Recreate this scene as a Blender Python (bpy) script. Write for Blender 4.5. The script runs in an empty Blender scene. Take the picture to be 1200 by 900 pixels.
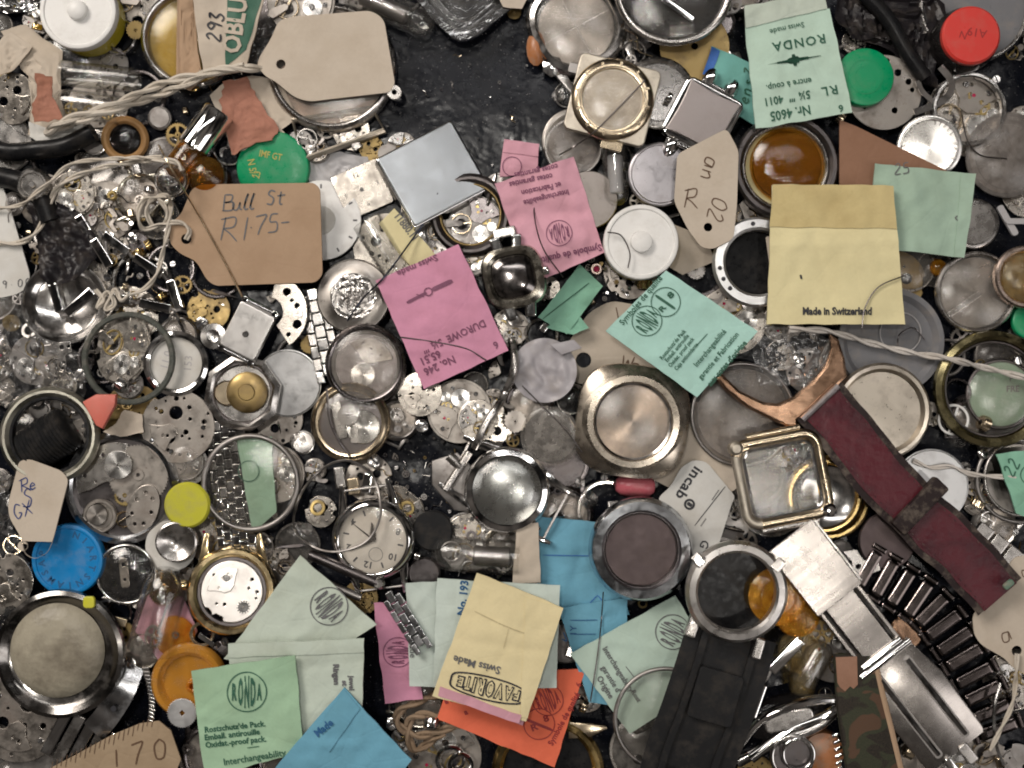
import bpy, math, random
import numpy as np
from math import pi, sin, cos, radians as rad
from mathutils import Vector, Matrix, Euler, noise as mnoise
random.seed(7)
S = 0.00035            # metres per photo pixel at the table
D = 1500.0             # camera height above the table, in the same px units
sc = bpy.context.scene
# ---------------------------------------------------------------- camera
cam = bpy.data.cameras.new('camera'); camo = bpy.data.objects.new('camera', cam)
sc.collection.objects.link(camo); sc.camera = camo
camo.location = (0, 0, D*S)
cam.sensor_width = 36; cam.lens = 18*D/600
cam.clip_start = 0.02; cam.clip_end = 10
cam.dof.use_dof = True; cam.dof.focus_distance = (D-55)*S; cam.dof.aperture_fstop = 8
# ---------------------------------------------------------------- world + lamps (indoor room light)
w = bpy.data.worlds.new('World'); sc.world = w; w.use_nodes = True
nt = w.node_tree; bg = nt.nodes['Background']
tc = nt.nodes.new('ShaderNodeTexCoord'); nz = nt.nodes.new('ShaderNodeTexNoise'); rp = nt.nodes.new('ShaderNodeValToRGB')
nz.inputs['Scale'].default_value = 2.6; nz.inputs['Detail'].default_value = 3
nt.links.new(tc.outputs['Generated'], nz.inputs['Vector']); nt.links.new(nz.outputs['Fac'], rp.inputs['Fac'])
e = rp.color_ramp.elements
e[0].position = .40; e[0].color = (.03, .028, .027, 1); e[1].position = .66; e[1].color = (.64, .55, .48, 1)
e[0].position = .42; e[1].position = .60
sep = nt.nodes.new('ShaderNodeSeparateXYZ'); nt.links.new(tc.outputs['Generated'], sep.inputs[0])
up = nt.nodes.new('ShaderNodeValToRGB'); nt.links.new(sep.outputs['Z'], up.inputs['Fac'])
for q, (p_, c_) in zip([up.color_ramp.elements[0], up.color_ramp.elements[1], up.color_ramp.elements.new(.5), up.color_ramp.elements.new(.5)], [(.15, .10), (1.0, .42), (.60, .9), (.93, 1.0)]): q.position = p_; q.color = (c_, c_, c_, 1)
mw = nt.nodes.new('ShaderNodeMix'); mw.data_type = 'RGBA'; mw.blend_type = 'MULTIPLY'; mw.inputs[0].default_value = 1
nt.links.new(rp.outputs['Color'], mw.inputs[6]); nt.links.new(up.outputs['Color'], mw.inputs[7])
nt.links.new(mw.outputs[2], bg.inputs['Color']); bg.inputs['Strength'].default_value = 0.18   # dim room, darker where the photographer stands
def area(name, x, y, z, sx, sy, watts, col=(1, .95, .88), shape='RECTANGLE'):
    l = bpy.data.lights.new(name, 'AREA'); l.shape = shape; l.size = sx; l.size_y = sy; l.energy = watts; l.color = col
    o = bpy.data.objects.new(name, l); sc.collection.objects.link(o); o.location = (x, y, z)
    o.rotation_euler = (Vector((0, 0, 0))-Vector((x, y, z))).to_track_quat('-Z', 'Y').to_euler()
area('ceiling_panel', -0.95, 1.0, 1.15, .8, .6, 25, (1, .925, .845))
area('fill_panel', 1.15, -0.55, 1.2, .5, .9, 4.2, (1, .955, .93))  # added soft fill opposite the ceiling panel, keeps its shadows from going harsh
area('ceiling_tube', 0.10, 0.62, 1.35, 1.1, .05, 2.4, (1, .97, .94))
area('bulb', -0.14, 0.16, 1.1, .07, .07, 2.2, (1, .95, .88), 'DISK')
area('bulb', 0.30, -0.20, 1.2, .05, .05, 1.3, (1, .95, .88), 'DISK')
sc.view_settings.view_transform = 'Standard'; sc.view_settings.look = 'None'
sc.view_settings.exposure = -0.12; sc.view_settings.gamma = 1
sc.render.engine = 'CYCLES'
sc.cycles.use_denoising = True; sc.cycles.filter_width = 1.9
sc.cycles.max_bounces = 10; sc.cycles.transparent_max_bounces = 24
sc.cycles.glossy_bounces = 4; sc.cycles.transmission_bounces = 8; sc.cycles.diffuse_bounces = 3
sc.cycles.caustics_reflective = False; sc.cycles.caustics_refractive = False
sc.cycles.sample_clamp_indirect = 4

# ---------------------------------------------------------------- materials
class NT:
    def __init__(s, name):
        s.m = bpy.data.materials.new(name); s.m.use_nodes = True; s.t = s.m.node_tree
        s.b = s.t.nodes['Principled BSDF']; s.out = s.t.nodes['Material Output']
        s.co = s.n('ShaderNodeTexCoord').outputs['Object']
        oi = s.n('ShaderNodeObjectInfo'); s.rand = oi.outputs['Random']
        mp = s.n('ShaderNodeVectorMath'); mp.operation = 'MULTIPLY_ADD'   # object coords in px units, shifted per object
        s.l(s.co, mp.inputs[0]); mp.inputs[1].default_value = (1/S,)*3
        mm = s.n('ShaderNodeMath'); mm.operation = 'MULTIPLY'; s.l(s.rand, mm.inputs[0]); mm.inputs[1].default_value = 900
        s.l(mm.outputs[0], mp.inputs[2]); s.v = mp.outputs[0]
    def n(s, t): return s.t.nodes.new(t)
    def l(s, a, b): s.t.links.new(a, b)
    def noise(s, scale, detail=4, rough=.55, stretch=None, dist=0):
        v = s.v
        if stretch:
            k = s.n('ShaderNodeVectorMath'); k.operation = 'MULTIPLY'; s.l(v, k.inputs[0]); k.inputs[1].default_value = stretch; v = k.outputs[0]
        x = s.n('ShaderNodeTexNoise'); x.inputs['Scale'].default_value = scale; x.inputs['Detail'].default_value = detail
        x.inputs['Roughness'].default_value = rough; x.inputs['Distortion'].default_value = dist; s.l(v, x.inputs['Vector']); return x.outputs['Fac']
    def ramp(s, f, stops):
        r = s.n('ShaderNodeValToRGB'); s.l(f, r.inputs['Fac']); el = r.color_ramp.elements
        while len(el) > len(stops): el.remove(el[-1])
        while len(el) < len(stops): el.new(.5)
        for q, (p, c) in zip(el, stops):
            q.position = p; q.color = (c, c, c, 1) if not hasattr(c, '__len__') else (*c, 1)
        return r.outputs['Color']
    def mix(s, f, a, b, mode='MIX'):
        x = s.n('ShaderNodeMix'); x.data_type = 'RGBA'; x.blend_type = mode
        for v, i in ((f, x.inputs[0]), (a, x.inputs[6]), (b, x.inputs[7])):
            if hasattr(v, 'node'): s.l(v, i)
            else: i.default_value = v if not hasattr(v, '__len__') else (*v, 1)[:4]
        return x.outputs[2]
    def bump(s, h, strength, dist=1.0):
        b = s.n('ShaderNodeBump'); b.inputs['Strength'].default_value = strength; b.inputs['Distance'].default_value = dist*S
        s.l(h, b.inputs['Height'])
        pr = s.b.inputs['Normal']
        if pr.is_linked: s.l(pr.links[0].from_socket, b.inputs['Normal'])
        s.l(b.outputs[0], pr)
    def set(s, **k):
        for a, v in k.items():
            i = s.b.inputs[a.replace('_', ' ')]
            if hasattr(v, 'node'): s.l(v, i)
            else: i.default_value = v if not hasattr(v, '__len__') else (*v, 1)[:4]
def mul(c, k): return tuple(min(1, x*k) for x in c)

def metal(name, col, rough=.25, grime=.35, scr=.25, radial=False, brushed=False, grimecol=(.10, .07, .055)):
    s = NT(name)
    g = s.ramp(s.noise(.035, 6, .65), [(.50, 0), (.74, grime)])
    spots = s.ramp(s.noise(.28, 3, .6), [(.66, 0), (.74, grime*.9)])
    var = s.mix(s.noise(.012, 3), mul(col, .82), mul(col, 1.08))
    c = s.mix(g, var, mul(grimecol, 1)); c = s.mix(spots, c, grimecol)
    s.set(Base_Color=c, Metallic=1.0)
    kk = .3+grime; r0 = s.ramp(s.noise(.06, 5, .7), [(.3, rough*(1-.3*kk)), (.75, min(1, rough*(1+.8*kk)))])
    rr = s.mix(g, r0, (.6, .6, .6)); s.set(Roughness=rr)
    mt = s.ramp(g, [(0, 1), (.5, .55)]); s.set(Metallic=mt)
    if brushed: s.bump(s.noise(.16, 2, .5, (1, .03, .3)), .12, .8)
    s.bump(s.noise(.32, 2, .6, (.25, 1, 1)), scr*.22, .6); s.bump(s.noise(.05, 2), scr*.35, 1.0); s.bump(s.noise(.011, 1, .4), .5, 5)
    if radial:
        s.set(Anisotropic=.75); t = s.n('ShaderNodeTangent'); t.direction_type = 'RADIAL'; t.axis = 'Z'; s.l(t.outputs[0], s.b.inputs['Tangent'])
    return s.m
def paper(name, col, stain=.25, rough=.82, staincol=None, fold=.5, crease=True):
    s = NT(name); sc_ = staincol or (col[0]*.62, col[1]*.56, col[2]*.48)
    stain = min(.9, stain*1.7); a = s.ramp(s.noise(.022, 5, .6), [(.44, 0), (.74, stain)])
    b = s.ramp(s.noise(.5, 3, .6), [(.64, 0), (.80, stain*1.1)])
    c = s.mix(s.noise(.25, 4, .7), mul(col, .90), mul(col, 1.05)); c = s.mix(s.ramp(s.noise(.009, 3, .6), [(.35, 0), (.7, .35)]), c, mul(col, .80)); c = s.mix(a, c, sc_); c = s.mix(b, c, mul(sc_, .7))
    s.set(Base_Color=c, Roughness=rough, Specular_IOR_Level=.25)
    s.bump(s.noise(1.1, 3, .7), .2, .5); s.bump(s.noise(.045, 3, .5), min(1, fold*1.3), 2.6)
    vo = s.n('ShaderNodeTexVoronoi'); vo.feature = 'DISTANCE_TO_EDGE'; vo.inputs['Scale'].default_value = .017; s.l(s.v, vo.inputs['Vector'])
    if crease: s.bump(s.ramp(vo.outputs['Distance'], [(.0, 0), (.03, 1)]), fold*.3, 1.3)
    return s.m
def plastic(name, col, rough=.3, dirt=.25, trans=0, ior=1.46, bump=.15):
    s = NT(name); s.set(Specular_IOR_Level=.2 if max(col) < .03 else .5)
    a = s.ramp(s.noise(.05, 6, .7), [(.48, 0), (.72, min(.8, dirt*1.8))])
    c = s.mix(a, s.mix(s.noise(.02, 2), mul(col, .9), mul(col, 1.05)), mul((.30, .25, .20), 1))
    s.set(Base_Color=c, Roughness=s.ramp(s.noise(.1, 5, .7), [(.3, rough*.7), (.8, min(1, rough*1.8))]), Transmission_Weight=trans, IOR=ior)
    s.bump(s.noise(.12, 4), bump, 1)
    s.bump(s.noise(.9, 4, .7, (.2, 1, 1)), bump*.5, .5)
    return s.m
def clear(name, tint=(.985, .98, .97), gloss=1.0, dust=.02, rough=.06, dustcol=(.55, .52, .48), edge=.22):
    # thin clear plastic or glass: see-through with Fresnel reflection, scratched and dusty
    s = NT(name); tr = s.n('ShaderNodeBsdfTransparent'); gl = s.n('ShaderNodeBsdfGlossy'); df = s.n('ShaderNodeBsdfDiffuse')
    l2 = s.n('ShaderNodeLayerWeight'); l2.inputs['Blend'].default_value = .5      # Schlick's curve, the same from both sides of the thin wall
    pw = s.n('ShaderNodeMath'); pw.operation = 'POWER'; s.l(l2.outputs['Facing'], pw.inputs[0]); pw.inputs[1].default_value = 4.2
    fr = s.n('ShaderNodeMath'); fr.operation = 'MULTIPLY_ADD'; s.l(pw.outputs[0], fr.inputs[0]); fr.inputs[1].default_value = .94; fr.inputs[2].default_value = .045
    lw = s.n('ShaderNodeLayerWeight'); lw.inputs['Blend'].default_value = .25
    tcol = s.mix(s.ramp(lw.outputs['Facing'], [(.55, 0), (1, edge)]), tint, mul(tint, .45)); s.l(tcol, tr.inputs['Color'])
    s.l(s.ramp(s.noise(.1, 5, .7), [(.3, rough*.5), (.8, rough*2.5)]), gl.inputs['Roughness']); df.inputs['Color'].default_value = (*dustcol, 1)
    b = s.n('ShaderNodeBump'); b.inputs['Strength'].default_value = .25; b.inputs['Distance'].default_value = S*.8
    s.l(s.noise(.5, 5, .7, (.3, 1, 1)), b.inputs['Height']); s.l(b.outputs[0], gl.inputs['Normal'])
    m1 = s.n('ShaderNodeMixShader'); k = s.n('ShaderNodeMath'); k.operation = 'MULTIPLY'; k.use_clamp = True; k.inputs[1].default_value = gloss
    s.l(fr.outputs[0], k.inputs[0]); s.l(k.outputs[0], m1.inputs[0]); s.l(tr.outputs[0], m1.inputs[1]); s.l(gl.outputs[0], m1.inputs[2])
    m2 = s.n('ShaderNodeMixShader'); s.l(s.ramp(s.noise(.09, 7, .75), [(.35, dust*.35), (.72, dust*1.8)]), m2.inputs[0])
    s.l(m1.outputs[0], m2.inputs[1]); s.l(df.outputs[0], m2.inputs[2]); s.l(m2.outputs[0], s.out.inputs['Surface'])
    return s.m
def ink(name, col, rough=.6):
    s = NT(name); s.set(Base_Color=s.mix(s.ramp(s.noise(.9, 3), [(.4, 0), (.7, .5)]), col, mul(mul(col, 1.8), 1)), Roughness=rough); return s.m

M = {}
M['steel'] = metal('polished_steel', (.72, .70, .68), .13, .35)
M['satin'] = metal('satin_steel', (.56, .535, .51), .22, .45)
M['brushed'] = metal('brushed_steel', (.66, .64, .62), .30, .15, .1, brushed=True)
M['chrome'] = metal('bright_chrome', (.86, .85, .84), .07, .12, .1)
M['dull'] = metal('dull_steel', (.34, .32, .305), .38, .6)
M['gun'] = metal('gunmetal', (.16, .145, .145), .30, .5)
M['bluesteel'] = metal('blued_steel', (.36, .44, .54), .22, .2)
M['nickel'] = metal('nickel_plate', (.62, .57, .51), .21, .55, .3)
M['nickeld'] = metal('dull_nickel_plate', (.40, .365, .33), .36, .7, .3)
M['sun'] = metal('sunray_steel', (.78, .76, .73), .24, .15, .05, radial=True)
M['sund'] = metal('sunray_grey', (.40, .37, .34), .30, .3, .05, radial=True)
M['brass'] = metal('brass', (.62, .47, .20), .28, .6)
M['brassd'] = metal('tarnished_brass', (.36, .26, .115), .36, .6)
M['gold'] = metal('worn_gold_plate', (.78, .56, .24), .14, .35)
M['goldp'] = metal('pale_gold_plate', (.68, .56, .40), .2, .2, .08)
M['rose'] = metal('rose_gold_plate', (.56, .35, .23), .17, .3)
M['foil'] = metal('foil', (.80, .80, .80), .12, .1, 1.6)
M['blueblk'] = metal('blued_wire', (.05, .055, .08), .3, .1)
M['black'] = plastic('black_plastic', (.010, .010, .011), .28, .03)
def camo():
    s = NT('camouflage_cloth'); n = s.noise(.022, 2, .5, None, .8)
    c = s.mix(s.ramp(n, [(.44, 0), (.46, 1)]), (.020, .018, .016), (.035, .042, .026)); c = s.mix(s.ramp(n, [(.54, 0), (.56, 1)]), c, (.10, .055, .035))
    c = s.mix(s.ramp(s.noise(.5, 4), [(.3, 0), (.7, .35)]), c, (.09, .07, .05)); s.set(Base_Color=c, Roughness=.8, Specular_IOR_Level=.2); s.bump(s.noise(.8, 3), .5, 1); return s.m
M['camo'] = camo()
M['rubber'] = plastic('black_rubber', (.012, .012, .013), .5, .05)
M['bplast'] = plastic('dark_grey_plastic', (.06, .055, .055), .3, .2)
M['whitep'] = plastic('white_plastic', (.80, .79, .77), .35, .12)
M['greyp'] = plastic('grey_plastic', (.42, .41, .42), .35, .25)
M['yellowp'] = plastic('yellow_plastic', (.62, .50, .03), .3, .15)
M['lime'] = plastic('lime_plastic', (.50, .48, .03), .5, .2)
M['green'] = plastic('green_plastic', (.0, .27, .105), .3, .08)
M['red'] = plastic('red_plastic', (.62, .045, .035), .38, .12)
M['blue'] = plastic('blue_plastic', (.005, .20, .50), .38, .12)
M['salmon'] = plastic('salmon_plastic', (.62, .16, .12), .45, .12)
M['pinkp'] = plastic('pink_plastic', (.55, .13, .16), .25, .1)
M['amber'] = clear('amber_plastic', (.985, .74, .30), 1.5, .22, .06, (.78, .40, .05), .5)
M['amberd'] = clear('dark_amber_plastic', (.80, .50, .12), 1.6, .13, .05, (.34, .18, .035), .6)
M['ivory'] = plastic('ivory_plastic', (.62, .55, .44), .4, .35)
M['olivelens'] = clear('olive_brown_acrylic', (.84, .66, .30), 1.6, .05, .05, (.24, .16, .04), .6)
M['clear'] = clear('scratched_acrylic')
M['clear2'] = clear('dusty_acrylic', (.97, .955, .94), 1, .10, .10)
M['haze'] = clear('cloudy_acrylic', (.82, .80, .78), 1, .26, .15, (.36, .33, .31))
M['smoke'] = clear('smoky_plastic', (.30, .28, .28), 1, .04, .06, (.25, .23, .23))
M['glass'] = clear('vial_glass', (.99, .99, .985), 1.6, .02, .03, edge=.35)
M['bag'] = clear('crinkled_bag', (.95, .95, .95), 1.0, .05, .12, (.5, .49, .48), .3)
M['yclear'] = clear('yellowed_acrylic', (.92, .84, .60), 1, .10, .08, (.6, .52, .36))
M['mint'] = paper('pale_mint_paper', (.50, .66, .56), .14, fold=.4)
M['mint2'] = paper('grey_mint_paper', (.54, .61, .53), .18, fold=.45)
M['aqua'] = paper('aqua_paper', (.43, .68, .61), .12, fold=.4)
M['green_pp'] = paper('sage_paper', (.33, .50, .37), .2, fold=.5)
M['green_p2'] = paper('green_paper', (.25, .50, .37), .2, fold=.6)
M['pink'] = paper('pink_paper', (.64, .29, .42), .15, fold=.45)
M['pink2'] = paper('light_pink_paper', (.68, .36, .44), .15, fold=.5)
M['cyan'] = paper('blue_paper', (.15, .37, .50), .15, fold=.5)
M['orange'] = paper('orange_paper', (.80, .17, .09), .15, fold=.45)
M['cream'] = paper('cream_paper', (.76, .68, .40), .12, fold=.3)
M['creamflap'] = paper('cream_flap_paper', (.61, .50, .25), .3, fold=.3)
M['fav'] = paper('pale_yellow_paper', (.76, .66, .40), .1, fold=.3)
M['tag'] = paper('manila_card', (.56, .485, .40), .2, fold=.2)
M['tagw'] = paper('white_card', (.66, .65, .62), .2, fold=.2)
M['kraft'] = paper('kraft_card', (.43, .295, .195), .2, fold=.25)
M['kraftd'] = paper('brown_card', (.25, .125, .075), .35, fold=.3)
M['torn'] = paper('rubbed_pink_brown_paper', (.40, .185, .13), .5, fold=.8)
M['rope'] = paper('cotton_string', (.62, .56, .48), .25, fold=1.0)
M['twine'] = paper('jute_twine', (.30, .215, .145), .5, fold=1.0)
M['whitestring'] = paper('pale_string', (.62, .58, .54), .3, fold=1.0)
M['leather'] = paper('maroon_leather', (.095, .014, .022), .75, .36, (.028, .008, .012), 2.0, False)
M['edge'] = plastic('dark_leather_edge', (.022, .014, .014), .5, .3)
M['darkcloth'] = paper('dark_textile', (.03, .022, .02), .5, .8, (.09, .06, .04), 1.5, False)
M['wood'] = paper('tan_wood', (.42, .24, .10), .4, .5)
M['white'] = paper('chalk_white', (.66, .645, .61), .35, fold=.2)
M['dialw'] = paper('silvered_dial', (.84, .79, .72), .2, .35, fold=0)
M['jewel'] = plastic('ruby_jewel', (.45, .02, .08), .15, 0)
M['inkk'] = ink('black_ink', (.02, .02, .025)); M['inkd'] = ink('faded_ink', (.10, .10, .105))
M['inkp'] = ink('purple_grey_ink', (.16, .05, .10)); M['inkbr'] = ink('brown_ink', (.10, .055, .03)); M['inkb'] = ink('blue_ink', (.02, .04, .16))
M['inkg'] = ink('deep_green_ink', (.02, .09, .055)); M['inkgold'] = ink('gold_ink', (.35, .33, .08)); M['inkred'] = ink('red_ink', (.55, .06, .05)); M['inkbl'] = ink('strong_blue_ink', (.02, .10, .35)); M['inkrd'] = ink('dark_red_ink', (.25, .02, .02)); M['inkblu'] = ink('navy_ink', (.01, .08, .2))

# ---------------------------------------------------------------- geometry in px units: (verts, faces)
def G(): return ([], [])
def join(*gs):
    V, F = [], []
    for v, f in gs:
        o = len(V); V += v; F += [tuple(i+o for i in q) for q in f]
    return (V, F)
def tr(g, x=0, y=0, z=0, rz=0, rx=0, ry=0, s=1):
    m = Matrix.Translation((x, y, z)) @ Euler((rad(rx), rad(ry), rad(rz))).to_matrix().to_4x4()
    if hasattr(s, '__len__'): m = m @ Matrix.Diagonal((*s, 1))
    elif s != 1: m = m @ Matrix.Scale(s, 4)
    return ([tuple(m @ Vector(v)) for v in g[0]], g[1])
def lathe(prof, seg=48, close=False, sx=1, sy=1, n=2):
    """revolve (r,z) pairs round z; n>2 gives a squarer superellipse plan"""
    V, F, idx = [], [], []
    for r, z in prof:
        if r < 1e-6: idx.append([len(V)]); V.append((0, 0, z)); continue
        row = []
        for k in range(seg):
            a = 2*pi*k/seg; q = 1.0
            if n != 2: q = (abs(cos(a))**n+abs(sin(a))**n)**(-1/n)
            row.append(len(V)); V.append((r*cos(a)*q*sx, r*sin(a)*q*sy, z))
        idx.append(row)
    pairs = list(zip(idx[:-1], idx[1:]))
    if close: pairs.append((idx[-1], idx[0]))
    for A, B in pairs:
        for k in range(seg):
            j = (k+1) % seg
            if len(A) == 1 and len(B) == 1: continue
            if len(A) == 1: F.append((A[0], B[j], B[k]))
            elif len(B) == 1: F.append((A[k], A[j], B[0]))
            else: F.append((A[k], A[j], B[j], B[k]))
    return (V, F)
def ring(ro, ri, h, b=1.0, z=0, **k):
    b = min(b, h*.45, (ro-ri)*.45)
    p = [(ri, b), (ri+b, 0), (ro-b, 0), (ro, b), (ro, h-b), (ro-b, h), (ri+b, h), (ri, h-b)]
    return lathe([(r, q+z) for r, q in p], close=True, **k)
def disc(r, h, b=.8, z=0, **k):
    b = min(b, h*.45)
    return lathe([(0, z), (r-b, z), (r, z+b), (r, z+h-b), (r-b, z+h), (0, z+h)], **k)
def torus(R, r, z=0, seg=64, cs=10):
    return lathe([(R+r*cos(2*pi*k/cs), z+r+r*sin(2*pi*k/cs)) for k in range(cs)], seg, close=True)
def dome(r, h, t=1.4, z=0, seg=48, flat=.0, **k):
    o = []; steps = 9
    for i in range(steps+1):
        a = i/steps; rr = r*a; o.append((rr, z+2.2+h*(1-a**2.6)))
    inn = [(max(0, q-t*(q > 0)), zz-t) for q, zz in o]
    prof = o+[(r, z), (r-t, z)]+inn[::-1]
    return lathe(prof, seg, **k)
def curve_mesh(splines, thick, bevel=0.0, z=0):
    """filled 2D outline with holes, extruded; splines = list of point lists"""
    c = bpy.data.curves.new('tmp', 'CURVE'); c.dimensions = '2D'; c.fill_mode = 'BOTH'
    for pts in splines:
        s = c.splines.new('POLY'); s.points.add(len(pts)-1)
        for p, q in zip(s.points, pts): p.co = (q[0], q[1], 0, 1)
        s.use_cyclic_u = True
    c.extrude = max(0, thick/2-bevel); c.bevel_depth = bevel; c.bevel_resolution = 1; c.offset = -bevel
    return _curve_geo(c, z+thick/2)
def _curve_geo(c, dz=0):
    o = bpy.data.objects.new('tmp', c); me = bpy.data.meshes.new_from_object(o)
    g = ([(v.co.x, v.co.y, v.co.z+dz) for v in me.vertices], [tuple(p.vertices) for p in me.polygons])
    bpy.data.objects.remove(o); bpy.data.curves.remove(c); bpy.data.meshes.remove(me); return g
def text(s, size, x=0, y=0, rot=0, sx=1.0, bold=0, z=0, align='CENTER', sp=1.0, shear=0):
    c = bpy.data.curves.new('tmp', 'FONT'); c.body = s; c.size = size; c.align_x = align; c.align_y = 'CENTER'
    c.offset = bold; c.resolution_u = 2; c.space_character = sp; c.shear = shear
    return tr(_curve_geo(c), x, y, z, rot, s=(sx, 1, 1))
def circ(r, x=0, y=0, n=24, a0=0): return [(x+r*cos(a0+2*pi*k/n), y+r*sin(a0+2*pi*k/n)) for k in range(n)]
def rrect(w_, h_, r, x=0, y=0, n=5, rot=0):
    P = []; r = min(r, w_/2-.01, h_/2-.01)
    for cx, cy, a in ((1, 1, 0), (-1, 1, 90), (-1, -1, 180), (1, -1, 270)):
        for k in range(n+1):
            t = rad(a+90*k/n); P.append((cx*(w_/2-r)+r*cos(t), cy*(h_/2-r)+r*sin(t)))
    c, s_ = cos(rad(rot)), sin(rad(rot)); return [(x+c*a-s_*b, y+s_*a+c*b) for a, b in P]
def prism(out, h, b=.8, z=0):
    """convex outline with a soft top edge"""
    n = len(out); b = min(b, h*.45); D2 = []
    area_ = sum(out[i][0]*out[(i+1) % n][1]-out[(i+1) % n][0]*out[i][1] for i in range(n)); sg = 1 if area_ > 0 else -1
    for i in range(n):
        a_, p, c = Vector(out[i-1]), Vector(out[i]), Vector(out[(i+1) % n]); u, v = (p-a_).normalized(), (c-p).normalized()
        nn = (Vector((-u.y, u.x))+Vector((-v.y, v.x))); nn = nn.normalized() if nn.length > 1e-6 else Vector((-u.y, u.x)); k = max(.5, nn.dot(Vector((-u.y, u.x)))); D2.append((nn.x*sg/k, nn.y*sg/k))
    rows = [(b, z), (0, z+b), (0, z+h-b), (b*.3, z+h-b*.3), (b, z+h)]
    V = [(p[0]+d[0]*q, p[1]+d[1]*q, zz) for q, zz in rows for p, d in zip(out, D2)]
    F = [tuple(range(n))[::-1], tuple(range(4*n, 5*n))]
    for r in range(4):
        for i in range(n): j = (i+1) % n; F.append((r*n+i, r*n+j, (r+1)*n+j, (r+1)*n+i))
    return (V, F)
def box(lx, ly, lz, r=1.5, b=.8, x=0, y=0, z=0, rot=0): return prism(rrect(lx, ly, r, x, y, 3, rot), lz, b, z)
def smooth_path(P, k=6, closed=False):
    P = [Vector(p) if len(p) == 3 else Vector((*p, 0)) for p in P]; n = len(P); out = []
    for i in range(n if closed else n-1):
        p0 = P[(i-1) % n] if closed or i > 0 else P[i]*2-P[i+1]; p1 = P[i]; p2 = P[(i+1) % n]
        p3 = P[(i+2) % n] if closed or i+2 < n else p2*2-p1
        for q in range(k):
            t = q/k; out.append(.5*((2*p1)+(p2-p0)*t+(2*p0-5*p1+4*p2-p3)*t*t+(3*p1-p0-3*p2+p3)*t**3))
    if not closed: out.append(P[-1].copy())
    return out
def tube(P, r, cs=8, closed=False, flat=1.0, taper=None):
    P = [Vector(p) if len(p) == 3 else Vector((*p, 0)) for p in P]; n = len(P); V, F = [], []; up = None
    for i, p in enumerate(P):
        a = P[(i-1) % n] if closed or i else P[0]; b = P[(i+1) % n] if closed or i < n-1 else P[-1]
        d = (b-a).normalized() if (b-a).length > 1e-9 else Vector((1, 0, 0))
        if up is None: up = Vector((0, 0, 1)) if abs(d.z) < .95 else Vector((0, 1, 0))
        side = d.cross(up).normalized(); up = side.cross(d).normalized()
        rr = r if taper is None else r*taper(i/(n-1))
        for k in range(cs):
            t = 2*pi*k/cs; V.append(tuple(p+side*rr*cos(t)+up*rr*flat*sin(t)))
    for i in range(n if closed else n-1):
        j = (i+1) % n
        for k in range(cs): q = (k+1) % cs; F.append((i*cs+k, i*cs+q, j*cs+q, j*cs+k))
    if not closed: F.append(tuple(range(cs))[::-1]); F.append(tuple(range((n-1)*cs, n*cs)))
    return (V, F)
def ribbon(P, w_, z=0):
    """pen stroke lying on a surface"""
    P = [Vector((p[0], p[1], z)) for p in P]; V, F = [], []
    for i, p in enumerate(P):
        a = P[max(0, i-1)]; b = P[min(len(P)-1, i+1)]; d = (b-a); d = d.normalized() if d.length else Vector((1, 0, 0))
        s_ = Vector((-d.y, d.x, 0))*w_/2*(1 if 0 < i < len(P)-1 else .6); V += [tuple(p+s_), tuple(p-s_)]
    for i in range(len(P)-1): F.append((2*i, 2*i+1, 2*i+3, 2*i+2))
    return (V, F)
def circle_line(r, w_, x=0, y=0, z=0, n=40):
    V = []; F = []
    for k in range(n):
        a = 2*pi*k/n
        V += [(x+(r-w_/2)*cos(a), y+(r-w_/2)*sin(a), z), (x+(r+w_/2)*cos(a), y+(r+w_/2)*sin(a), z)]
    for k in range(n): j = (k+1) % n; F.append((2*k, 2*k+1, 2*j+1, 2*j))
    return (V, F)

# ---------------------------------------------------------------- linking
def obj(name, g, mat, parent=None, ang=38):
    me = bpy.data.meshes.new(name); me.from_pydata([(a*S, b*S, c*S) for a, b, c in g[0]], [], g[1]); me.update()
    me.polygons.foreach_set('use_smooth', [True]*len(me.polygons)); me.set_sharp_from_angle(angle=rad(180 if name == 'sheet' and mat in ('bag', 'blackfilm') else ang))
    me.materials.append(M[mat] if isinstance(mat, str) else mat)
    o = bpy.data.objects.new(name, me); sc.collection.objects.link(o); o.parent = parent
    if len(g[1]) < 4000 and any(len(f) > 8 for f in g[1]):        # keeps broad flat faces flat beside their soft edges
        wn = o.modifiers.new('flat_faces', 'WEIGHTED_NORMAL'); wn.keep_sharp = True; wn.weight = 80
    return o
# a height map keeps track of how high the pile already stands, so each thing rests on what lies below it
HM = np.zeros((560, 700)); PAD = 50          # cells of 2 px, covering -100..1300, -110..1010
def cells(fp, x, y):
    """fp: ('c', r, ri) or ('p', local pts)"""
    R = fp[1] if fp[0] == 'c' else max(math.hypot(*p) for p in fp[1])
    j0, j1 = max(0, int((x-R+100)/2)-1), min(700, int((x+R+100)/2)+2); i0, i1 = max(0, int((y-R+110)/2)-1), min(560, int((y+R+110)/2)+2)
    full = np.zeros(HM.shape, bool)
    if j1 <= j0 or i1 <= i0: return full
    yy, xx = np.mgrid[i0:i1, j0:j1]; X = xx*2-100+1; Y = yy*2-110+1
    if fp[0] == 'c':
        d = np.hypot(X-x, Y-y); full[i0:i1, j0:j1] = (d <= fp[1]) & (d >= (fp[2] if len(fp) > 2 else 0)); return full
    m = np.zeros(X.shape, bool); P = [(x+a, y-b) for a, b in fp[1]]; n = len(P)
    for i in range(n):
        (x0, y0), (x1, y1) = P[i], P[(i+1) % n]
        if y0 == y1: continue
        m ^= ((y0 <= Y) != (y1 <= Y)) & (X < (x1-x0)*(Y-y0)/(y1-y0)+x0)
    full[i0:i1, j0:j1] = m; return full
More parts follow.
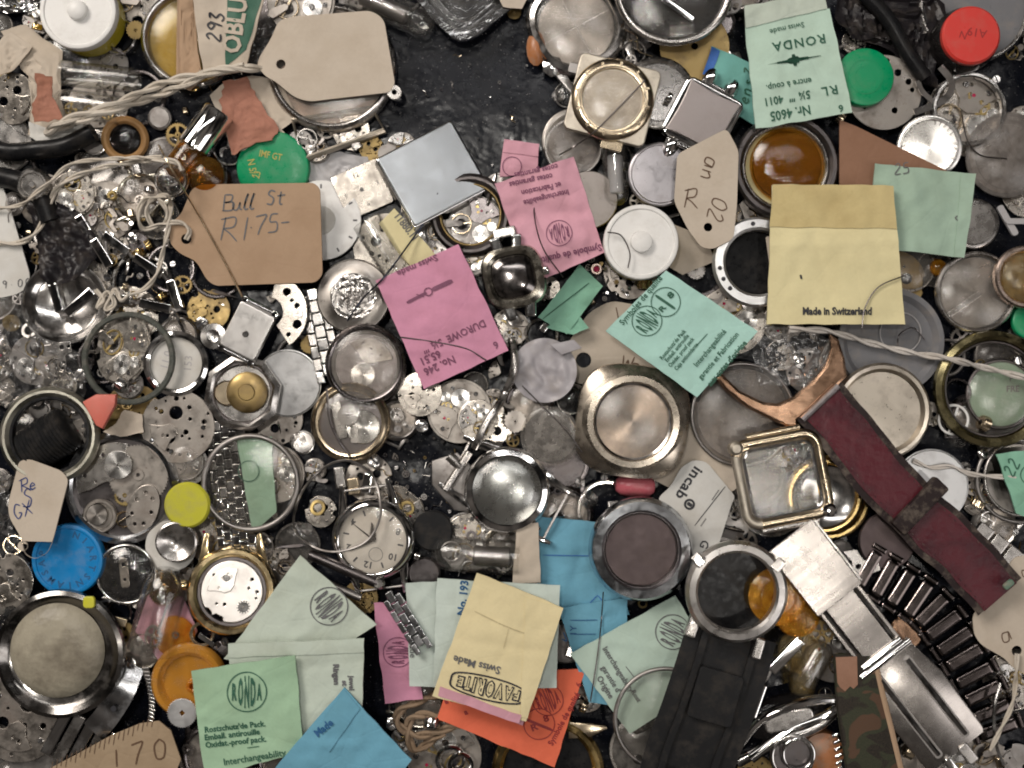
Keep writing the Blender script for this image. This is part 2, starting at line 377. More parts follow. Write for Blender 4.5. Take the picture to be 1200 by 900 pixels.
def world(x, y, z): k = (D-z)/D; return ((x-600)*k*S, -(y-450)*k*S, z*S)
GRP = {}
PLACED = []
def place(kind, label, cat, parts, x, y, fp, rot=0, tilt=(0, 0), z=None, q=88, h=6, group=None, up=None, solid=True):
    """parts: list of (name, geo, mat[, subparts]) in local px units, base at z=0"""
    m = cells(fp, x, y)
    base = float(np.percentile(HM[m], q)) if m.any() else 0
    if z is None: z = base
    z += .5
    if parts and len(parts) == 1 and len(parts[0]) == 3:
        root = obj(kind, parts[0][1], parts[0][2])
    else:
        root = bpy.data.objects.new(kind, None); root.empty_display_size = .01; sc.collection.objects.link(root)
        for p in parts:
            o = obj(p[0], p[1], p[2], root)
            if len(p) > 3:
                for s_ in p[3]: obj(s_[0], s_[1], s_[2], o)
    root.location = world(x, y, z+h*.8); root.location.z = z*S
    root.rotation_euler = Euler((rad(tilt[0]), rad(tilt[1]), 0)).to_matrix().to_4x4().to_euler()
    root.rotation_euler = (Euler((rad(tilt[0]), rad(tilt[1]), 0)).to_matrix() @ Euler((0, 0, rad(rot))).to_matrix()).to_euler()
    kk = (D-z-h*.8)/D; root.scale = (kk, kk, kk)      # its own true size for the height it lies at
    root['label'] = label; root['category'] = cat
    if group: root['group'] = group
    if solid: HM[m] = np.maximum(HM[m], z+h)
    PLACED.append((kind, label, x, y))
    return root
QUEUE = []; LAYER = [1]; OPAQUE = np.zeros(HM.shape, bool)
def put(kind, label, cat, builder, x, y, fp, opaque=True, **k):
    """queue a thing: builder() gives its parts when its turn comes"""
    QUEUE.append((LAYER[0], lambda: place(kind, label, cat, builder(), x, y, fp, **k)))
    if opaque: OPAQUE[cells(fp, x, y)] = True
R_ = random.Random(11)
# ---------------------------------------------------------------- watch components
def holes(r, n, rmin=.25, rmax=.88, s0=.03, s1=.075, rng=R_, avoid=()):
    out = []; c = list(avoid); t = 0
    while len(out) < n and t < 300:
        t += 1; a = rng.uniform(0, 2*pi); d = r*rng.uniform(rmin, rmax); hr = r*rng.uniform(s0, s1); x, y = d*cos(a), d*sin(a)
        if all(math.hypot(x-q[0], y-q[1]) > hr+q[2]+r*.03 for q in c): c.append((x, y, hr)); out.append(circ(hr, x, y, 14))
    return out
def cutout(r, a0, a1, r0, r1, n=10):
    return [(r1*r*cos(a0+(a1-a0)*k/n), r1*r*sin(a0+(a1-a0)*k/n)) for k in range(n+1)]+[(r0*r*cos(a1-(a1-a0)*k/n), r0*r*sin(a1-(a1-a0)*k/n)) for k in range(n+1)]
def plate_outline(r, rng, lobes=True):
    P = []; n = 72; notches = [(rng.uniform(0, 2*pi), rng.uniform(.08, .3), rng.uniform(.06, .22)) for _ in range(rng.randint(1, 3))] if lobes else []
    for k in range(n):
        a = 2*pi*k/n; q = 1.0
        for na, nw, nd in notches:
            d = abs((a-na+pi) % (2*pi)-pi)
            if d < nw: q = min(q, 1-nd)
        P.append((r*q*cos(a), r*q*sin(a)))
    return P
def gear_g(r, teeth=30, h=1.6, spokes=4, tooth=.09, hub=.2, z=0, rim=.74):
    P = []
    for k in range(teeth):
        for f, q in ((0, 1-tooth), (.18, 1), (.42, 1), (.6, 1-tooth)):
            a = 2*pi*(k+f)/teeth; P.append((r*q*cos(a), r*q*sin(a)))
    H = []
    if spokes: 
        for k in range(spokes):
            a = 2*pi*k/spokes; wd = .22; H.append(cutout(r, a+wd, a+2*pi/spokes-wd, hub*1.35, rim))
    H.append(circ(r*.06, n=10))
    return join(curve_mesh([P]+H, h, .15 if r > 6 else 0, z), ring(r*hub, r*.06, h+1.2, .4, z, seg=16))
def screw_g(r, h=2, z=0, x=0, y=0, rot=0):
    g = lathe([(0, 0), (r, 0), (r, h*.75), (r*.86, h), (0, h)], 16)
    slot = ([(-r*.85, -r*.14, h+.06), (r*.85, -r*.14, h+.06), (r*.85, r*.14, h+.06), (-r*.85, r*.14, h+.06)], [(0, 1, 2, 3)])
    return tr(g, x, y, z), tr(slot, x, y, z, rot)
def bridge_g(r, h, rng, nh=4, z=0, a=0, span=1.0):
    """a lobed bridge spanning a sector of the movement"""
    P = []; n = 16; a0, a1 = -span, span
    for k in range(n+1): t = a0+(a1-a0)*k/n; P.append((r*.93*cos(t), r*.93*sin(t)))
    q = rng.uniform(.15, .35)
    P += [(r*(q+.25)*cos(a1), r*(q+.25)*sin(a1)), (r*q*.6, r*.25), (r*q*.2, r*.02), (r*q*.7, -r*.22), (r*(q+.3)*cos(a0), r*(q+.3)*sin(a0))]
    V = P; H = []
    for _ in range(nh):
        t = rng.uniform(a0*.8, a1*.8); d = r*rng.uniform(.45, .85); H.append(circ(r*rng.uniform(.03, .06), d*cos(t), d*sin(t), 12))
    H = [hh for i, hh in enumerate(H) if all(math.hypot(hh[0][0]-o[0][0], hh[0][1]-o[0][1]) > r*.14 for o in H[:i])]
    return tr(curve_mesh([V]+H, h, .5, z), rz=math.degrees(a))
def movement(r, seed=1, col='nickel', ratchet=True, balance=True, col2=None, dark=False):
    rng = random.Random(seed)
    def f():
        c2 = col2 or rng.choice(['nickel', 'nickeld', 'satin'])
        P = [('main_plate', join(curve_mesh([plate_outline(r, rng)]+holes(r, 9, .2, .88, rng=rng), 4, .5), disc(r*.90, 1.5)), col)]
        P[0] = ('main_plate', P[0][1], col, [('screw', join(*[screw_g(r*.07, 2, 3.6, r*.8*cos(t), r*.8*sin(t), rng.uniform(0, 180))[0] for t in [rng.uniform(0, 6.28) for _ in range(3)]]), 'steel')])
        a = rng.uniform(0, 6.28)
        for i, (da, sp) in enumerate(((0, .95), (2.2, .75))):
            t = a+da; sc1 = []
            for q in (-.6, .5):
                x, y = r*.74*cos(t+q*sp), r*.74*sin(t+q*sp); s1, s2 = screw_g(r*.075, 2.2, 7.6, x, y, rng.uniform(0, 180))
                sc1 += [('screw', s1, 'steel'), ('screw_slot', s2, 'inkk')]
            x, y = r*.5*cos(t), r*.5*sin(t); sc1.append(('jewel', tr(disc(r*.045, 1.2, .3, seg=12), x, y, 7.3), 'jewel'))
            P.append(('bridge', bridge_g(r, 4, rng, 4, 4, t, sp), c2 if i else col, sc1))
        if ratchet:
            x, y = r*.42*cos(a+.1), r*.42*sin(a+.1)
            P.append(('ratchet_wheel', tr(gear_g(r*.30, 34, 2, 0, .07), x, y, 8), 'sun', [('screw', tr(screw_g(r*.09, 2)[0], x, y, 10), 'steel')]))
            x, y = r*.62*cos(a+.95), r*.62*sin(a+.95); P.append(('crown_wheel', tr(gear_g(r*.17, 20, 2, 0, .09), x, y, 8), 'sun'))
        if balance:
            x, y = r*.45*cos(a-2.0), r*.45*sin(a-2.0)
            bw = join(ring(r*.36, r*.31, 2.4, .5), box(r*.66, r*.07, 1.6, 1, .3), disc(r*.06, 3, .4, seg=12))
            P.append(('balance_wheel', tr(bw, x, y, 5.5, rng.uniform(0, 180)), 'brass' if rng.random() < .5 else 'goldp',
                      [('hairspring', tr(spiral_g(r*.05, r*.2, 5, .35), x, y, 5), 'blueblk')]))
            P.append(('balance_cock', tr(curve_mesh([[(0, -r*.09), (r*.5, -r*.15), (r*.62, 0), (r*.5, r*.15), (0, r*.09), (-r*.09, 0)]], 3, .5), x, y, 8.4, math.degrees(a-2.0)), col))
        for k in range(2):
            t = a+1.5+k*.9; P.append(('train_wheel', tr(gear_g(r*rng.uniform(.16, .24), 28, 1.3, 4), r*.42*cos(t), r*.42*sin(t), 4.4+1.6*k), 'brass'))
        return P
    return f
def spiral_g(r0, r1, turns, wr=.4, z=0): 
    n = int(turns*22); return tube([((r0+(r1-r0)*k/n)*cos(2*pi*turns*k/n), (r0+(r1-r0)*k/n)*sin(2*pi*turns*k/n), z+wr) for k in range(n+1)], wr, 4)
def plate(r, seed=1, col='nickel', nh=12, dark=True, h=3):
    """a bare movement plate, drilled and recessed"""
    rng = random.Random(seed)
    def f():
        big = [circ(r*rng.uniform(.12, .2), r*.38*cos(t), r*.38*sin(t), 20) for t in (1, 3.4)]
        av = [(r*.38*cos(t), r*.38*sin(t), r*.24) for t in (1, 3.4)]
        P = [('plate_body', join(curve_mesh([plate_outline(r, rng)]+big+holes(r, nh, .12, .9, .025, .07, rng, av), h, .45), ), col)]
        s = []
        for k in range(3):
            t = rng.uniform(0, 6.28); a_, b_ = screw_g(r*.07, 1.6, h-.2, r*.7*cos(t), r*.7*sin(t), 40*k); s.append(('screw', a_, 'steel')); s.append(('screw_slot', b_, 'inkk'))
        P += s
        t = rng.uniform(0, 6.28); P.append(('bridge', bridge_g(r*.8, 2.5, rng, 3, h, t, .6), col))
        return P
    return f
def lug_g(r, w_, L, h, sgn, top, hz=0):
    """one lug, reaching out from a round case"""
    P = [(sgn*w_*.5, r*.70), (sgn*(w_*.5), r+L), (sgn*(w_*.5+r*.10), r+L), (sgn*(w_*.5+r*.26), r*.62)]
    if sgn > 0: P = P[::-1]
    g = prism([(a, b*top) for a, b in P][::(1 if top > 0 else -1)], h*.6, 1.2, hz); return g
def case(r, ri=.78, h=14, mat='steel', lugs=None, w_=None, L=None, crown=True, glass=None, dome_h=5, inside=None, ct=0, bez=None, bars=True, n=2, floor=None, crownmat=None, inner=None, sx=1):
    """a watch case seen from above: lugs is a tuple of sides, inside gives extra parts"""
    def f():
        rin = r*ri; W = w_ or r*1.0; LL = L or r*.32
        prof = [(rin, 1), (rin, h-1.5), (rin+1, h-.4), (rin+(r-rin)*.35, h), (rin+(r-rin)*.55, h-1.2), (r-1.2, h-4), (r, h-6), (r, 3), (r-2, 0), (rin, 0)]
        P = [['case_body', lathe(prof, 64, close=True, n=n, sx=sx), mat]]
        P[0] = tuple(P[0])
        if bez: P.append(('bezel', lathe([(rin-.5, h-1), (rin-.5, h+1), (rin+1, h+2.2), (r*.93, h+.6), (r*.95, h-2.5)], 64, close=True, n=n, sx=sx), bez))
        for sd in (lugs or ()):
            for sg in (-1, 1): P.append(('lug', lug_g(r*.96, W, LL, h, sg, sd), mat))
            if bars: P.append(('spring_bar', tube([(-W/2, sd*(r+LL*.55), 4), (W/2, sd*(r+LL*.55), 4)], 1.6, 8), 'satin'))
        if crown:
            P.append(('crown', tr(crown_g(r*.10, r*.13), cos(rad(ct))*(r+r*.07), sin(rad(ct))*(r+r*.07), h*.4, ct), crownmat or mat))
        if floor: P.append(('case_back', disc(rin+.5, 1.5, .3), floor))
        if inner: P.append(('inner_ring', lathe([(rin-.2, 2), (rin-.2, h-2), (rin-r*.07, h-5), (rin-r*.08, 2)], 56, close=True, n=n, sx=sx), inner))
        if inside: P.extend(inside())
        if glass: P.append(('crystal', tr(dome(rin+1, dome_h, 1.2, n=n, sx=sx), z=h-4.2), glass))
        return P
    return f
def crown_g(r, L):
    """a knurled winding crown lying on its side along x"""
    V, F = [], []; n = 28
    rows = [(0, .4), (0, .9), (L*.15, 1), (L*.9, 1), (L, .85), (L, 0)]
    g = lathe([(r*q*1.0, x) for x, q in rows if True], n)
    v = [((p[0]*(1.0 if i % 2 else .93)), p[1]*(1.0 if i % 2 else .93), p[2]) for i, p in enumerate(g[0])]
    return tr((v, g[1]), ry=90)
def lift(parts, z, x=0, y=0, s=1, rot=0):
    out = []
    for p in parts:
        q = (p[0], tr(p[1], x, y, z, rot, s=s), p[2])
        if len(p) > 3: q += ([(a, tr(b, x, y, z, rot, s=s), c) for a, b, c in p[3]],)
        out.append(q)
    return out
def dial(r, col='dialw', hands=True, marks=True, seed=1, subdial=False, numerals=False, rot=0):
    def f():
        P = [('dial', disc(r, 1.2, .3), col)]
        s = []
        if marks:
            g = G()
            for k in range(12):
                a = rad(rot+30*k)
                if numerals and k % 2 == 0: g = join(g, tr(text(str(k or 12), r*.27, bold=.35), sin(a)*r*.76, cos(a)*r*.76, 1.3, -rot))
                else: g = join(g, tr(box(r*.05, r*.17, .5, .4, .1), sin(a)*r*.8, cos(a)*r*.8, 1.1, -math.degrees(a)))
            P[0] = ('dial', P[0][1], P[0][2], [('hour_markers', g, 'inkd' if numerals else 'gold')])
        if subdial: P.append(('seconds_ring', tr(circle_line(r*.2, .6, z=1.3), 0, -r*.45), 'inkd'))
        if hands:
            rng = random.Random(seed)
            for nm, L, wd in (('hour_hand', .5, .07), ('minute_hand', .78, .05), ('seconds_hand', .8, .018)):
                a = rng.uniform(0, 360); P.append((nm, tr(hand_g(r*L, r*wd), z=2+wd*6, rz=a), 'gun' if nm == 'seconds_hand' else 'satin'))
        return P
    return f
def hand_g(L, w_): return curve_mesh([[(-L*.12, -w_*.4), (0, -w_), (L*.35, -w_*1.1), (L, -w_*.15), (L, w_*.15), (L*.35, w_*1.1), (0, w_), (-L*.12, w_*.4)], circ(w_*.35, n=8)], .8)
def crystal(r, h=6, mat='clear', rimmat=None, seed=0, tension=None):
    def f():
        P = [('crystal', dome(r, h, 1.3), mat)]
        if tension: P.append(('tension_ring', ring(r*.985, r*.90, 2.4, .5, .3), tension))
        return P if len(P) > 1 else P
    return f
def back(r, mat='satin', step=.84, h=4.5, engrave=None, notches=0, inv=False):
    """a case back: stepped disc"""
    def f():
        if inv:
            g = lathe([(0, 1.4), (r*step*.98, 1.4), (r*step, h), (r*.95, h+.8), (r, h-.5), (r, 1), (r-1, 0), (0, 0)], 56)
        else: g = lathe([(0, h), (r*step*.55, h), (r*step-1, h-.3), (r*step, h-1.6), (r*step+1, h-1.8), (r*.94, h-1.9), (r-.6, h-2.6), (r, 1), (r-1, 0), (0, 0)], 56)
        P = [('case_back', g, mat)]
        if notches:
            P.append(('notch', join(*[tr(box(r*.1, r*.06, .3, .5, .1), cos(2*pi*k/notches)*r*.9, sin(2*pi*k/notches)*r*.9, h-1.95, 360*k/notches+90) for k in range(notches)]), 'gun'))
        if engrave: P.append(('engraving', tr(engrave(), z=(1.45 if inv else h+.05)), 'dull'))
        return P
    return f
def gasket(ro, ri, h=5, mat='rubber'): return lambda: [('ring', ring(ro, ri, h, 1.5), mat)]
def wire_ring(R, r, mat='satin'): return lambda: [('ring', torus(R, r), mat)]
def cap(r, h=14, mat='green', z0=0, rim=True, knurl=0, label=None, lmat='inkgold', under=None, inner=None):
    """a round plastic lid; under = (radius, height, material) of the jar below it"""
    def f():
        P = []; b = 0
        if under:
            ur, uh, um = under; P.append(('jar_body', lathe([(0, 0), (ur-2, 0), (ur, 2), (ur, uh), (ur-3, uh), (ur-3, 3), (0, 3)], 56), um)); b = uh-3
        prof = [(0, b+1), (r-1, b), (r, b+1), (r, b+h-2.5), (r-.8, b+h-.8), (r-2.5, b+h)]
        prof += [(r-5, b+h-.3), (r-6, b+h-1.8), (r*.3, b+h-2.0), (0, b+h-1.9)] if rim else [(r*.5, b+h+.4), (0, b+h+.5)]
        P.append(('lid', lathe(prof, 56), mat))
        if inner: P += lift(inner(), b+h-1.9)
        if label: P.append(('moulded_lettering', tr(label(), z=b+h-(1.75 if rim else -.75)), lmat))
        return P
    return f
def vial(L, r, mat='glass', cork=None, contents=None, bulb=True, neck=False):
    """a glass tube lying along x"""
    def f():
        pr = [(0, 0), (r*.5, r*.12), (r*.85, r*.45), (r, r), (r, L-r*.5)] if bulb else [(0, 0), (r-1, 0), (r, 1), (r, L-r*.5)]
        pr += [(r*.8, L-r*.2), (r*.8, L), (r*.8-1.4, L)] if neck else [(r, L), (r-1.6, L)]
        pr += [(r-1.6 if not neck else r*.8-1.4, L-r*.4), (r-1.6, L-r*.6), (r-1.6, r), (r*.7, r*.5), (0, 2)]
        P = [('tube', tr(lathe(pr, 32), -L/2, 0, r, ry=90), mat)]
        if cork: P.append(('stopper', tr(lathe([(0, 0), (r*.82, 0), (r*.95, r*.9), (r*.8, r), (0, r)], 24), L/2-r*.35, 0, r, ry=90), cork))
        if contents: P += contents()
        return P
    return f
def links(n, W, pitch, mat='steel', h=6, style=3, curve=0.0, mat2=None, path=None):
    """a bracelet: rows of links along x, or along a path of (x,y,z)"""
    def f():
        P = []; a = 0; x = y = 0.0
        if path:
            sp = smooth_path(path, 12); d = 0; pts = [(sp[0], sp[1]-sp[0])]
            for p, q in zip(sp, sp[1:]):
                d += (q-p).length
                if d >= pitch: pts.append((q, q-p)); d = 0
            pts = pts[:n]
        for k in range(len(pts) if path else n):
            if path: c, dr = pts[k]; x, y, z0, a = c.x, c.y, c.z, math.atan2(dr.y, dr.x)
            else: z0 = 0
            if style == 3:
                row = join(box(pitch*.92, W*.36, h, 1.2, 1.2), tr(box(pitch*.92, W*.28, h*.85, 1.2, 1.2), pitch*.5, W*.33, 0), tr(box(pitch*.92, W*.28, h*.85, 1.2, 1.2), pitch*.5, -W*.33, 0))
            elif style == 1: row = box(pitch*.86, W, h, 1.5, 1.8)
            elif style == 6: row = join(box(pitch*.80, W*.80, h, 5, 5), *[tr(box(pitch*.9, W*.12, h*.9, 2, 2.5), 0, sg*W*.46, 0) for sg in (-1, 1)])
            elif style == 2: row = join(tr(box(pitch*.9, W*.46, h, 1, 1.6), 0, W*.25, 0), tr(box(pitch*.9, W*.46, h, 1, 1.6), pitch*.5, -W*.25, 0))
            else:
                row = join(*[tr(box(pitch*.88, W*.185, h*(1 if q % 2 else .8), .8, 1.0), pitch*.5*(q % 2), W*(q-2)*.2, 0) for q in range(5)])
            P.append(('link', tr(row, x, y, z0, math.degrees(a)), mat if (k % 2 or not mat2) else mat2))
            if not path: x += pitch*cos(a); y += pitch*sin(a); a += rad(curve)
        return P
    return f
# ---------------------------------------------------------------- paper things, written in photo pixels round (cx, cy)
class Sheet:
    def __init__(s, cx, cy, corners, seed=0, amp=2.0, bulge=3.0, thick=1.6, curl=None, tiltx=0, tilty=0):
        s.cx, s.cy = cx, cy; s.c = [(x-cx, cy-y) for x, y in corners]; s.seed = seed; s.amp = amp*1.5; s.bulge = bulge; s.t = thick; s.curl = curl; s.tx = tiltx; s.ty = tilty
        s.R = max(math.hypot(*p) for p in s.c); rg = random.Random(seed*13+5)
        s.folds = [(rg.uniform(0, pi), rg.uniform(-.55, .55)*s.R, rg.choice([-1, 1])*rg.uniform(.5, .95)) for _ in range(3)]
    def h(s, x, y):
        n = mnoise.noise(Vector((x*.022+s.seed*7.1, y*.022-s.seed*3.3, s.seed)))+.4*mnoise.noise(Vector((x*.06+s.seed, y*.06, 2)))
        d = min(1, math.hypot(x, y)/s.R); v = s.amp*n+s.bulge*(1-d*d)+s.tx*x+s.ty*y
        if type(s) is Sheet:
            for a, o, k in s.folds: v += k*math.exp(-((x*cos(a)+y*sin(a)-o)/5.5)**2)
            v += 60*max(0, d-.72)**2*max(0, .35+mnoise.noise(Vector((x*.012+s.seed*2.3, y*.012, 9))))
        if s.curl:
            a, d0, k = s.curl; q = x*cos(rad(a))+y*sin(rad(a))-d0
            if q > 0: v += k*q*q
        return v+s.amp*1.2+.5
    def grid(s, quad, n=44, m=44, dz=0, thick=None, inset=0):
        A, B, C, E = [Vector((*p, 0)) for p in quad]; t = thick or s.t; V = []; F = []
        for top in (1, 0):
            for j in range(m+1):
                for i in range(n+1):
                    u, v = i/n, j/m; p = A*(1-u)*(1-v)+B*u*(1-v)+C*u*v+E*(1-u)*v
                    wx = mnoise.noise(Vector((p.x*.05, p.y*.05, s.seed)))*1.1; wy = mnoise.noise(Vector((p.x*.05+9, p.y*.05, s.seed)))*1.1; V.append((p.x+wx, p.y+wy, s.h(p.x, p.y)+dz+(t if top else 0)))
        N = (n+1)*(m+1); ix = lambda i, j: j*(n+1)+i
        for j in range(m):
            for i in range(n):
                F.append((ix(i, j), ix(i, j+1), ix(i+1, j+1), ix(i+1, j))); F.append((N+ix(i, j), N+ix(i+1, j), N+ix(i+1, j+1), N+ix(i, j+1)))
        bd = [ix(i, 0) for i in range(n)]+[ix(n, j) for j in range(m)]+[ix(n-i, m) for i in range(n)]+[ix(0, m-j) for j in range(m)]
        for a, b in zip(bd, bd[1:]+bd[:1]): F.append((a, b, N+b, N+a))
        return (V, F)
    def on(s, g, dz=.35, base=None):
        t = (s.t if base is None else base)+(.65 if type(s) is Sheet else 0)
        return ([(x, y, s.h(x, y)+t+dz+z) for x, y, z in g[0]], g[1])
    def px(s, x, y): return (x-s.cx, s.cy-y)
    def txt(s, st, x, y, size, rot=0, sx=1, bold=0, sp=1, align='CENTER', shear=0, dz=.35, base=None):
        lx, ly = s.px(x, y); g = text(st, size, lx, ly, rot, sx, bold, align=align, sp=sp, shear=shear); g = ([(a, b, 0) for a, b, c in g[0]], g[1]); return s.on(g, dz, base)
    def line(s, pts, w_, dz=.35, sm=True, base=None):
        P = [s.px(*p) for p in pts]; P = [(p.x, p.y) for p in smooth_path(P, 6)] if sm and len(P) > 2 else [tuple(Vector(P[0]).lerp(Vector(P[-1]), k/8)) for k in range(9)] if len(P) == 2 else P
        return s.on(ribbon(P, w_), dz, base)
    def circle(s, x, y, r, w_=1.0, dz=.35, base=None): lx, ly = s.px(x, y); return s.on(circle_line(r, w_, lx, ly), dz, base)
def ronda(sh, x, y, r, rot=0, dz=.35, base=None, boldness=.45):
    """the ringed emblem: five tall letters filling a circle"""
    gs = [sh.circle(x, y, r, max(.9, r*.055), dz, base)]
    ca, sa = cos(rad(rot)), sin(rad(rot))
    for k, ch in enumerate('RONDA'):
        u = (k-2)*.315*r; hh = 2*math.sqrt(max(.05, (r*.88)**2-(abs(u)+r*.12)**2)); size = r*.42
        lx, ly = sh.px(x, y); g = text(ch, size, 0, 0, 0, 1, boldness*r/18*.6); xs = [v[0] for v in g[0]]; ys = [v[1] for v in g[0]]
        w0, h0 = max(xs)-min(xs), max(ys)-min(ys); mx, my = (max(xs)+min(xs))/2, (max(ys)+min(ys))/2
        kx = r*.25/w0; ky = hh*.94/h0; V = []
        for a, b, c in g[0]:
            px_, py_ = u+(a-mx)*kx, (b-my)*ky; V.append((lx+ca*px_-sa*py_, ly+sa*px_+ca*py_, 0))
        gs.append(sh.on((V, g[1]), dz, base))
    return join(*gs)
PEN = {  # pen strokes in a unit cell, y up
 'B': [[(.1, 0), (.15, 1)], [(.15, 1), (.6, .95), (.55, .6), (.15, .52)], [(.15, .52), (.7, .5), (.65, .05), (.05, .02)]],
 'u': [[(.05, .5), (.1, .1), (.35, .05), (.5, .5)], [(.5, .5), (.5, .1), (.65, .05)]],
 'l': [[(.1, .1), (.35, 1), (.2, .6), (.2, .05), (.4, .08)]],
 'S': [[(.6, .9), (.3, 1), (.15, .75), (.5, .45), (.4, .05), (.05, .1)]],
 't': [[(.3, .9), (.25, .1), (.45, .02)], [(.05, .6), (.6, .66)]],
 'R': [[(.1, 0), (.2, 1)], [(.0, .9), (.6, 1), (.6, .6), (.15, .5)], [(.15, .5), (.45, .3), (.8, -.05)]],
 '1': [[(.3, 1), (.25, 0)]], '.': [[(.2, .35), (.26, .37)]], '-': [[(.05, .5), (.5, .52)]],
 '7': [[(.05, .92), (.4, .98), (.62, .95), (.35, .4), (.2, -.05)]],
 '5': [[(.55, 1), (.2, .97), (.15, .6), (.5, .55), (.5, .1), (.05, .03)]],
 '0': [[(.35, 1), (.08, .7), (.15, .1), (.5, .1), (.6, .7), (.35, 1)]],
 '2': [[(.1, .8), (.35, 1), (.5, .7), (.1, .05), (.6, .05)]],
 '9': [[(.55, .8), (.3, 1), (.1, .75), (.4, .55), (.55, .85), (.45, 0)]],
 '3': [[(.1, .92), (.45, .95), (.25, .55), (.55, .3), (.35, 0), (.05, .1)]],
 'W': [[(0, 1), (.2, 0), (.4, .7), (.6, 0), (.8, 1)]],
 'a': [[(.5, .5), (.15, .5), (.1, .1), (.4, .05), (.5, .5), (.55, .05)]],
 'n': [[(.05, .5), (.08, 0)], [(.08, .35), (.3, .5), (.42, .35), (.45, 0)]],
 's': [[(.4, .5), (.15, .48), (.35, .2), (.05, .02)]],
 'm': [[(.02, .5), (.05, 0)], [(.05, .35), (.22, .5), (.3, 0)], [(.3, .35), (.48, .5), (.55, 0)]],
 'e': [[(.1, .25), (.45, .3), (.3, .5), (.08, .25), (.25, .02), (.5, .1)]],
 'o': [[(.3, .5), (.08, .3), (.2, .02), (.45, .15), (.4, .45), (.3, .5)]],
 'G': [[(.6, .85), (.3, 1), (.1, .5), (.3, .02), (.6, .3), (.4, .4)]],
 'X': [[(.05, .95), (.6, .02)], [(.6, 1), (.05, 0)]], '/': [[(.5, 1), (.1, -.1)]],
 'K': [[(.1, 1), (.1, 0)], [(.6, 1), (.12, .5), (.6, 0)]],
}
def pen(sh, st, x, y, size, rot=0, w_=1.3, adv=.72, slant=.12, dz=.35, base=None):
    gs = []; ca, sa = cos(rad(rot)), sin(rad(rot)); lx, ly = sh.px(x, y); cx = 0
    for ch in st:
        for stroke in PEN.get(ch, []):
            P = []
            for a, b in stroke:
                u = (cx+a+slant*b)*size; v = (b-.5)*size; P.append((lx+ca*u-sa*v, ly+sa*u+ca*v))
            P = [(p.x, p.y) for p in smooth_path(P, 5)]; gs.append(sh.on(ribbon(P, w_), dz, base))
        cx += adv if ch not in '.1l' else adv*.6
    return join(*gs)
def packet(kind, label, cat, corners, mat, prints, cx=None, cy=None, flap=None, h=9, seed=0, amp=2, bulge=3, curl=None, group=None, q=97, thick=3.0, tiltx=0, tilty=0, z=None, extra=None):
    """a paper packet; prints(sh) -> list of (part name, geo, mat); flap = (corners, mat, dz)"""
    cx = sum(c[0] for c in corners)/4 if cx is None else cx; cy = sum(c[1] for c in corners)/4 if cy is None else cy
    sh = Sheet(cx, cy, corners, seed, amp, bulge, thick, curl, tiltx, tilty)
    def f():
        P = [('packet_body', sh.grid(sh.c), mat)]
        if flap:
            for fc, fm, dz in flap: P.append(('flap', sh.grid([sh.px(*p) for p in fc], dz=thick+dz, thick=.9), fm))
        if prints: P += prints(sh)
        return P
    put(kind, label, cat, f, cx, cy, ('p', sh.c), h=h, group=group, q=q, z=z)
    return sh
class Card(Sheet):
    def h(s, x, y): return s.tx*x+s.ty*y+.2
def card(kind, label, cat, pts, mat, holes_=(), prints=None, thick=1.8, h=4, q=97, group=None, z=None, rnd=0, extra=None, tilt=(0, 0)):
    """a stiff card cut to an outline traced in photo pixels"""
    cx = sum(p[0] for p in pts)/len(pts); cy = sum(p[1] for p in pts)/len(pts)
    sh = Card(cx, cy, pts, thick=thick)
    loc = [sh.px(*p) for p in pts]
    if rnd: loc = round_poly(loc, rnd)
    def f():
        P = [('card_body', curve_mesh([loc]+[circ(r, *sh.px(x, y), n=18) for x, y, r in holes_], thick, .3), mat)]
        if prints: P += prints(sh)
        return P
    put(kind, label, cat, f, cx, cy, ('p', loc), h=h, group=group, q=q, z=z, tilt=tilt)
    return sh
def round_poly(P, r, n=4):
    out = []
    for i, p in enumerate(P):
        a, b, c = Vector(P[i-1]), Vector(p), Vector(P[(i+1) % len(P)]); u, v = (a-b), (c-b)
        k = min(r, u.length*.45, v.length*.45); s0 = b+u.normalized()*k; s1 = b+v.normalized()*k
        for q in range(n+1): t = q/n; w2 = s0*(1-t)**2+b*2*t*(1-t)+s1*t*t; out.append((w2.x, w2.y))
    return out
def hm_at(x, y, r=3):
    i, j = int((y+110)/2), int((x+100)/2); return float(HM[max(0, i-r):i+r+1, max(0, j-r):j+r+1].max())
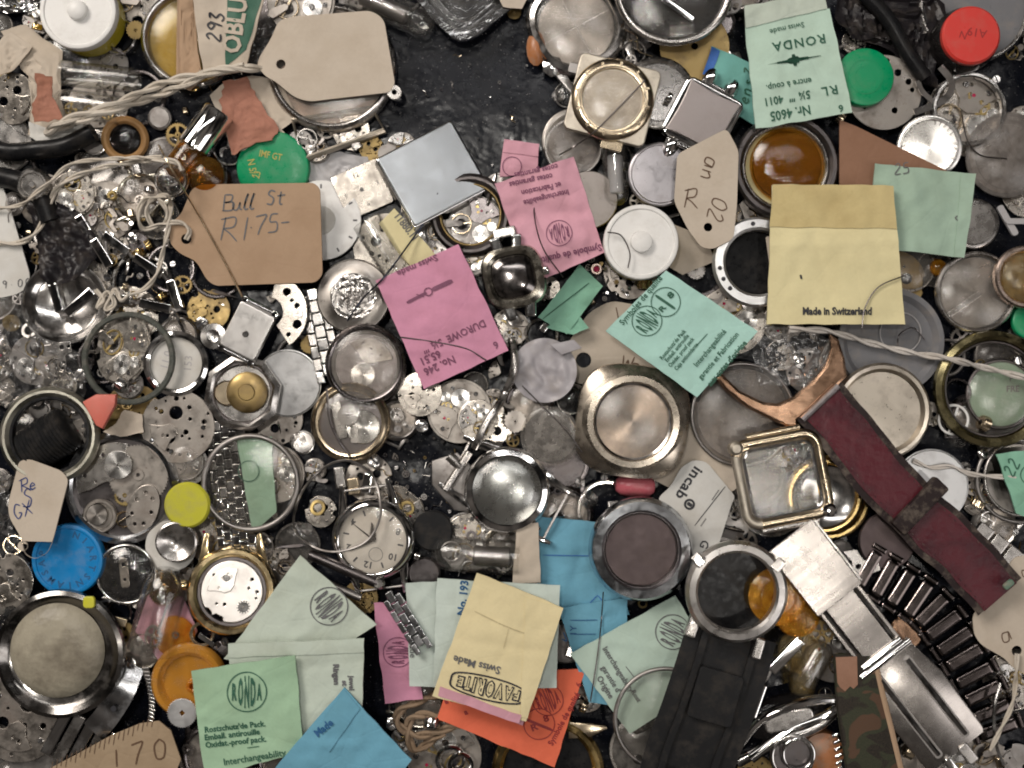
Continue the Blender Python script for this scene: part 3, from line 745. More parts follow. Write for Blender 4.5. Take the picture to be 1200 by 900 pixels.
def strand(kind, label, cat, pts, r, mat, strands=2, twist=.09, closed=False, lift_=1.0, group=None, smoothn=9, zs=None, fuzz=True, cs=6, spread=1.0):
    """string or wire draped over the pile along a pixel path"""
    def run():
        P = smooth_path([(x, y) for x, y, *_ in pts], smoothn, closed)
        Z = [hm_at(p.x, p.y) for p in P]
        for _ in range(10):
            Z = [max(z0, (Z[max(0, i-1)]+Z[i]+Z[min(len(Z)-1, i+1)])/3*.995) for i, z0 in enumerate(Z)] if _ < 5 else [(Z[max(0, i-1)]+Z[i]+Z[min(len(Z)-1, i+1)])/3 for i in range(len(Z))]
        cx = sum(p.x for p in P)/len(P); cy = sum(p.y for p in P)/len(P)
        base = min(Z); L = 0; W = []
        for p, z in zip(P, Z):
            zz = z+r*lift_; k = (D-zz)/D; W.append(Vector(((p.x-600)*k, -(p.y-450)*k, zz)))
        o0 = Vector(((cx-600)*(D-base)/D, -(cy-450)*(D-base)/D, base)); gs = []
        for s_ in range(strands):
            T = []; L = 0; ph = 2*pi*s_/strands
            for i, p in enumerate(W):
                d = (W[(i+1) % len(W)]-W[i-1]) if closed or 0 < i < len(W)-1 else (W[min(i+1, len(W)-1)]-W[max(0, i-1)])
                if i: L += (W[i]-W[i-1]).length
                sd = Vector((-d.y, d.x, 0)).normalized(); a = ph+L*twist
                off = 0 if strands == 1 else r*.62*spread
                T.append(p-o0+sd*off*cos(a)+Vector((0, 0, 1))*off*sin(a))
            gs.append(tube(T, r if strands == 1 else r*.62, cs, closed))
        if fuzz:
            rg = random.Random(len(P)); T = []
            for i in range(0, len(W)-1, 2):
                for _ in range(2):
                    p = W[i]-o0+Vector((rg.uniform(-1, 1), rg.uniform(-1, 1), rg.uniform(0, 1)))*r*.6; d = Vector((rg.uniform(-1, 1), rg.uniform(-1, 1), rg.uniform(0, .5)))*r*1.3
                    gs.append(tube([p, p+d*.6+Vector((0, 0, .3)), p+d], r*.06, 3))
        o = obj(kind, join(*gs), mat); o.location = o0*S; o['label'] = label; o['category'] = cat
        if group: o['group'] = group
        for p, z in zip(P, Z):
            i, j = int((p.y+110)/2), int((p.x+100)/2)
            if 0 <= i < 560 and 0 <= j < 700: HM[max(0, i-1):i+2, max(0, j-1):j+2] = np.maximum(HM[max(0, i-1):i+2, max(0, j-1):j+2], z+r*1.2)
        PLACED.append((kind, label, cx, cy))
    QUEUE.append((LAYER[0], run))
def lay(n): LAYER[0] = n
C = lambda r, ri=0: ('c', r, ri)
def rp_(w_, h_, rot=0): return ('p', rrect(w_, h_, 2, 0, 0, 2, rot))
def bent_strip(pts, w_, th=2.0, z=0):
    """a flat strip standing or curving along pts (x,y,z): cross-section w_ wide, th thick"""
    P = smooth_path(pts, 6); V, F = [], []
    for i, p in enumerate(P):
        d = (P[min(i+1, len(P)-1)]-P[max(0, i-1)]).normalized(); s_ = Vector((-d.y, d.x, 0)); s_ = s_.normalized() if s_.length > .01 else Vector((0, 1, 0)); u = d.cross(s_)*-1
        for a, b in ((-.5, 0), (-.46, th*.75), (-.25, th), (.25, th), (.46, th*.75), (.5, 0)): V.append(tuple(p+s_*a*w_-u*(-b)))
    for i in range(len(P)-1):
        for k in range(6): q = (k+1) % 6; F.append((6*i+k, 6*i+q, 6*i+6+q, 6*i+6+k))
    F += [(0, 1, 2, 3, 4, 5), tuple(range(len(V)-6, len(V)))[::-1]]
    return (V, F)
def crumple(outline, seed, amp=5, sc_=.045, n=34, thick=1.0, base=3):
    """a crumpled film or paper scrap over an outline (local px)"""
    xs = [p[0] for p in outline]; ys = [p[1] for p in outline]; x0, x1, y0, y1 = min(xs), max(xs), min(ys), max(ys)
    cx, cy = sum(xs)/len(xs), sum(ys)/len(ys); N = len(outline); rings = 22; V = [(cx, cy, 0)]; F = []
    for k in range(1, rings+1):
        for p in outline: V.append((cx+(p[0]-cx)*k/rings, cy+(p[1]-cy)*k/rings, 0))
    for i in range(N): F.append((0, 1+i, 1+(i+1) % N))
    for k in range(rings-1):
        for i in range(N): a = 1+k*N; j = (i+1) % N; F.append((a+i, a+N+i, a+N+j, a+j))
    def hh(x, y):
        v = Vector((x*sc_+seed*3, y*sc_, seed)); return base+amp*(1.4*abs(mnoise.noise(v))+.9*abs(mnoise.noise(v*2.3))+.4*mnoise.noise(v*5))
    top = [(x, y, hh(x, y)+thick) for x, y, z in V]; bot = [(x, y, z-thick) for x, y, z in top]; n0 = len(V)
    F2 = F+[tuple(n0+i for i in f)[::-1] for f in F]; a = 1+(rings-1)*N
    for i in range(N): j = (i+1) % N; F2.append((a+i, n0+a+i, n0+a+j, a+j))
    return (top+bot, F2)
def dense(P, k=3, jag=0, seed=0):
    rg = random.Random(seed); out = []
    for i, p in enumerate(P):
        q = P[(i+1) % len(P)]
        for t in range(k): out.append((p[0]+(q[0]-p[0])*t/k+rg.uniform(-jag, jag), p[1]+(q[1]-p[1])*t/k+rg.uniform(-jag, jag)))
    return out
def scrap(kind, label, cat, pts, mat, seed=1, amp=3, jag=.8, h=5, base=1, q=85, k=4, z=None, group=None, thick=1.0, opaque=True):
    cx = sum(p[0] for p in pts)/len(pts); cy = sum(p[1] for p in pts)/len(pts); loc = [(x-cx, cy-y) for x, y in pts]
    put(kind, label, cat, lambda: [('sheet', crumple(dense(loc, k*3, jag*.4, seed), seed, amp*1.3, .024, base=base, thick=thick) if 'film' in kind or mat == 'bag' else crumple(dense(loc, k, jag, seed), seed, amp, base=base, thick=thick), mat)], cx, cy, ('p', loc), h=h, q=q, z=z, group=group, opaque=opaque)

def prism_frame(P, r=4):
    return tube([(a, b, 8) for a, b in P], r, 8, closed=True, flat=1.6)
M['brownst'] = metal('brown_tinted_steel', (.36, .28, .23), .4, .3)
# ================================================================ top left
lay(2)
put('plastic_jar', 'yellow plastic jar with a white knobbed lid, top left of the pile', 'jar', cap(45, 13, 'whitep', under=(43, 36, 'yellowp'), inner=lambda: [('knob', lathe([(0, 9), (8, 8.5), (11, 6), (12, 0)], 32), 'whitep')]), 93, 14, C(46), h=48, z=6)
lay(1)
scrap('foil_scrap', 'crumpled silver foil scrap at the top left corner', 'foil', [(-10, -10), (48, -12), (62, 4), (30, 14), (8, 16), (-12, 8)], 'foil', 3, 7)
put('round_plate', 'beige round movement plate with drilled holes at the left edge, under torn paper', 'watch part', plate(30, 5, 'nickel', 14), 14, 115, C(29), tilt=(4, -5))
scrap('torn_paper', 'torn brown and white paper scrap below the yellow jar', 'paper', [(2, 36), (30, 28), (72, 60), (70, 112), (80, 142), (50, 165), (34, 158), (36, 112), (32, 88), (8, 60)], 'tag', 4, 4, 1.2)
lay(2)
scrap('torn_paper', 'brown rubbed paper patch lying on the torn label left of the glass vial', 'paper', [(40, 86), (60, 90), (62, 112), (74, 140), (40, 144), (36, 122), (44, 112)], 'torn', 5, 3, 1.5)
scrap('paper_scrap', 'white folded paper triangle at the left edge, top', 'paper', [(-6, 52), (12, 36), (38, 54), (16, 82), (-2, 88)], 'tag', 6, 3, .5)
scrap('paper_scrap', 'white paper strip under the long cotton string on the left', 'paper', [(34, 142), (60, 152), (96, 146), (98, 152), (60, 170), (48, 168), (34, 160)], 'tagw', 7, 2, .6)
put('glass_vial', 'empty glass vial lying flat just below the yellow jar', 'vial', vial(92, 15, 'glass', neck=True, bulb=False), 114, 88, rp_(92, 30), rot=-6, h=30, q=70, opaque=False)
lay(1)
put('glass_vial', 'glass vial filled with small gears below the empty vial, top left', 'vial', vial(80, 17, 'glass', contents=lambda: [('gear', tr(gear_g(8, 18, 1.2), -22+i*11, (i % 2)*8-4, 6+3*(i % 2), 30*i, 20*(i % 3)), m) for i, m in enumerate(['brass', 'satin', 'brass', 'nickel', 'gold'])]), 98, 122, rp_(80, 34), rot=-8, h=34, q=40)
strand('cable', 'glossy black plastic tube at the left edge under the string', 'tube', [(-15, 170), (10, 178), (40, 176), (75, 172), (110, 155)], 11, 'black', 1, fuzz=False, cs=12)
strand('cable', 'second glossy black tube behind the white paper strip', 'tube', [(-15, 205), (20, 212), (45, 225), (60, 260)], 12, 'black', 1, fuzz=False, cs=12)
put('ring', 'tan horn ring with a dark lens inside, between the two strings', 'ring', lambda: [('ring', ring(27, 18, 10, 3), 'wood'), ('dark_lens', dome(19, 4), 'smoke')], 145, 162, C(27), tilt=(8, 10), h=10)
put('barrel_part', 'round steel barrel with a notched rim above the left end of the lower string', 'watch part', lambda: [('barrel', join(disc(19, 14, 2), ring(17, 13, 17, 1)), 'satin'), ('arbor', disc(4, 20, 1), 'steel')], 38, 214, C(19), tilt=(10, 5), h=15)
put('movement', 'small round movement with drill holes under the lower string, left', 'movement', movement(26, 8, 'nickel'), 85, 226, C(26), tilt=(4, 4), h=10)
put('brass_nut', 'tiny brass round nut beside the small movement at left', 'nut', lambda: [('nut', join(ring(6, 2, 6, 1.5)), 'brass')], 131, 229, C(6), h=6)
put('pocket_watch_case', 'large pocket watch crystal in a steel rim with yellowed paper behind it', 'watch case', lambda: [('rim', ring(58, 50, 16, 3), 'steel'), ('backing_paper', disc(50, 2), 'cream'), ('crystal', tr(dome(51, 10), z=8), 'yclear'), ('hinge', tr(ring(8, 3, 6, 1), 2, -54, 8), 'gold')], 222, 44, C(58), h=20, tilt=(0, 6))
lay(2)
scrap('kraft_strip', 'kraft paper strip standing beside the pocket watch crystal', 'paper', [(208, -10), (226, -12), (232, 60), (238, 92), (222, 106), (206, 98)], 'kraft', 8, 3, .3)
packet('paper_packet', 'folded cream packet with pen numbers and a green printed band', 'paper packet', [(226, -14), (314, -14), (288, 84), (240, 92)], 'tag',
       lambda s: [('green_band', s.grid([s.px(268, -14), s.px(312, -14), s.px(290, 60), s.px(266, 80)], dz=3.1, thick=.5), 'inkg'),
                  ('lettering', s.txt('OBLU', 278, 32, 30, 82, .85, .9, dz=1.2), 'tag'), ('handwriting', pen(s, '293', 252, 52, 17, 84, 2.4), 'inkk')], seed=4, amp=4, h=8)
lay(1)
scrap('plastic_wrap', 'clear crinkled plastic wrap beside the green printed packet', 'wrap', [(300, -12), (345, -12), (330, 20), (318, 60), (296, 90), (286, 70), (298, 30)], 'bag', 9, 8, h=8, opaque=False)
put('watch_movement', 'dark vintage movement under the top edge right of the green band', 'movement', movement(40, 21, 'nickeld'), 352, 0, C(38), h=10)
put('watch_case', 'large old steel watch case with wire lugs, under the blank cream tag', 'watch case', case(76, .88, 17, 'satin', None, crown=False, glass='clear2', inside=lambda: [('back_plate', disc(67, 4), 'brownst'), ('outer_frame', prism_frame([(-46, -62), (48, -48), (62, -74), (-34, -108)]), 'ivorym')]), 388, 78, C(74), h=18, rot=0)
put('washer', 'small pierced steel tab beside the blank tag corner', 'washer', lambda: [('washer', ring(9, 2.5, 3, .8), 'satin')], 462, 108, C(9), h=3, z=24)
put('glass_vial', 'rounded glass vial end at the top edge beside the foil tray', 'vial', vial(110, 17, 'glass', contents=lambda: [('paper_roll', tr(disc(10, 60, 2), -20, 0, 16, ry=90), 'dull')]), 458, 8, rp_(110, 34, -20), rot=156, h=34, z=2, opaque=False)
put('foil_tray', 'shiny silver foil tray corner at the top edge', 'tray', lambda: [('tray', lathe([(0, 4), (44, 4), (52, 14), (60, 14), (61, 11), (53, 10), (46, 1), (0, 1)], 64, n=5), 'foil'), ('inner_rim', ring(40, 36, 8, 1, n=5), 'foil')], 545, -22, C(55), rot=40, h=14, tilt=(-6, 4))
scrap('card_scrap', 'beige card edge peeking in at the top, right of the foil tray', 'card', [(578, -14), (624, -14), (612, 10), (590, 8)], 'tag', 12, 1, .4)
lay(4)
strand('cotton_string', 'long double cotton string tied to the blank cream tag', 'string', [(322, 76), (302, 80), (270, 80), (240, 88), (205, 104), (160, 120), (110, 136), (75, 148), (54, 156), (80, 140), (130, 124), (190, 98), (240, 86), (286, 78)], 4.4, 'rope', 2)
card('price_tag', 'blank cream price tag with a punched hole, top left', 'tag', [(318, 44), (326, 24), (342, 19), (435, 12), (450, 22), (463, 98), (457, 108), (362, 119), (345, 114), (322, 95), (312, 90), (301, 78), (303, 68)], 'tag', [(329, 75, 5.5)], rnd=9, thick=2.6, h=4)
lay(3)
scrap('torn_paper', 'torn white label with a rubbed pink brown face above the green cap', 'paper', [(246, 112), (262, 96), (296, 88), (330, 96), (348, 138), (330, 152), (340, 160), (300, 172), (272, 180), (262, 148)], 'tag', 13, 3, 1, h=6, base=2)
scrap('paper_patch', 'rubbed pink brown paper face lying on the torn white label', 'paper', [(262, 96), (290, 90), (300, 112), (312, 128), (326, 152), (318, 164), (284, 172), (272, 182), (264, 150), (258, 118)], 'torn', 14, 3, 2, h=5, base=1)
lay(2)
put('vial', 'silver capped vial lying diagonally left of the torn white label', 'vial', lambda: [('metal_cap', tr(lathe([(0, 0), (18, 0), (20, 3), (20, 52), (18, 54), (0, 54)], 32), -46, 0, 20, ry=90), 'chrome')]+[('tube', tr(lathe([(0, 0), (17, 0), (18, 4), (19, 30), (16, 42), (0, 46)], 32), 8, 0, 20, ry=90), 'amberd')], 228, 165, rp_(92, 38, 55), rot=235, h=40, q=30)
put('glass_bulb', 'round clear glass bulb with a steel collar at the end of the string', 'bulb', lambda: [('bulb', lathe([(0, 0), (12, 2), (19, 12), (17, 24), (9, 31), (0, 33)], 32), 'glass'), ('collar', ring(20, 15, 6, 2), 'chrome')], 196, 208, C(20), tilt=(12, 14), h=22)
put('amber_vial', 'amber glass bulb below the silver capped vial', 'vial', lambda: [('bulb', lathe([(0, 0), (16, 1), (23, 12), (22, 26), (12, 36), (0, 38)], 32), 'amberd')], 240, 205, C(23), h=34, z=8)
lay(3)
put('bottle_stopper', 'green plastic cap with gold lettering above the kraft tag', 'cap', cap(43, 12, 'green', rim=False, label=lambda: join(text('IMF GT', 11, -2, 14, -12, .8, .2), text('N 5/-', 12, -24, 0, -80, .8, .2), text('23', 11, -18, -8, 75, .8, .2))), 320, 196, C(43), h=14, tilt=(3, -3), q=60)
scrap('plastic_bag', 'small grey plastic bag with white print right of the green cap', 'bag', [(350, 184), (398, 178), (430, 184), (440, 214), (410, 226), (364, 216)], 'greyp', 15, 3, h=5)
put('square_dial', 'square silver dial with drilled feet between the green cap and the steel box', 'dial', lambda: [('dial', prism(rrect(58, 54, 3), 2, .5), 'nickel'), ('dial_marks', join(*[tr(text(c, 8), a, b, 2.1) for c, a, b in (('3', 20, 0), ('6', 0, -18), ('9', -20, 0), ('12', 0, 18))], disc(3, 2.2)), 'inkd')], 424, 222, rp_(56, 52, 24), rot=24, h=3, tilt=(5, 5))
put('round_dial', 'round white dial half hidden under the right edge of the kraft tag', 'dial', lambda: [('dial', disc(47, 2, .5), 'whitep'), ('centre_disc', disc(17, 3.4, .5), 'white'), ('hour_markers', join(*[tr(box(2, 5, .4, .4, .1), 40*cos(k*pi/6), 40*sin(k*pi/6), 2, 30*k-90) for k in range(12)]), 'inkd')], 376, 258, C(46), h=4)
lay(3)
put('steel_box', 'flat square box of bluish grey steel on the bare black sheet', 'box', lambda: [('lid', prism(rrect(99, 89, 3), 25, 1.5), 'boxsteel'), ('base', prism(rrect(103, 93, 3), 22, 2), 'chrome'), ('stamp', tr(text('CRE', 9, sx=.9), 30, -20, 24.1, -60), 'dull')], 504, 206, rp_(104, 88, 28), rot=29, h=24, z=10, tilt=(-6, 9))
M['boxsteel'] = metal('matt_bluish_steel', (.50, .525, .55), .34, .08, .15)
lay(1)
put('glass_vial', 'clear glass vial behind the square steel box, beside a cream label roll', 'vial', vial(90, 18, 'glass'), 452, 296, rp_(90, 36, -55), rot=122, h=36, z=4, opaque=False)
card('stamped_card', 'cream card strip stamped with numbers under the steel box', 'card', [(444, 262), (462, 244), (502, 288), (516, 306), (486, 318), (466, 296)], 'cream', prints=lambda s: [('stamped_number', s.txt('11880.11', 476, 266, 13, -52, .8, .3), 'inkd')], thick=4, h=5, z=26)
lay(2)
put('leather_ring', 'dark brown hollow band ring behind the pink packet', 'ring', lambda: [('ring', ring(48, 37, 16, 4), 'gun'), ('liner', ring(37, 34, 12, 1), 'brassd')], 552, 250, C(48, 34), h=16, tilt=(6, -4), opaque=False)
lay(3)
lay(1)
put('movement', 'grey movement lying inside the dark hollow band ring', 'movement', movement(34, 31, 'dull', col2='gunb'), 556, 262, C(32), h=10)
# ================================================================ top middle
lay(2)
put('watch_case', 'cushion steel watch case with a modelled cross reflection under its crystal, top edge', 'watch case',
    case(56, .82, 16, 'satin', (-1,), 74, 20, False, 'clear2', 6, inside=lambda: [('dial', disc(45, 3), 'sund'), ('cross_glint', tr(join(box(86, 1, .4, .2, .1), box(1, 86, .4, .2, .1)), z=3.2), 'satin')], bez='steel', n=2.6), 676, 28, C(56), h=20, rot=28)  # crossed bars under the crystal stand in for a reflection on it
put('orange_stone', 'small rough orange shell piece left of the cushion watch case', 'shell', lambda: [('shell', lathe([(0, 0), (10, 1), (14, 8), (8, 14), (0, 16)], 14, sx=.8, sy=1.5), 'ambershell')], 628, 56, C(12), h=12, z=2)
M['ambershell'] = plastic('orange_shell', (.42, .17, .07), .3, .5)
put('crystal_chip', 'clear rock like glass chip below the orange shell', 'glass chip', lambda: [('chip', lathe([(0, 0), (12, 2), (13, 8), (5, 12), (0, 12)], 7), 'foil')], 648, 78, C(12), h=8, z=2)
put('watch_ring', 'big chromed ring with a glass and loose hands inside, top edge', 'ring', lambda: [('ring', torus(66, 5), 'satin'), ('glass', dome(64, 8), 'clear'), ('dark_disc', disc(62, 2), 'black'), ('hand', tr(box(44, 7, 2, 2), 4, -30, 12, -35), 'chrome'), ('hand', tr(box(36, 6, 2, 2), 18, -6, 13, 25), 'chrome'), ('band', tr(torus(30, 3.5), 0, 18, 10), 'steel')], 790, -18, C(66, 56), h=12, z=40, opaque=False)
lay(1)
put('brass_dial', 'round brass dial blank with a centre hole under the big chromed ring', 'dial', lambda: [('dial', curve_mesh([circ(41, n=56), circ(4), circ(1.8, -30, 14), circ(1.8, 30, -8)], 2.5, .4), 'brassd')], 814, 54, C(41), h=3, z=16)
put('round_cover', 'scratched grey disc below the gold bezel watch case, left', 'case back', back(38, 'sund'), 672, 165, C(38), h=5, tilt=(6, 8), z=12)
put('watch_glass', 'blueish thin watch glass at the left of the gold bezel case', 'watch glass', crystal(34, 4, 'haze', tension='satin'), 672, 172, C(34), h=6, z=20, opaque=False)
put('caseback', 'grey steel case back behind the square watch, top middle', 'case back', back(44, 'satin', .8), 772, 108, C(44), h=6, tilt=(-6, 4), z=24)
lay(2)
put('watch_case', 'gold bezel watch case on a square beige steel body with a hair across it', 'watch case',
    lambda: [('case_body', prism(rrect(98, 92, 8), 12, 2), 'ivorym'), ('bezel', lathe([(35, 11), (36, 16), (41, 17), (47, 14), (49, 11)], 64, close=True), 'goldp'), ('hour_markers', join(*[tr(box(5, 3, .8, .5, .2), 42*cos(k*pi/6), 42*sin(k*pi/6), 16.3, 30*k) for k in range(12)]), 'goldp'),
             ('dial', disc(36, 12.5), 'ivorym'), ('crystal', tr(dome(37, 5), z=11), 'clear2'), ('lug', tr(box(18, 12, 8, 2), -50, 26), 'dull'), ('lug', tr(box(26, 14, 8, 2), 12, -50, 0), 'goldp')], 718, 116, rp_(100, 94, -22), rot=-14, h=17, z=38)
M['ivorym'] = metal('beige_metal', (.60, .545, .46), .42, .4)
M['tealp'] = paper('teal_paper', (.17, .42, .38), .25, fold=.5)
packet('teal_packet', 'small teal packet with a blue edge stripe behind the square watch', 'paper packet', [(834, 54), (878, 74), (888, 150), (826, 112)], 'tealp',
       lambda s: [('blue_stripe', s.grid([s.px(834, 55), s.px(843, 60), s.px(833, 90), s.px(823, 88)], dz=3.2, thick=.5), 'inkbl'), ('handwriting', pen(s, 'ens3', 868, 122, 15, 75, 1.8), 'inkg')], seed=5, h=8)
lay(3)
def square_watch():
    P = [('case_body', prism(rrect(76, 76, 9), 16, 4), 'chrome'), ('crystal_face', prism([(33*a*(1-.07*(1-b*b)), 33*b*(1-.07*(1-a*a))) for a, b in [(-1+.25*k, -1) for k in range(8)]+[(1, -1+.25*k) for k in range(8)]+[(1-.25*k, 1) for k in range(8)]+[(-1, 1-.25*k) for k in range(8)]], 6, 1.5, 14), 'darkdial')]
    for sx in (-1, 1): P.append(('lug', tr(lathe([(0, 0), (7, 2), (9, 9), (6, 15), (0, 17)], 20, sx=1, sy=1.6), sx*17, -47, 0), 'chrome')); P.append(('lug', tr(lathe([(0, 0), (6, 2), (8, 9), (5, 14), (0, 15)], 20, sy=1.6), sx*14, 46, 0), 'chrome'))
    P.append(('cross_bar', tube([(-26, -40, 9), (26, -40, 9)], 3, 10), 'chrome')); P.append(('cross_bar', tube([(-20, 40, 9), (20, 40, 9)], 3, 10), 'chrome')); P.append(('crown', tr(crown_g(6, 7), -42, 3, 9, 180), 'chrome')); return P
M['darkdial'] = metal('smoky_mirror', (.34, .30, .29), .34, .15, .05)
put('square_watch', 'chrome square lady watch with dark face and double lugs, top middle', 'watch', square_watch, 824, 137, rp_(88, 108, -28), rot=-28, h=20, q=70)
RONDA_T = [(873, 32), (972, 9), (999, 132), (886, 151)]
def ronda_staff(s, x, y, L, rot, k=1.0):
    ca, sa = cos(rad(rot)), sin(rad(rot)); lx, ly = s.px(x, y)
    P = [(a, b_*.5) for a, b_ in [(-.5, .01), (-.28, .02), (-.26, .05), (-.1, .06), (-.08, .12), (-.04, .13), (-.03, .22), (.02, .22), (.03, .12), (.09, .10), (.12, .05), (.3, .03), (.34, .01), (.5, .0)]]
    Q = P+[(a, -b) for a, b in P[::-1]]; g = curve_mesh([[(lx+L*(ca*a-sa*b*k), ly+L*(sa*a+ca*b*k)) for a, b in Q]], .1); return s.on(([(a, b, 0) for a, b, c in g[0]], g[1]))
packet('mint_packet', 'pale mint packet printed with a balance staff drawing, upside down at top right', 'paper packet', RONDA_T, 'mint',
       lambda s: [('printing', join(s.txt('Swiss made', 922, 33, 9, 193, 1, .05), s.txt('RONDA', 936, 50, 15, 190, 1.05, .22, sp=1.2), ronda_staff(s, 930, 71, 64, 190),
                                    s.txt('encre à coup.', 924, 99, 10.5, 190, .95, .12), s.txt('RL', 972, 106, 15, 190, 1.1, .2, sp=1.2), s.txt('5¼ ‴  4011', 922, 115, 13, 190, .88, .25), s.txt('Nr. 4605', 926, 132, 15.5, 190, .85, .3), s.txt('6', 985, 127, 12, 190, 1, .2)), 'inkg')], seed=1, h=9, amp=1.4,
       flap=[([(872, 8), (962, -6), (968, 10), (873, 33)], 'mint2', .3)])
lay(2)
packet('sage_packet', 'sage green folded packet back at the top edge behind the mint packet', 'paper packet', [(872, 8), (964, -10), (972, 22), (874, 38)], 'mint2', lambda s: [('printing', s.txt('Interchangeable', 918, 8, 9, 190, 1, .1), 'inkd')], seed=2)
# ================================================================ top right
lay(1)
scrap('black_wrap', 'crumpled black plastic wrap at the top edge left of the red cap', 'wrap', [(984, -10), (1100, -12), (1108, 30), (1092, 66), (1098, 104), (1068, 92), (1040, 58), (1000, 46), (978, 20)], 'blackfilm', 71, 14, 2, h=14, base=6)
strand('cable', 'black glossy tube crossing the crumpled black wrap near the red cap', 'tube', [(1010, -10), (1040, 22), (1062, 60), (1084, 92)], 9, 'black', 1, fuzz=False, cs=12)
put('grey_cover', 'large grey plastic lid behind the red cap, top right corner', 'lid', lambda: [('lid', disc(62, 6, 2), 'smokelid'), ('rim', ring(65, 60, 12, 2), 'satin')], 1142, 8, C(64), h=12, z=8)
M['smokelid'] = plastic('cool_grey_plastic', (.16, .16, .17), .35, .2)
put('dial_blank', 'brownish round dial with blotches under the green round cap, top right', 'dial', lambda: [('dial', curve_mesh([circ(44, n=60)]+holes(44, 9, .3, .85, .05, .1, random.Random(3)), 3, .5), 'nickeld')], 1036, 108, C(43), h=4, z=20)
lay(2)
put('bottle_stopper', 'bright green domed plastic cap on the brown dial, top right', 'cap', cap(34, 13, 'green', rim=False, label=lambda: join(circle_line(20, .8), circle_line(12, .7)), lmat='green'), 1014, 90, C(34), h=15)
put('red_cap_bottle', 'clear glass bottle with a bright red lid near the top right corner', 'bottle', lambda: [('bottle', lathe([(0, 0), (34, 0), (38, 4), (38, 26), (33, 34), (26, 36)], 48), 'smoke'), ('lid', tr(disc(34, 12, 2.5), z=34), 'red'), ('moulded_lettering', tr(join(text('A19', 14, 6, 3, 170), text('N', 12, -10, 0, 160)), z=46.3), 'inkrd')], 1136, 43, C(37), h=46, z=12, tilt=(0, 0))
put('hook_clasp', 'bent steel hook clasp between the green cap and the red lid', 'clasp', lambda: [('hook', bent_strip([(-22, -22, 2), (0, -14, 3), (16, -4, 5), (20, 12, 8), (6, 30, 10)], 8, 3), 'chrome'), ('prong', bent_strip([(2, -12, 4), (-14, 2, 6), (-20, 14, 8)], 6, 3), 'chrome')], 1096, 108, C(22), h=12, z=24)
lay(1)
put('movement', 'round movement with dark screw recesses under the hook clasp', 'movement', movement(48, 41, 'nickel'), 1134, 134, C(47), h=12, z=8)
put('steel_ring', 'silver stepped ring round the movement beside the top right corner', 'ring', gasket(44, 38, 10, 'steel'), 1136, 128, C(44, 38), h=10, z=20, opaque=False)
lay(2)
put('engraved_caseback', 'bright silver case back with engraved lettering round its edge, top right', 'case back', back(38, 'sun', .85, 6, engrave=lambda: join(*[tr(text(c, 6.5, 0, 0), 29*sin(rad(a)), 29*cos(rad(a)), 0, -a) for c, a in zip('STAINLESS STEEL BACK', range(-110, 130, 12))])), 1090, 172, C(38), h=7, z=26, tilt=(10, -6))
put('watch_glass', 'big grey clear crystal at the right edge below the red lid', 'watch glass', crystal(50, 10, 'haze', tension='steel'), 1184, 180, C(48), h=12, z=20, tilt=(4, 0), opaque=False)
lay(1)
put('caseback', 'dull round steel back beneath the grey crystal at the right edge', 'case back', back(46, 'sund'), 1182, 184, C(45), h=5, z=10)
put('amber_lens_case', 'round steel case holding a dark amber lens, above the yellow packet', 'watch case', lambda: [('case_body', ring(62, 52, 18, 3), 'gun'), ('inner_ring', ring(52, 47, 12, 2), 'satin'), ('dial_paper', disc(50, 3), 'cream'), ('dark_disc', tr(disc(41, 2), 3, 2, 3.2), 'brassd'), ('lens', tr(lathe([(0, 12), (20, 11), (38, 7), (44, 2), (44, 0), (0, 0)], 48), 2, 2, 8), 'olivelens')], 922, 194, C(62), h=22, z=14)
lay(2)
card('brown_card', 'plain brown leather card corner between the amber lens and the silver case back', 'card', [(984, 140), (1004, 148), (1110, 200), (1104, 222), (984, 224)], 'brownl', thick=3, h=4, z=30)
M['brownl'] = paper('smooth_brown_leather', (.27, .145, .09), .2, .55, fold=.3)
lay(3)
packet('mint_packet', 'plain sage mint packet behind the yellow packet on the right', 'paper packet', [(1024, 192), (1143, 204), (1128, 302), (1020, 290)], 'green_p3', lambda s: [('handwriting', pen(s, '25', 1046, 199, 13, 5, 1.3), 'inkd'), ('handwriting', pen(s, 'Gm', 1124, 262, 12, 80, 1.4), 'inkd')], seed=7, amp=2.5, tilty=0, h=9, flap=[([(1126, 204), (1143, 204), (1130, 302), (1118, 301)], 'green_p3', .2)])
M['green_p3'] = paper('sage_mint_paper', (.37, .50, .40), .15, fold=.4)
lay(4)
packet('yellow_packet', 'large yellow packet with a darker gummed flap on the right', 'paper packet', [(905, 217), (1047, 217), (1061, 380), (899, 380)], 'cream',
       lambda s: [('printing', s.txt('Made in Switzerland', 981, 365, 12.2, 0, .82, .45), 'inkk'), ('ink_dot', s.line([(938, 322), (939, 327)], 2.4), 'inkk')], seed=9, amp=1.6, h=10,
       flap=[([(906, 216), (1047, 217), (1051, 268), (902, 266)], 'creamflap', .3)])
lay(2)
put('round_case', 'clear crystal with a steel rim and twisted reflections right of the yellow packet', 'watch glass', lambda: [('rim', ring(48, 43, 10, 2), 'satin'), ('crystal', tr(dome(46, 8), z=3), 'clear2'), ('back_disc', disc(42, 2), 'sund'), ('stem', tr(box(46, 7, 3, 2), -14, -14, 4, 35), 'satin')], 1146, 342, C(47), h=14, z=24)
put('gold_crystal', 'amber gold lens in a pale rim at the right edge', 'lens', lambda: [('rim', ring(37, 30, 12, 2), 'rose2'), ('lens', tr(dome(31, 8), z=3), 'yclear'), ('gold_disc', disc(31, 4), 'gold')], 1204, 324, C(36), h=16, z=36)
M['rose2'] = metal('pinkish_metal', (.74, .60, .52), .25, .2)
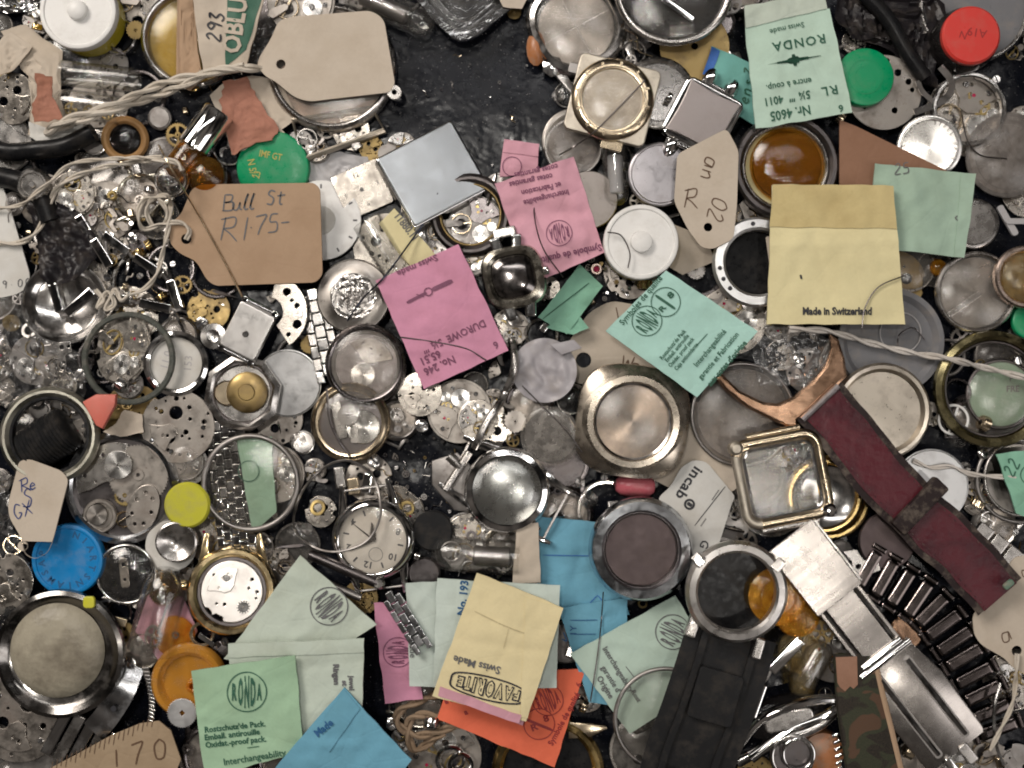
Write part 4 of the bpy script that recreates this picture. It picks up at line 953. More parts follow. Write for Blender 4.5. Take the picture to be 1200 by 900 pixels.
put('green_chip', 'green plastic disc edge at the right border under the gold lens', 'disc', cap(22, 8, 'green', rim=False), 1208, 376, C(22), h=8, z=22)
put('round_disc', 'pale grey scalloped disc right of the sage mint packet', 'disc', back(30, 'satin'), 1142, 262, C(30), h=5, z=16)
put('pin_piece', 'small frosted plastic hand pieces in the dark gap at right', 'plastic part', lambda: [('arm', box(40, 8, 5, 3), 'greyp'), ('arm', tr(box(26, 7, 4, 3), 6, 8, 3, 60), 'greyp')], 1182, 258, C(16), rot=-60, h=8, z=8)
lay(1)
put('amber_button', 'tiny amber round cap below the sage mint packet', 'cap', lambda: [('cap', lathe([(0, 6), (5, 5), (9, 3), (10, 0), (0, 0)], 24), 'amber')], 1101, 313, C(10), h=6, z=14)
put('grey_lens', 'large smoky plastic lid below the yellow packet', 'lid', lambda: [('lid', lathe([(0, 6), (50, 6), (56, 12), (62, 12), (63, 0), (0, 0)], 60), 'smokelid'), ('inner_circle', tr(torus(24, 1), 12, 10, 6), 'greyp')], 1044, 400, C(62), h=12, z=18)
put('watch_glass', 'clear round glass at the right of the yellow packet lower edge', 'watch glass', crystal(30, 6, 'clear2', tension='satin'), 1068, 312, C(30), h=8, z=10, opaque=False)
# ================================================================ left, middle rows
lay(4)
card('price_tag', 'white price tag cut by the left edge with faint pencil digits', 'tag', [(-60, 236), (-2, 212), (6, 226), (35, 322), (33, 336), (20, 345), (-60, 362)], 'tagw', rnd=8, prints=lambda s: [('handwriting', join(*[pen(s, c, 2+9*i, 334+i*-1, 9, 8, 1.1) for i, c in enumerate('9.00')]), 'inkd')], thick=2.6)
strand('cotton_string', 'short double cotton string running from the white price tag', 'string', [(-10, 285), (24, 284), (44, 270), (56, 246), (66, 222), (90, 206), (130, 194), (180, 188), (206, 190), (214, 200)], 2.8, 'rope', 2)
strand('cotton_string', 'thin cotton string at the left edge above the steel chain', 'string', [(-10, 245), (24, 240), (42, 226), (60, 212), (84, 192), (130, 186), (190, 184)], 2.2, 'rope', 2)
lay(4)
card('price_tag', 'tan kraft price tag with handwritten price in ink', 'tag', [(199, 262), (212, 251), (224, 222), (234, 216), (368, 214), (375, 221), (378, 322), (370, 331), (252, 335), (242, 328), (230, 306), (210, 297), (198, 284)], 'kraft', [(218, 280, 6)], rnd=8, thick=2.6,
     prints=lambda s: [('handwriting', join(pen(s, 'Bull', 259, 238, 19, 3, 1.7, .62), pen(s, 'St', 311, 232, 17, 3, 1.9, .7), pen(s, 'R1', 256, 268, 27, 0, 1.7, .85), pen(s, '.75-', 288, 264, 22, 4, 1.7, .68)), 'inkd')])
lay(5)
strand('cotton_string', 'knotted cotton string looped through the tan kraft tag', 'string', [(218, 281), (222, 270), (212, 261), (192, 262), (168, 268), (162, 248), (172, 232), (190, 238), (196, 256), (184, 270), (172, 250), (178, 234), (196, 230), (200, 250), (192, 290), (184, 320), (170, 338), (152, 346)], 2.5, 'rope', 2)
strand('gold_needle', 'thin gold wire running down across the tan kraft tag', 'wire', [(186, 170), (205, 205), (236, 258), (262, 305), (284, 348)], 1.1, 'goldp', 1, fuzz=False, cs=6)
lay(2)
def bar_chain(pts, name_mat='chrome', wd=12):
    def f():
        P = []
        for (a, b), (c, d) in zip(pts[::2], pts[1::2]):
            L = math.hypot(c-a, d-b); P.append(('bar_link', tr(box(L, wd, 7, 2.5, 2.4), (a+c)/2, -(b+d)/2, 2, -math.degrees(math.atan2(d-b, c-a))), name_mat))
        for (a, b), (c, d) in zip(pts[1:-1:2], pts[2::2]): P.append(('joint', tube([(a, -b, 4), ((a+c)/2, -(b+d)/2-2, 6), (c, -d, 4)], 2, 8), 'dull'))
        return P
    return f
ch = [(96, 250), (106, 268), (110, 276), (128, 314), (134, 322), (142, 330)]
put('steel_chain', 'polished bar link chain on the dark film right of the left edge tag', 'chain', bar_chain([(-52, -26), (-40, -6), (-34, 2), (-14, 34), (-22, -4), (8, 18), (14, 22), (48, 44), (56, 50), (68, 84), (58, 84), (20, 76), (12, 74), (-16, 70), (-34, 62), (-66, 90), (-72, 88), (-82, 54)]), 142, 278, ('p', [(-50, 22), (70, -40), (70, -90), (-90, -95)]), h=12, q=80, opaque=False)
strand('string_knot', 'knot of cotton string tied round the bar link chain', 'knot', [(112, 340), (122, 352), (114, 360), (126, 342), (134, 356), (124, 362), (134, 340), (142, 352), (150, 346)], 2.4, 'rope', 2)
lay(1)
put('steel_dish', 'round steel watch case back dish under the bar link chain', 'case back', lambda: [('dish', lathe([(0, 2), (34, 2), (42, 8), (47, 14), (49, 14), (49, 4), (44, 0), (0, 0)], 60), 'steel')], 76, 356, C(49), h=10, tilt=(-5, 4), z=10)
scrap('plastic_film', 'crumpled clear plastic film on the left below the white tag', 'film', [(-10, 345), (30, 360), (50, 395), (110, 420), (96, 470), (60, 470), (20, 480), (-12, 470)], 'bag', 21, 14, 2, h=12, base=2, opaque=False)
scrap('plastic_film', 'dark crumpled film under the strings above the bar link chain', 'film', [(30, 226), (60, 234), (96, 250), (120, 290), (90, 330), (62, 336), (50, 326), (42, 280)], 'blackfilm', 22, 8, 2, h=8, base=2, opaque=False)
M['blackfilm'] = plastic('black_film', (.018, .016, .018), .16, .08, bump=.8)
put('small_bridge', 'tiny pierced steel bridge below the steel dish on the plastic film', 'watch part', lambda: [('bridge', curve_mesh([[(-12, 10), (10, 12), (12, 0), (4, -4), (6, -18), (-2, -18), (-4, -6), (-13, 0)], circ(3, 0, 5), circ(2, 8, 6), circ(1.8, 2, -13)], 2.2, .4), 'satin')], 72, 412, C(14), h=3, z=26)
lay(2)
put('movement', 'oval pale movement inside the dark plastic ring at left', 'movement', lambda: [(p[0], tr(p[1], s=(.82, 1.12, 1)), p[2])+((([(a, tr(b, s=(.82, 1.12, 1)), c) for a, b, c in p[3]]),) if len(p) > 3 else ()) for p in movement(38, 51, 'nickel')()], 143, 409, C(34), h=12, z=14, rot=-14)
put('caseback', 'white lined round box lid with pencilled number beside the oval movement', 'case back', lambda: [('rim', lathe([(31, 2), (31, 9), (34, 10), (38, 8), (38, 2), (34, 0), (31, 1)], 56, close=True), 'chrome'), ('lining', disc(31, 4), 'white'), ('pencil_number', join(tr(text('153', 13, 0, 0, 85), 14, 0, 4.2), tr(text('11.0', 13, 0, 0, 75), -12, 4, 4.2)), 'greyp')], 206, 426, C(38), h=9, z=20)
lay(3)
put('plastic_ring', 'dark grey green translucent ring over the oval movement and lined lid', 'ring', gasket(55, 48, 6, 'smokering'), 150, 420, C(55, 47), h=7, opaque=False, z=32)
M['smokering'] = plastic('dark_green_grey_ring', (.075, .08, .07), .25, .2)
lay(3)
put('watch_case', 'small steel buckle case body tilted on the pile below the kraft tag', 'watch case', lambda: [('plate', prism(rrect(46, 58, 4), 12, 2), 'brushed'), ('bar', tube([(-24, 32, 4), (24, 32, 4)], 4, 10), 'chrome'), ('bar', tube([(-24, -32, 4), (24, -32, 4)], 4, 10), 'chrome')]+[('lug', tr(box(6, 14, 9, 2), sx*19, sy*29), 'chrome') for sx in (-1, 1) for sy in (-1, 1)]+[('screw', tr(disc(4, 13), 0, -4), 'steel')], 290, 388, rp_(48, 70, -27), rot=-27, h=14, tilt=(0, -2))
put('pierced_plate', 'crescent nickel plate with drilled holes right of the buckle case', 'watch part', lambda: [('plate_body', curve_mesh([cutout(46, -1.0, 1.35, .38, 1, 20), circ(4.5, 22, 24), circ(3, 34, 8), circ(5, 34, -14), circ(2, 28, 14), circ(2.5, 24, -26)], 3, .5), 'nickel'), ('screw', tr(screw_g(4)[0], 38, -2, 3), 'steel')], 314, 366, ('c', 44, 18), h=4, z=30)
put('bracelet', 'steel link bracelet hanging between the kraft tag and the engraved grey disc', 'bracelet', links(7, 34, 15, 'satin', 8, 3, mat2='steel'), 366, 345, rp_(100, 34, -80), rot=-78, h=9, z=10)
put('engraved_disc', 'dark grey engraved medal like case back above the black ringed case', 'case back', lambda: [('disc', lathe([(0, 7), (27, 7), (29, 6), (42, 5), (44, 2), (43, 0), (0, 0)], 56), 'sund'), ('relief', crumple(circ(27, n=40), 5, 2.2, .22, base=6.2), 'satin')], 414, 347, C(44), h=8, z=22)
put('watch_case', 'black ringed round case with a small steel gear behind its glass', 'watch case', case(48, .84, 14, 'gunb', None, None, None, False, 'clear2', 6, floor='gun', inner='dull', inside=lambda: [('gear', tr(gear_g(15, 40, 2, 0), -4, -12, 3), 'sun'), ('bridge', bridge_g(34, 3, random.Random(4), 4, 2, 1.2, 1.0), 'nickeld')]), 428, 427, C(48), h=17, z=26)
M['gunb'] = metal('blackened_steel', (.22, .20, .20), .22, .4)
put('silver_disc', 'plain bright aluminium disc left of the black ringed case', 'disc', back(39, 'alu', .99, 4), 337, 449, C(39), h=6, tilt=(4, -3))
M['alu'] = metal('matt_aluminium', (.74, .74, .74), .36, .3, .3)
put('octagon_case', 'eight sided steel case with two brass discs inside, left of the aluminium disc', 'watch case', lambda: [('case_body', join(lathe([(37, 2), (37, 10), (40, 12), (46, 9), (46, 1), (42, 0), (37, 1)], 8, close=True), disc(38, 2, seg=24)), 'satin'), ('inner_ring', ring(37, 33, 9, 1), 'gun'),
    ('brass_disc', tr(lathe([(0, 9), (9, 9), (10, 8), (20, 8), (24, 5), (24, 0), (0, 0)], 48), 6, 0, 5), 'brassd'), ('brass_disc', tr(disc(15, 5, 2), -18, 4, 4), 'goldp')], 283, 461, C(46), h=15, rot=12, z=22)
put('steel_gear', 'small dimpled steel wheel beside the buckle case, left', 'wheel', lambda: [('wheel', lathe([(0, 3), (5, 3), (8, 5), (15, 4), (16, 0), (0, 0)], 40), 'sun')], 250, 394, C(16), h=5, z=26)
put('pierced_plate', 'round grey movement plate with scroll cut outs above the steel ringed movement', 'watch part', plate(43, 77, 'nickeld', 18, h=4), 208, 500, C(43), rot=40, h=6, z=22)
lay(2)
put('movement_case', 'steel stepped case filled with several loose movement parts, left', 'watch case', lambda: [('case_body', lathe([(57, 2), (57, 14), (60, 16), (64, 13), (67, 12), (69, 6), (67, 0), (57, 0)], 72, close=True), 'bluesilver'), ('case_back', disc(58, 3), 'gun')]+
    [('striped_bridge', tr(bridge_g(50, 5, random.Random(2), 3, 0, 0, 1.1), -8, 6, 4, 135), 'stripes'), ('ratchet_wheel', tr(gear_g(17, 44, 2.4, 0, .06), -4, 26, 11), 'sun'),
     ('date_wheel', tr(gear_g(36, 60, 2, 0, .04), 18, 14, 5), 'nickeld'), ('small_movement', tr(join(disc(20, 5, 1, seg=40), ring(20, 15, 7, 1)), -26, -34, 6), 'nickeld'), ('barrel', tr(disc(13, 4, 1), -28, -32, 12), 'sund'),
     ('oval_bridge', tr(curve_mesh([[(x*.62, y) for x, y in circ(30)]]+[circ(2.2, 11*cos(t*.9), 20*sin(t*.9), 10) for t in range(7)], 4, .6), 24, -26, 7, -20), 'nickeld'), ('balance_wheel', tr(join(ring(10, 8, 2), box(18, 2, 2, .6, .3)), 2, -38, 9, 30), 'goldp'), ('brass_wheel', tr(gear_g(13, 28, 1.5, 4), 2, -10, 5), 'brass')], 142, 571, C(68), h=17, z=12)
M['bluesilver'] = metal('bluish_steel', (.68, .69, .71), .16, .3)
M['stripes'] = metal('striped_nickel', (.68, .64, .60), .25, .3)
lay(3)
put('watch_ring', 'wide ivory and black bezel ring at the left edge holding a knurled black knob', 'ring', lambda: [('ring', ring(57, 46, 16, 4), 'ivorym2'), ('liner', ring(47, 42, 12, 1), 'black')], 56, 511, C(57, 42), h=17, tilt=(-3, 5), z=30, opaque=False)
M['ivorym2'] = metal('aged_cream_metal', (.52, .50, .42), .3, .5)
put('rubber_barrel', 'black ribbed rubber barrel lying inside the ivory bezel ring', 'knob', lambda: [('knob', tr(lathe([(0, 0), (20, 0), (26, 4)]+[(26+1.6*(i % 2), 4+i*2.2) for i in range(26)]+[(24, 62), (0, 64)], 36), -32, 0, 26, ry=90), 'rubber')], 54, 516, rp_(60, 50, 30), rot=32, h=40, z=0)
put('salmon_stone', 'salmon pink plastic wedge near the ivory bezel ring', 'plastic piece', lambda: [('wedge', prism([(-20, 8), (-4, 17), (20, 17), (19, 4), (4, -24), (-4, -20)], 10, 3), 'salmon')], 116, 479, C(19), h=11, q=90)
scrap('torn_paper', 'small torn paper bit with a brown patch right of the salmon wedge', 'paper', [(132, 500), (146, 480), (166, 486), (168, 506), (140, 512), (120, 506)], 'tag', 25, 2, 1)
lay(4)
card('price_tag', 'cream price tag with blue ink writing at the left, on the blue cap', 'tag', [(22, 540), (34, 538), (72, 552), (80, 562), (62, 632), (56, 648), (40, 656), (28, 650), (24, 630), (10, 606), (9, 590)], 'tag', [(26, 640, 5.5)], rnd=7,
     prints=lambda s: [('handwriting', join(pen(s, 'Re', 22, 570, 15, 15, 1.3), pen(s, 'S', 24, 585, 22, 8, 1.4), pen(s, 'GX', 14, 602, 17, 20, 1.4)), 'inkb')], thick=2.4)
put('blue_cap_jar', 'amber jar with a bright blue moulded lid at the left', 'jar', cap(42, 14, 'blue', under=(40, 22, 'amberd'), label=lambda: join(*[tr(text(c, 11, bold=.3), 30*sin(rad(a)), 30*cos(rad(a)), 0, -a) for c, a in zip('NIARTSNIAMSAP', range(20, 300, 22))]), lmat='inkblu'), 79, 656, C(42), h=38, q=30)
lay(2)
scrap('plastic_bag', 'glossy clear plastic bag at the left edge below the ivory ring', 'bag', [(-14, 560), (8, 575), (16, 620), (34, 660), (40, 700), (10, 740), (-14, 730)], 'bag', 27, 16, 2, h=14, opaque=False)
put('movement', 'steel movement plates at the left edge under the plastic bag', 'movement', plate(34, 91, 'nickel', 12), 4, 682, C(34), h=6)
put('lime_disc', 'lime yellow foam disc between the steel movement case and the wire ring', 'disc', lambda: [('disc', disc(27, 9, 2.5), 'lime')], 219, 592, C(27), h=10, z=34)
put('steel_dish', 'small concave steel dish below the lime yellow disc', 'dish', lambda: [('dish', lathe([(0, 4), (8, 4), (14, 8), (22, 12), (24, 11), (24, 2), (20, 0), (0, 0)], 40), 'satin')], 206, 634, C(24), h=10, z=30, tilt=(5, 5))
put('white_disc', 'white enamel disc under the small concave steel dish', 'disc', lambda: [('disc', disc(30, 3), 'white')], 200, 640, C(29), h=4, z=24)
lay(1)
put('bracelet', 'five row steel bracelet running down left of the wire ringed green paper', 'bracelet', links(13, 46, 13, 'chrome', 9, 5, mat2='steel'), 262, 492, rp_(180, 48, -88), rot=-84, h=10, z=16)
packet('green_scrap_packet', 'green paper bit with a printed ring behind the wire ring', 'paper packet', [(278, 516), (318, 512), (324, 600), (296, 624), (282, 590)][:4], 'green_pp', lambda s: [('printed_ring', s.circle(292, 552, 12, 1), 'inkg')], seed=3, z=26)
put('movement', 'movement behind the thin ringed glass, right of the green paper bit', 'movement', movement(34, 61, 'nickeld'), 322, 556, C(33), h=12, z=16)
put('flat_plates', 'steel plates stack left of the wire ring, under the lime disc', 'watch part', plate(24, 17, 'satin', 8), 220, 545, C(23), h=5, z=16)
lay(3)
put('wire_ring', 'thin grey ringed glass lying over the green paper and bracelet', 'watch glass', lambda: [('ring', torus(55, 3.2), 'dull'), ('crystal', dome(54, 5, 1), 'clear')], 293, 566, C(55, 50), h=8, z=34, opaque=False)
lay(1)
put('watch_glass', 'small clear plate with a silver cross hand, below the round grey plate', 'watch glass', crystal(22, 5, 'clear2', tension='satin'), 216, 542, C(22), h=6, z=22, opaque=False)
lay(3)
put('watch_case', 'gold rimmed round case with glass and steel parts, centre left', 'watch case', case(47, .78, 14, 'goldp', None, crown=False, glass='clear', dome_h=6, floor='gun', inside=lambda: [('lever', tr(box(12, 44, 3, 2), -14, 2, 3, 12), 'satin'), ('wheel', tr(gear_g(13, 30, 2, 0), -3, 8, 7), 'dull'), ('plate', tr(box(9, 22, 2, 2), 4, -14, 4), 'satin'), ('plate', tr(disc(20, 2), 14, -6, 2), 'sun')]), 410, 495, C(47), h=18, z=24)
put('watch', 'round steel wristwatch with a silvered numeral dial and wire lugs, centre left', 'watch', case(49, .81, 15, 'chrome', (1, -1), 50, 22, True, 'clear', 5, ct=-30, inside=lambda: lift(dial(41, 'dialw', True, True, 3, numerals=True, rot=200, subdial=True)(), 7)), 437, 632, C(47), h=20, z=26, tilt=(7, -3), rot=8)
put('link_piece', 'broken bracelet end links above the silvered dial watch', 'link', lambda: [('link', box(12, 26, 9, 2, 2, -20, 6, 0, 8), 'satin'), ('link', box(14, 20, 10, 2, 2, -4, -4, 0, 8), 'goldp'), ('link', box(11, 24, 9, 2, 2, 12, 0, 0, -10), 'chrome')], 418, 566, C(24), h=10, z=24)
lay(5)
strand('wire_loop', 'thin steel wire loop lying over the silvered dial watch', 'wire', [(345, 620), (352, 580), (380, 548), (410, 540), (438, 560), (446, 600), (432, 632), (400, 646), (370, 642)], 1.5, 'dull', 1, closed=True, fuzz=False)
strand('hair', 'dark hair strand from the steel box down to the engraved disc', 'hair', [(513, 226), (505, 248), (480, 285), (450, 325), (425, 350), (407, 376)], 1.1, 'blueblk', 1, fuzz=False, cs=5)
strand('hair', 'dark bent spring wire across the gold rimmed round case', 'hair', [(383, 455), (386, 490), (396, 515), (410, 535)], 1.2, 'gun', 1, fuzz=False, cs=5)
lay(2)
put('dark_disc', 'dark round rubber disc right of the silvered dial watch', 'disc', lambda: [('disc', disc(24, 8, 2), 'rubber')], 507, 622, C(24), h=8, z=22)
put('dark_disc', 'small dark disc below the larger rubber disc, above the mint packets', 'disc', lambda: [('disc', disc(19, 9, 2), 'gun')], 497, 672, C(19), h=9, z=18)
put('glass_vial', 'glass vial with a round glass bulb end, below the steel watch', 'vial', vial(104, 21, 'glass', contents=lambda: [('paper_roll', tr(disc(12, 44, 2), -2, 0, 20, ry=90), 'dull'), ('small_ring', tr(torus(11, 1), -28, 4, 30), 'satin')]), 556, 652, rp_(100, 40), rot=-4, h=38, z=4, opaque=False)
lay(3)
put('watch', 'round steel watch case with a domed mirror like dial, centre', 'watch', case(51, .80, 15, 'chrome', (1, -1), 58, 26, True, 'clear', 9, ct=-115, bez='chrome', inside=lambda: [('dial', lathe([(0, 9), (15, 8.4), (30, 6), (41, 1), (0, 1)], 56), 'grdial')]), 594, 575, C(51), h=22, rot=62, z=26)
M['grdial'] = metal('grey_silver_dial', (.50, .52, .52), .26, .1)
put('spring_bars', 'thick chromed T shaped bar left of the centre steel watch', 'clasp', lambda: [('bar', tube([(-20, -22, 5), (8, 22, 5)], 5, 12), 'satin'), ('stub', tube([(-16, 18, 5), (-2, 4, 5)], 6, 12), 'satin')], 542, 552, C(18), h=10, z=30)
put('lug_plate', 'dull steel strap end plate under the T shaped bar', 'clasp', lambda: [('plate', prism([(-30, 20), (0, 30), (22, 8), (14, -40), (-4, -38), (-30, -8)], 8, 2), 'dull')], 536, 560, C(28), h=8, z=16)
strand('curved_bar', 'curved steel band strip running down right of the pink printed packet', 'band', [(600, 400), (603, 430), (590, 465), (570, 495), (556, 525)], 4.6, 'satin', 1, fuzz=False, cs=10)
put('round_crystal', 'clear round plastic disc with turned rings right of the centre steel watch', 'watch glass', lambda: [('disc', lathe([(0, 7), (5, 7), (6, 5), (11, 5), (12, 8), (18, 8), (19, 6), (30, 7), (35, 4), (35, 0), (0, 0)], 48), 'clear2'), ('backing', disc(31, 1), 'satin')], 645, 511, C(35), h=10, z=28, tilt=(6, -6))
lay(2)
put('movement_cluster', 'flat pierced movement plate below the pink printed packet, left', 'movement', plate(26, 44, 'nickel', 10), 492, 462, C(24), h=6, z=24)
put('movement', 'square shouldered movement with screws under the pink printed packet', 'movement', movement(38, 47, 'nickeld'), 538, 482, C(37), h=13, z=16)
put('movement', 'oblong lady movement with bright steel parts beside the curved steel band', 'movement', movement(24, 48, 'nickel'), 560, 492, C(23), h=12, z=26)
lay(3)
packet('pink_packet', 'pink packet with a drawn winding stem and number, centre', 'paper packet', [(440, 329), (537, 286), (596, 411), (497, 456)], 'pink',
       lambda s: [('printing', join(s.txt('Swiss made', 489, 311, 10.5, 203, 1.05, .2), s.txt('DUROWE  5½ ‴', 532, 394, 12, 204, .92, .25), s.txt('6', 581, 404, 12, 204, 1, .2), s.txt('65.51', 504, 419, 12.5, 204, .95, .3), s.txt('No. 246', 515, 428, 12.5, 204, .95, .3), s.line([(477, 355), (500, 343)], 3.4), s.circle(502, 342, 4.5, 1.3), s.line([(506, 340), (530, 329)], 5), s.line([(488, 345), (497, 348)], 1)), 'inkp')], seed=11, amp=2.2, h=10, bulge=4)
lay(4)
def steel_watch():
    return [('case_body', lathe([(26, 2), (26, 14), (30, 17), (35, 14), (37, 8), (34, 1), (26, 0)], 64, close=True, n=3.2), 'goldst'), ('dial', lathe([(0, 18), (14, 17), (24, 14), (28, 10), (0, 10)], 56, n=3), 'darkface')]+[('crown', tr(crown_g(5, 6), 36, 0, 8), 'steel')]+\
        [('lug', tr(box(13, 20, 9, 3, 3), sx*12, sy*40, 2, sx*-10), 'chrome') for sx in (-1, 1) for sy in (-1, 1)]+[('link', tr(box(12, 12, 8, 2, 2), sx*8, 54, 0), 'satin') for sx in (-1, 0, 1)]
M['goldst'] = metal('worn_steel_gold', (.62, .585, .50), .2, .5); M['darkface'] = metal('dark_mirror_face', (.20, .185, .18), .14, .2)
put('lady_watch', 'small square shouldered steel watch with dark glossy face right of the pink packets', 'watch', steel_watch, 602, 324, ('p', rrect(74, 100, 10)), h=20, z=40, rot=12)
lay(3)
packet('pink_packet', 'creased pink packet with a ringed logo and upside down wording, above the dark faced watch', 'paper packet', [(580, 216), (672, 184), (708, 296), (622, 334)], 'pink2',
       lambda s: [('printing', join(s.txt('cotes garanties', 622, 212, 9, 192, .95, .2), s.txt('et Fabrication', 634, 222, 9, 192, .95, .2), s.txt('Interchangeabilite', 640, 232, 9, 194, .85, .2), s.txt('cotes garanties', 628, 201, 9, 192, .95, .2), s.txt('Symbole de qualite', 668, 298, 11, 193, .9, .25), ronda(s, 655, 274, 15, 190)), 'inkp')], seed=12, amp=5, bulge=5, h=13)
packet('pink_packet', 'small folded pink packet end above the creased pink packet', 'paper packet', [(591, 164), (632, 169), (629, 204), (585, 208)], 'pink2', lambda s: [('printed_ring', s.circle(600, 196, 11, .9), 'inkp')], seed=61, amp=3, h=8, flap=[([(591, 164), (632, 169), (631, 184), (589, 180)], 'pink2', .3)])
put('dark_watch_glass', 'dark round dial crystal at the right side of the creased pink packet', 'watch glass', lambda: [('disc', disc(34, 4, 1), 'hazedark')], 690, 234, C(33), h=4, z=22)
M['hazedark'] = metal('dark_grey_dial', (.30, .27, .25), .34, .4)
lay(2)
put('glass_vial', 'upright lying clear vial above the white knob cap, top centre', 'vial', vial(78, 15, 'glass', contents=lambda: [('paper_roll', tr(disc(9, 46, 1.5), -24, 0, 14, ry=90), 'greyp')]), 722, 202, rp_(30, 70), rot=92, h=30, q=50, opaque=False)
put('caseback', 'grey plain round case back right of the lying vial', 'case back', back(38, 'purplegrey', .9), 774, 204, C(38), h=6, z=34)
M['purplegrey'] = metal('cool_grey_steel', (.46, .44, .46), .32, .4)
lay(3)
card('price_tag', 'cream price tag with ink letters next to the amber lens case', 'tag', [(794, 180), (852, 150), (866, 176), (864, 240), (860, 280), (836, 292), (822, 290), (806, 268), (790, 236)], 'tag', [(830, 266, 5)], rnd=7, prints=lambda s: [('handwriting', join(pen(s, 'an', 838, 184, 22, 255, 1.6), pen(s, 'Q', 0, 0, 1), pen(s, '02', 846, 232, 20, 250, 1.5), pen(s, 'R', 800, 232, 22, 0, 1.5)), 'inkbr')])
scrap('card_scrap', 'beige card corner below the ink lettered cream tag', 'card', [(788, 262), (828, 278), (838, 306), (800, 322), (780, 310)], 'tag', 33, .6, .2, base=1)
lay(4)
put('plastic_jar', 'white knob lid on a yellow plastic jar, centre right', 'jar', cap(44, 13, 'whitep', under=(42, 34, 'yellowp'), inner=lambda: [('knob', lathe([(0, 8), (8, 7.5), (12, 6), (13, 0)], 32), 'whitep')]), 751, 284, C(44), h=47, z=8)
lay(3)
put('ring_case', 'satin silver ring case with a dark opening and pin holes beside the yellow packet', 'watch case', lambda: [('case_body', join(lathe([(38, 3), (38, 12), (41, 14), (50, 13), (53, 9), (52, 2), (48, 0), (38, 0)], 64, close=True)), 'alu'), ('pin_hole', join(*[tr(disc(2.6, .3), 45*cos(a), 45*sin(a), 13.9) for a in (3.3, 3.6, 3.9, 1.7)]), 'inkk'), ('dial_paper', tr(box(14, 60, 2, 2, .5), 22, 2, 2, 8), 'tag')], 888, 307, C(53, 38), h=15, z=34, opaque=False)
put('black_lens', 'deep black mirror disc inside the satin silver ring case', 'disc', lambda: [('disc', disc(37, 3), 'black')], 886, 308, C(36), h=3, z=18)
lay(2)
card('price_tag', 'beige oval price tag with a big punched hole left of the aqua packet', 'tag', [(658, 436), (656, 420), (668, 398), (690, 366), (716, 352), (750, 358), (780, 400), (770, 450), (700, 452), (676, 450)], 'tag', [(684, 422, 9)], rnd=10, thick=2.4, prints=lambda s: [('handwriting', join(pen(s, 'Wa', 728, 424, 16, -8, 1.5), s.line([(722, 360), (726, 380)], 1.3)), 'inkbr')])
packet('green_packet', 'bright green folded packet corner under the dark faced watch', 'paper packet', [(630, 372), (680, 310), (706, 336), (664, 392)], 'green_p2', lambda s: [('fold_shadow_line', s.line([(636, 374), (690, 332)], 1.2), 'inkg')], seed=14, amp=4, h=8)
scrap('green_paper', 'second green paper corner below the first, above the beige oval tag', 'paper', [(640, 384), (672, 362), (690, 384), (672, 392)], 'green_p2', 35, 2, .4)
put('flower_cover', 'folded lilac grey plastic cover left of the beige oval tag', 'cover', lambda: [('cover', crumple(circ(38, n=48), 8, 7, .018, base=3), 'greyp2'), ('folded_tab', prism([(6, 30), (34, 36), (44, 26), (20, 18)], 3, .8, 13), 'greyp2')], 638, 434, C(36), h=12, z=22)
M['greyp2'] = plastic('lilac_grey_plastic', (.37, .35, .37), .35, .2)
put('jewel_nut', 'tiny pinkish ringed jewel right of the green packet', 'jewel', lambda: [('setting', ring(7, 3.4, 3, 1), 'rose2'), ('jewel', disc(3.6, 2.4), 'jewel')], 699, 315, C(7), h=4, z=8)
lay(4)
packet('aqua_packet', 'pale aqua packet with two ringed logos lying diagonally, centre right', 'paper packet', [(781, 317), (888, 388), (817, 466), (710, 388)], 'aqua',
       lambda s: [('printing', join(s.txt('Symboles de qualité', 751, 352, 10, 50, .9, .15), s.circle(780, 354, 17, 1), s.line([(768, 346), (791, 362)], 3.2), s.txt('R', 776, 362, 9, 50, 1.4, .3), s.txt('8', 786, 346, 10, 50, 1.5, .3), ronda(s, 758, 376, 17.5, 58),
                                    s.txt('Rostschutz’de Pack', 788, 404, 6.6, 50, .85, .15), s.txt('Emball. antirouille', 793, 408, 6.6, 50, .85, .15), s.txt('Oxidat. proof pack', 798, 413, 6.6, 50, .85, .15), s.txt('Caja antioxidante', 804, 418, 6.6, 50, .85, .15), s.line([(815, 406), (829, 391)], 1),
                                    s.txt('Interchangeabilité', 832, 408, 9, 50, .85, .15), s.txt("garantie et Fabrication", 842, 417, 9, 50, .85, .15), s.txt("aux cotes d'origine", 852, 426, 9.6, 50, .9, .35)), 'inkg')], seed=16, amp=1.6, h=10)

lay(6)
for nm, P in (('dark hair lying across the gold bezel watch case', [(655, 182), (690, 160), (725, 126), (756, 94)]), ('curved hair crossing the lower right corner of the big yellow packet', [(1010, 384), (1014, 360), (1030, 336), (1062, 322)]),
    ('curved hair on the white knob lid, centre', [(712, 272), (728, 276), (738, 296), (736, 314)]), ('long hair over the stem packet lower corner', [(470, 395), (505, 400), (545, 408), (570, 422)]),
    ('thin wire over the turned clear disc', [(612, 452), (640, 480), (664, 505), (682, 530)]), ('straight wire beside the blue papers and diagonal mint packet', [(707, 694), (704, 735), (700, 770), (692, 822)]),
    ('hair curving over the creased pink packet', [(630, 216), (626, 250), (636, 290), (660, 325)]), ('dark hair over the grey crystal at the right edge', [(1126, 130), (1134, 165), (1150, 182), (1180, 186)]),
    ('hair loop on the smoky lid under the string', [(1052, 404), (1054, 392), (1070, 384), (1084, 398)])):
    strand('hair', nm, 'hair', P, .8, 'gun', 1, fuzz=False, cs=5)
